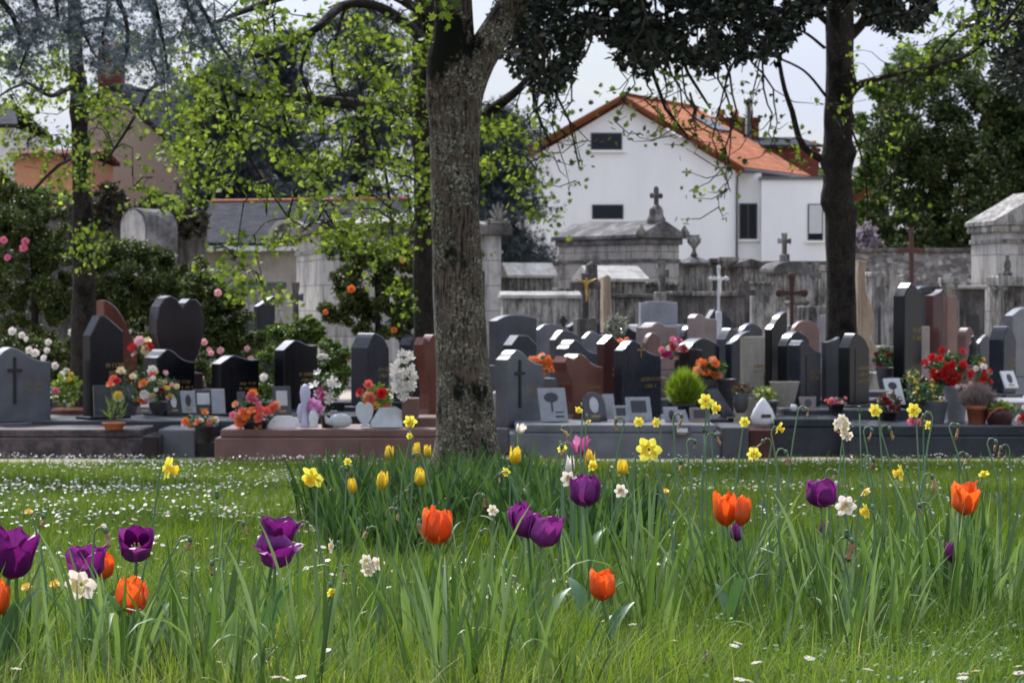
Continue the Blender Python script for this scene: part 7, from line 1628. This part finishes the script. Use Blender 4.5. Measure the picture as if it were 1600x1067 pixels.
daffodil('lower cream narcissus cluster before the dark blue kerb', 1320, 679, 18, 8.0, (0, -1, 0), pm='d_cream', cm='d_pale', cup='c', heads=[(0, 0, (.2, -1, .1)), (6, 2, (.5, -1, -.2))], group=CN, name='narcissus')
daffodil('small faded cream narcissus behind the orange tulip left of the purple pair', 770, 797, 20, 7.6, (-.2, -1, -.2), pm='d_cream', cm='d_pale', cup='c', group=CN, name='narcissus')

# wilted daffodils
def crumple(name, L_, r_, seed):
    rr = random.Random(seed); mb = MB(); prof = [(.1, 0), (.5, .12), (.42, .3), (.62, .5), (.5, .72), (.7, .88), (.2, 1)]
    mb.lathe([(a * r_, -b * L_) for a, b in prof], 8)
    vs = []
    for v in mb.v: v = Vector(v); v += Vector((noise.noise(v * 300 + Vector((seed, 0, 0))), noise.noise(v * 300 + Vector((0, seed, 0))), noise.noise(v * 250))) * r_ * .95; vs.append(tuple(v))
    mb.v = vs; me = mb.mesh(name); me.materials.append(M['wilt']); return me
CR = [crumple('wilted_petals', .032, .008, k) for k in range(4)]
def wilted(label, px, py, D, side=1, size=1.0, foot=0, seedhead=False):
    s_ = S(D); c = P(px, py, D); gx = c.x - side * .02 + foot / s_; g = gz(gx, D); r = thing('wilted_daffodil', label, 'flower', (gx, D, g), 0, 'wilted daffodils on grey green stems'); c0 = c - r.location
    top = c0 + Vector((-side * .026, 0, -.004)) * size
    neck = [Vector((side * .006, 0, .012)), Vector((side * .016, 0, .014)), Vector((side * .026, 0, .004))]; ks = R_.uniform(.55, 1.25); neck = [Vector((q.x, q.y, q.z * ks)) * size for q in neck]
    stem_obj(r, (0, 0, -.01), top, .0034, .0022, M['stem_g'], (R_.uniform(-.055, .055), 0), neck)
    MB().lathe([(.002, 0), (.0055, .004), (.006, .010), (.003, .016)], 8, tuple(c0 + Vector((0, 0, -.008)))).build('seed_head', M['seed'], r)
    o = link('wilted_bloom', CR[int(px) % 4], None, r, c0 + Vector((side * .003, 0, -.004))); k = size * R_.uniform(.55, 1.15); o.scale = (k * R_.uniform(.7, 1.3), k * R_.uniform(.6, 1.1), k); o.rotation_euler = (R_.uniform(-.5, .5), -side * R_.uniform(-.5, .9), R_.uniform(0, 6))
    mb = MB(); strap(mb, tuple(top), 0 if side > 0 else math.pi, .028 * size, .008, .4, 1.8, .4, 0, 5); mb.build('sheath', M['wilt'], r)
    return r
WL = [(68, 807, 5.8, 1, 'at the far left above the purple tulips'), (166, 829, 5.3, 1, 'crossing the open purple tulip at left'), (297, 843, 5.6, 1, 'between the left orange tulip and the purple pair'), (381, 818, 6.2, 1, 'just left of the overlapping purple pair'), (331, 880, 6.0, -1, 'low in the leaves right of the left orange tulip'),
 (541, 733, 8.8, 1, 'left of the leftmost yellow tulip'), (620, 797, 6.6, 1, 'left of the middle orange tulip'), (655, 815, 6.0, -1, 'in front of the middle orange tulip'), (575, 827, 6.6, -1, 'above the low cream narcissus pair'), (646, 712, 7.4, -1, 'in front of the yellow tulips near the trunk'),
 (755, 775, 6.8, 1, 'right of the middle orange tulip'), (752, 832, 6.6, -1, 'below right of the middle orange tulip'), (782, 742, 7.2, -1, 'right of the trunk base'), (878, 697, 6.8, -1, 'left of the magenta tulip'), (880, 668, 7.6, -1, 'before the long grey kerb left part'), (963, 656, 7.6, -1, 'left of the two small yellow daffodils'),
 (1064, 722, 6.6, 1, 'right of the largest daffodil'), (1086, 690, 7.6, 1, 'above right of the largest daffodil'), (1118, 680, 7.4, 1, 'between the largest daffodil and the rounded one'), (1228, 707, 6.6, 1, 'right of the rounded yellow daffodil'), (1192, 690, 7.2, -1, 'above the rounded yellow daffodil'), (1260, 640, 7.6, 1, 'before the beige trapezoid plaque'),
 (1331, 845, 5.9, 1, 'with a big brown bloom below the cream narcissus'), (1390, 670, 7.2, 1, 'before the dark blue kerb right part'), (1362, 672, 7.6, 1, 'thin one before the dark blue kerb'), (1443, 650, 7.0, -1, 'beside the daffodil before the grey pot'), (1497, 665, 7.0, 1, 'on an arching stem above the dark blue kerb'), (1457, 745, 6.8, 1, 'left of the ragged orange tulip'), (1437, 790, 6.6, -1, 'in the leaves below the side facing daffodil'),
 (1511, 712, 7.0, 1, 'above the ragged orange tulip'), (1305, 737, 6.6, 1, 'above the deep purple tulip at right'), (1365, 718, 6.8, 1, 'between the purple tulip and the side facing daffodil'), (1556, 690, 7.2, 1, 'at the far right above the leaves'), (1564, 700, 7.4, -1, 'rightmost one near the kerb'), (480, 818, 6.6, 1, 'right of the overlapping purple pair'), (536, 888, 6.4, -1, 'left of the low narcissus pair'), (1065, 650, 7.4, 1, 'under the daffodil pair before the lime conifer')]
for (px, py, D, sd_, lb) in WL: wilted('wilted brown daffodil ' + lb, px, py, D, sd_, 1.0 if D > 6 or px < 400 else 1.3, foot=R_.uniform(-14, 14))
# dark seed pod and buds
for (px, py, D, lb) in [(339, 775, 6.2, 'single dark seed pod on a tall stem above the daisies at left'), (1343, 641, 7.0, 'small green bud on a straight stem before the burgundy plant'), (1100, 672, 7.2, 'round green seed head on a stem over the grey kerb'), (1323, 836, 5.9, 'round green seed head above the brown bloom at right')]:
    c = P(px, py, D); r = thing('seed_head_stem', lb, 'flower', (c.x, D, gz(c.x, D)), 0); c0 = c - r.location; stem_obj(r, (0, 0, -.01), c0, .003, .002, M['stem_g'], (R_.uniform(-.02, .02), 0))
    MB().lathe([(.002, -.008), (.006, -.004), (.007, .003), (.004, .009), (.007, .012), (.001, .014)], 9, tuple(c0)).build('seed_head', M['seed'], r)
# dandelions
for (px, py, D, lb) in [(45, 800, 7.2, 'yellow dandelion in the lawn at the far left'), (86, 913, 5.6, 'small yellow dandelion left of the white narcissus'), (42, 918, 5.4, 'tiny yellow dandelion in the leaves at the far left'), (1040, 768, 8.4, 'flat yellow dandelion right of the white narcissus')]:
    c = P(px, py, D); r = thing('dandelion', lb, 'flower', (c.x, D, gz(c.x, D)), 0); c0 = c - r.location; stem_obj(r, (0, 0, -.01), c0, .002, .0015, M['stem'])
    o = link('bloom', blossom('puff', 'f_yellow'), None, r, c0); o.scale = (.013, .013, .009); o.rotation_euler = (.5, 0, 0)

# ------------------------------------------------------------------ clumps of bulb leaves
landmarks = [(a_[1], a_[2], a_[0]) for a_ in TU if 'half hidden' not in a_[0] and 'buried' not in a_[0]]
def clump_mesh(n, L0, L1, w0, w1, spread, lean0, lean1, droop0, droop1, seed, mat):
    rs = R_.getstate(); R_.seed(seed); Vs, Fs, Rn = [], [], []; nn = 0
    for k in range(n):
        mb = MB(); q = (R_.gauss(0, spread), R_.gauss(0, spread), -.01); az = math.atan2(q[1], q[0]) + R_.gauss(0, .7)
        floppy = R_.random() < .10
        strap(mb, q, az, R_.uniform(L0, L1), R_.uniform(w0, w1), R_.uniform(lean0, lean1), 2.2 if floppy else R_.uniform(droop0, droop1), R_.uniform(.15, .5), R_.uniform(-1.4, 1.4), 8)
        Vs += mb.v; Fs += [tuple(i + nn for i in f) for f in mb.f]; Rn += [R_.random()] * len(mb.v); nn += len(mb.v)
    R_.setstate(rs); me = np_mesh('leaf_clump', np.array(Vs), np.array(Fs), np.array(Rn), True); me.materials.append(mat); return me
CLF = [clump_mesh(R_.randint(9, 15), .20, .40, .0075, .0145, .040, .02, .40, .03, .55, 100 + k, M['bulbleaf']) for k in range(9)]
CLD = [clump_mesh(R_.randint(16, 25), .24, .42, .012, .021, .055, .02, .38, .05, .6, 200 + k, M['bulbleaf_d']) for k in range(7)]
used = {}
def clump(px, D, meshes, scale, dark=False):
    s_ = S(D); x = P(px, 0, D).x; g = gz(x, D); py = 480 + (CZ - g) * s_
    top = py - .34 * scale * s_
    l = min(landmarks, key=lambda q: (q[0] - px) ** 2 + ((q[1] - (top + py) / 2) * .5) ** 2)
    side = 'just left of' if l[0] - px > 14 else 'just right of' if px - l[0] > 14 else 'at the foot of'
    key = (side, l[2]); used[key] = used.get(key, 0) + 1; n_ = used[key]
    short = l[2].split(',')[0]
    if n_ == 1: lb = ('dark leaf clump ' if dark else 'strap leaf clump ') + side + ' the ' + short
    else: lb = ('dense dark green bulb leaf clumps around the foot of the central trunk' if dark else 'grey green strap leaf clumps standing in the grass ' + ('at left' if px < 540 else 'in the middle' if px < 1150 else 'at right'))
    o = link('leaf_clump', R_.choice(meshes)); o.location = (x, D, g); o.rotation_euler = (0, 0, R_.uniform(0, 6.28)); o.scale = (scale * R_.uniform(.9, 1.15), scale * R_.uniform(.9, 1.15), scale)
    if len(lb.split()) > 16: lb = ' '.join(lb.split()[:16])
    tag(o, lb, 'leaf clump', 'bulb leaf clumps around the trunk' if dark else 'bulb leaf clumps in the foreground grass')
    return o
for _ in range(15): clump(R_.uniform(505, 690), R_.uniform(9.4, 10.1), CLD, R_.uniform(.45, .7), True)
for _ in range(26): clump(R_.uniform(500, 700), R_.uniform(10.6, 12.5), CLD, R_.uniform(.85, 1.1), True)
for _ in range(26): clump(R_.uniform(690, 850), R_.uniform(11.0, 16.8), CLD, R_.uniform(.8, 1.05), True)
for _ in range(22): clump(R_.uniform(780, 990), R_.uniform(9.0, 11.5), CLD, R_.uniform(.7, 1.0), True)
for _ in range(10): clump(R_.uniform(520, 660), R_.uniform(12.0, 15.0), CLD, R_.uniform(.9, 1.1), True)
for (x0, x1, D0, D1, n, sc0, sc1) in [(-60, 60, 5.0, 5.8, 3, .7, .95), (60, 300, 4.8, 6.0, 9, .6, .95), (300, 480, 5.0, 6.3, 6, .6, .9), (480, 720, 5.1, 6.4, 9, .7, 1.0), (690, 860, 5.2, 6.5, 7, .7, 1.1), (860, 980, 5.4, 6.6, 3, .6, .8), (975, 1150, 6.0, 7.4, 11, .85, 1.1),
                                     (1140, 1240, 6.4, 7.4, 6, .8, 1.0), (1240, 1350, 5.9, 6.9, 9, .8, 1.05), (1350, 1620, 6.0, 7.4, 19, .8, 1.08), (1330, 1660, 7.2, 8.6, 8, .8, 1.0), (820, 960, 6.6, 8.0, 5, .7, .9),
 (-40, 420, 4.35, 4.9, 9, .5, .85), (420, 760, 4.3, 4.95, 9, .5, .85), (820, 900, 4.6, 5.1, 2, .5, .7), (1180, 1460, 5.2, 5.8, 6, .6, .8)]:
    for _ in range(max(2, round(n * .78))): clump(R_.uniform(x0, x1), R_.uniform(D0, D1), CLF, R_.uniform(sc0, sc1))

# ------------------------------------------------------------------ daisies
def daisy_parts(seed, lod=0):
    rr = random.Random(seed); mb = MB(); n = 17
    for k in range(n):
        a = 2 * math.pi * k / n + rr.uniform(-.06, .06); w_ = .15; L_ = rr.uniform(.92, 1.04); dz = rr.uniform(-.04, .10)
        c, s_ = math.cos(a), math.sin(a); t = (-s_, c)
        mb.add([(.22 * c + t[0] * w_ * .5, .22 * s_ + t[1] * w_ * .5, .02), (.22 * c - t[0] * w_ * .5, .22 * s_ - t[1] * w_ * .5, .02), (L_ * c - t[0] * w_ * .8, L_ * s_ - t[1] * w_ * .8, dz), (L_ * 1.05 * c, L_ * 1.05 * s_, dz * .9), (L_ * c + t[0] * w_ * .8, L_ * s_ + t[1] * w_ * .8, dz)], [(0, 1, 2, 3, 4)])
    return mb
M['dz_w'] = petal_stuff('daisy_rays', [(0, (.60, .59, .59)), (.5, (.70, .69, .69)), (1, (.78, .77, .77))], vein=0, grad=0)
M['dz_y'] = plain('daisy_disc', (.75, .48, .02), .7, .2, 300)
dpm = [daisy_parts(k).mesh('rays') for k in range(3)]
for m_ in dpm: m_.materials.append(M['dz_w'])
cen = MB().lathe([(.30, .0), (.31, .06), (.24, .14), (.1, .18)], 10).mesh('disc'); cen.materials.append(M['dz_y'])
stm = MB().tube([(0, 0, -3.2), (.15, 0, -1.6), (0, 0, 0)], [.07, .06, .06], 5).mesh('stem'); stm.materials.append(M['stem'])
protos = []
for k in range(3):
    o = bpy.data.objects.new('daisy', None); protos.append((dpm[k], cen, stm))
spots = [(958, 967), (988, 981), (1054, 1005), (1153, 1007), (1182, 1038), (1155, 1063), (1170, 1065), (1357, 1047), (1505, 1054), (1525, 1049), (1504, 1061), (1590, 1040), (1592, 1052), (413, 1028), (430, 1050), (445, 1052), (470, 1050), (510, 1015), (535, 1066), (568, 959), (943, 975), (25, 1040), (1148, 1012), (1265, 1030)]
def daisy(x, y, dz, R, lb, near):
    g = float(gz(x, y)); r = thing('daisy', lb, 'flower', (x, y, g + dz), 0, 'daisies scattered over the lawn'); r.scale = (R, R, R); r.rotation_euler = (R_.uniform(-.1, .5), R_.uniform(-.3, .3), R_.uniform(0, 6))
    a, b_, c = protos[R_.randint(0, 2)]; link('rays', a, None, r); link('disc', b_, None, r)
    if near: link('stem', c, None, r)
for i, (px, py) in enumerate(spots):
    # find depth where the ground row is py
    d = 5.0
    for _ in range(20): d = (CZ - gz(0, d) - .085) * F / (py - 480)
    x = P(px, py, d).x; daisy(x, d, .085, .0102, 'white daisy open in the near grass, %s' % ('bottom left part of the photo' if px < 800 else 'bottom right part of the photo'), True)
# all the daisies further back ; the nearest are single things, the far carpet is one mass
def daisy_field(n, D0, D1, xfun, seed, thr):
    x, y = area_pts(n, D0, D1, .5); q = snoise(x, y, 1.6, seed) + .6 * snoise(x, y, 4.5, seed + 1) ; px = 800 + x / y * F
    k = (q > thr) & xfun(px, y); return x[k], y[k]
fx = np.concatenate([daisy_field(9000, 14, 26.6, lambda p, d: (p < 560), 4, -.12)[0], daisy_field(3000, 9, 16, lambda p, d: p < 520, 6, .0)[0]])
parts_ = [daisy_field(7500, 15, 26.6, lambda p, d: (p < 600), 4, .02), daisy_field(3400, 8.5, 17, lambda p, d: p < 560, 6, .0), daisy_field(2600, 11, 26, lambda p, d: (p > 800), 14, .12), daisy_field(900, 8, 13, lambda p, d: (p > 950) & (p < 1300), 15, .1), daisy_field(500, 6.5, 10, lambda p, d: p < 900, 16, .1), daisy_field(1200, 20, 26.6, lambda p, d: (p > 850), 19, -.1)]
fx = np.concatenate([p[0] for p in parts_]); fy = np.concatenate([p[1] for p in parts_])
order = np.argsort(fy); fx, fy = fx[order], fy[order]; near_n = 270
for i in range(min(near_n, len(fx))):
    x, y = float(fx[i]), float(fy[i]); px = 800 + x / y * F
    daisy(x, y, R_.uniform(.04, .07), R_.uniform(.009, .012), 'small white daisies dotting the lawn %s' % ('left of the leaf clump' if px < 560 else 'right of the leaf clump'), False)
X, Y = fx[near_n:], fy[near_n:]; print('daisies', len(fx))
TV = [(0, 0, .03)] + [(math.cos(2 * math.pi * k / 8) * (1 if k % 1 == 0 else .8), math.sin(2 * math.pi * k / 8), 0) for k in range(8)]; TF = [(0, 1 + k, 1 + (k + 1) % 8) for k in range(8)]
pos = np.stack([X, Y, HF.z(X, Y) + rng.uniform(.05, .09, len(X))], 1)
V, Fc, rn = scatter(TV, TF, pos, rand_rot(len(X), (0, .7)), rng.uniform(.007, .0115, len(X)))
tag(link('daisy_carpet', np_mesh('daisy_carpet', V, Fc, rn), M['dz_w']), 'carpet of countless small white daisies in the far lawn', 'daisies', kind='stuff')
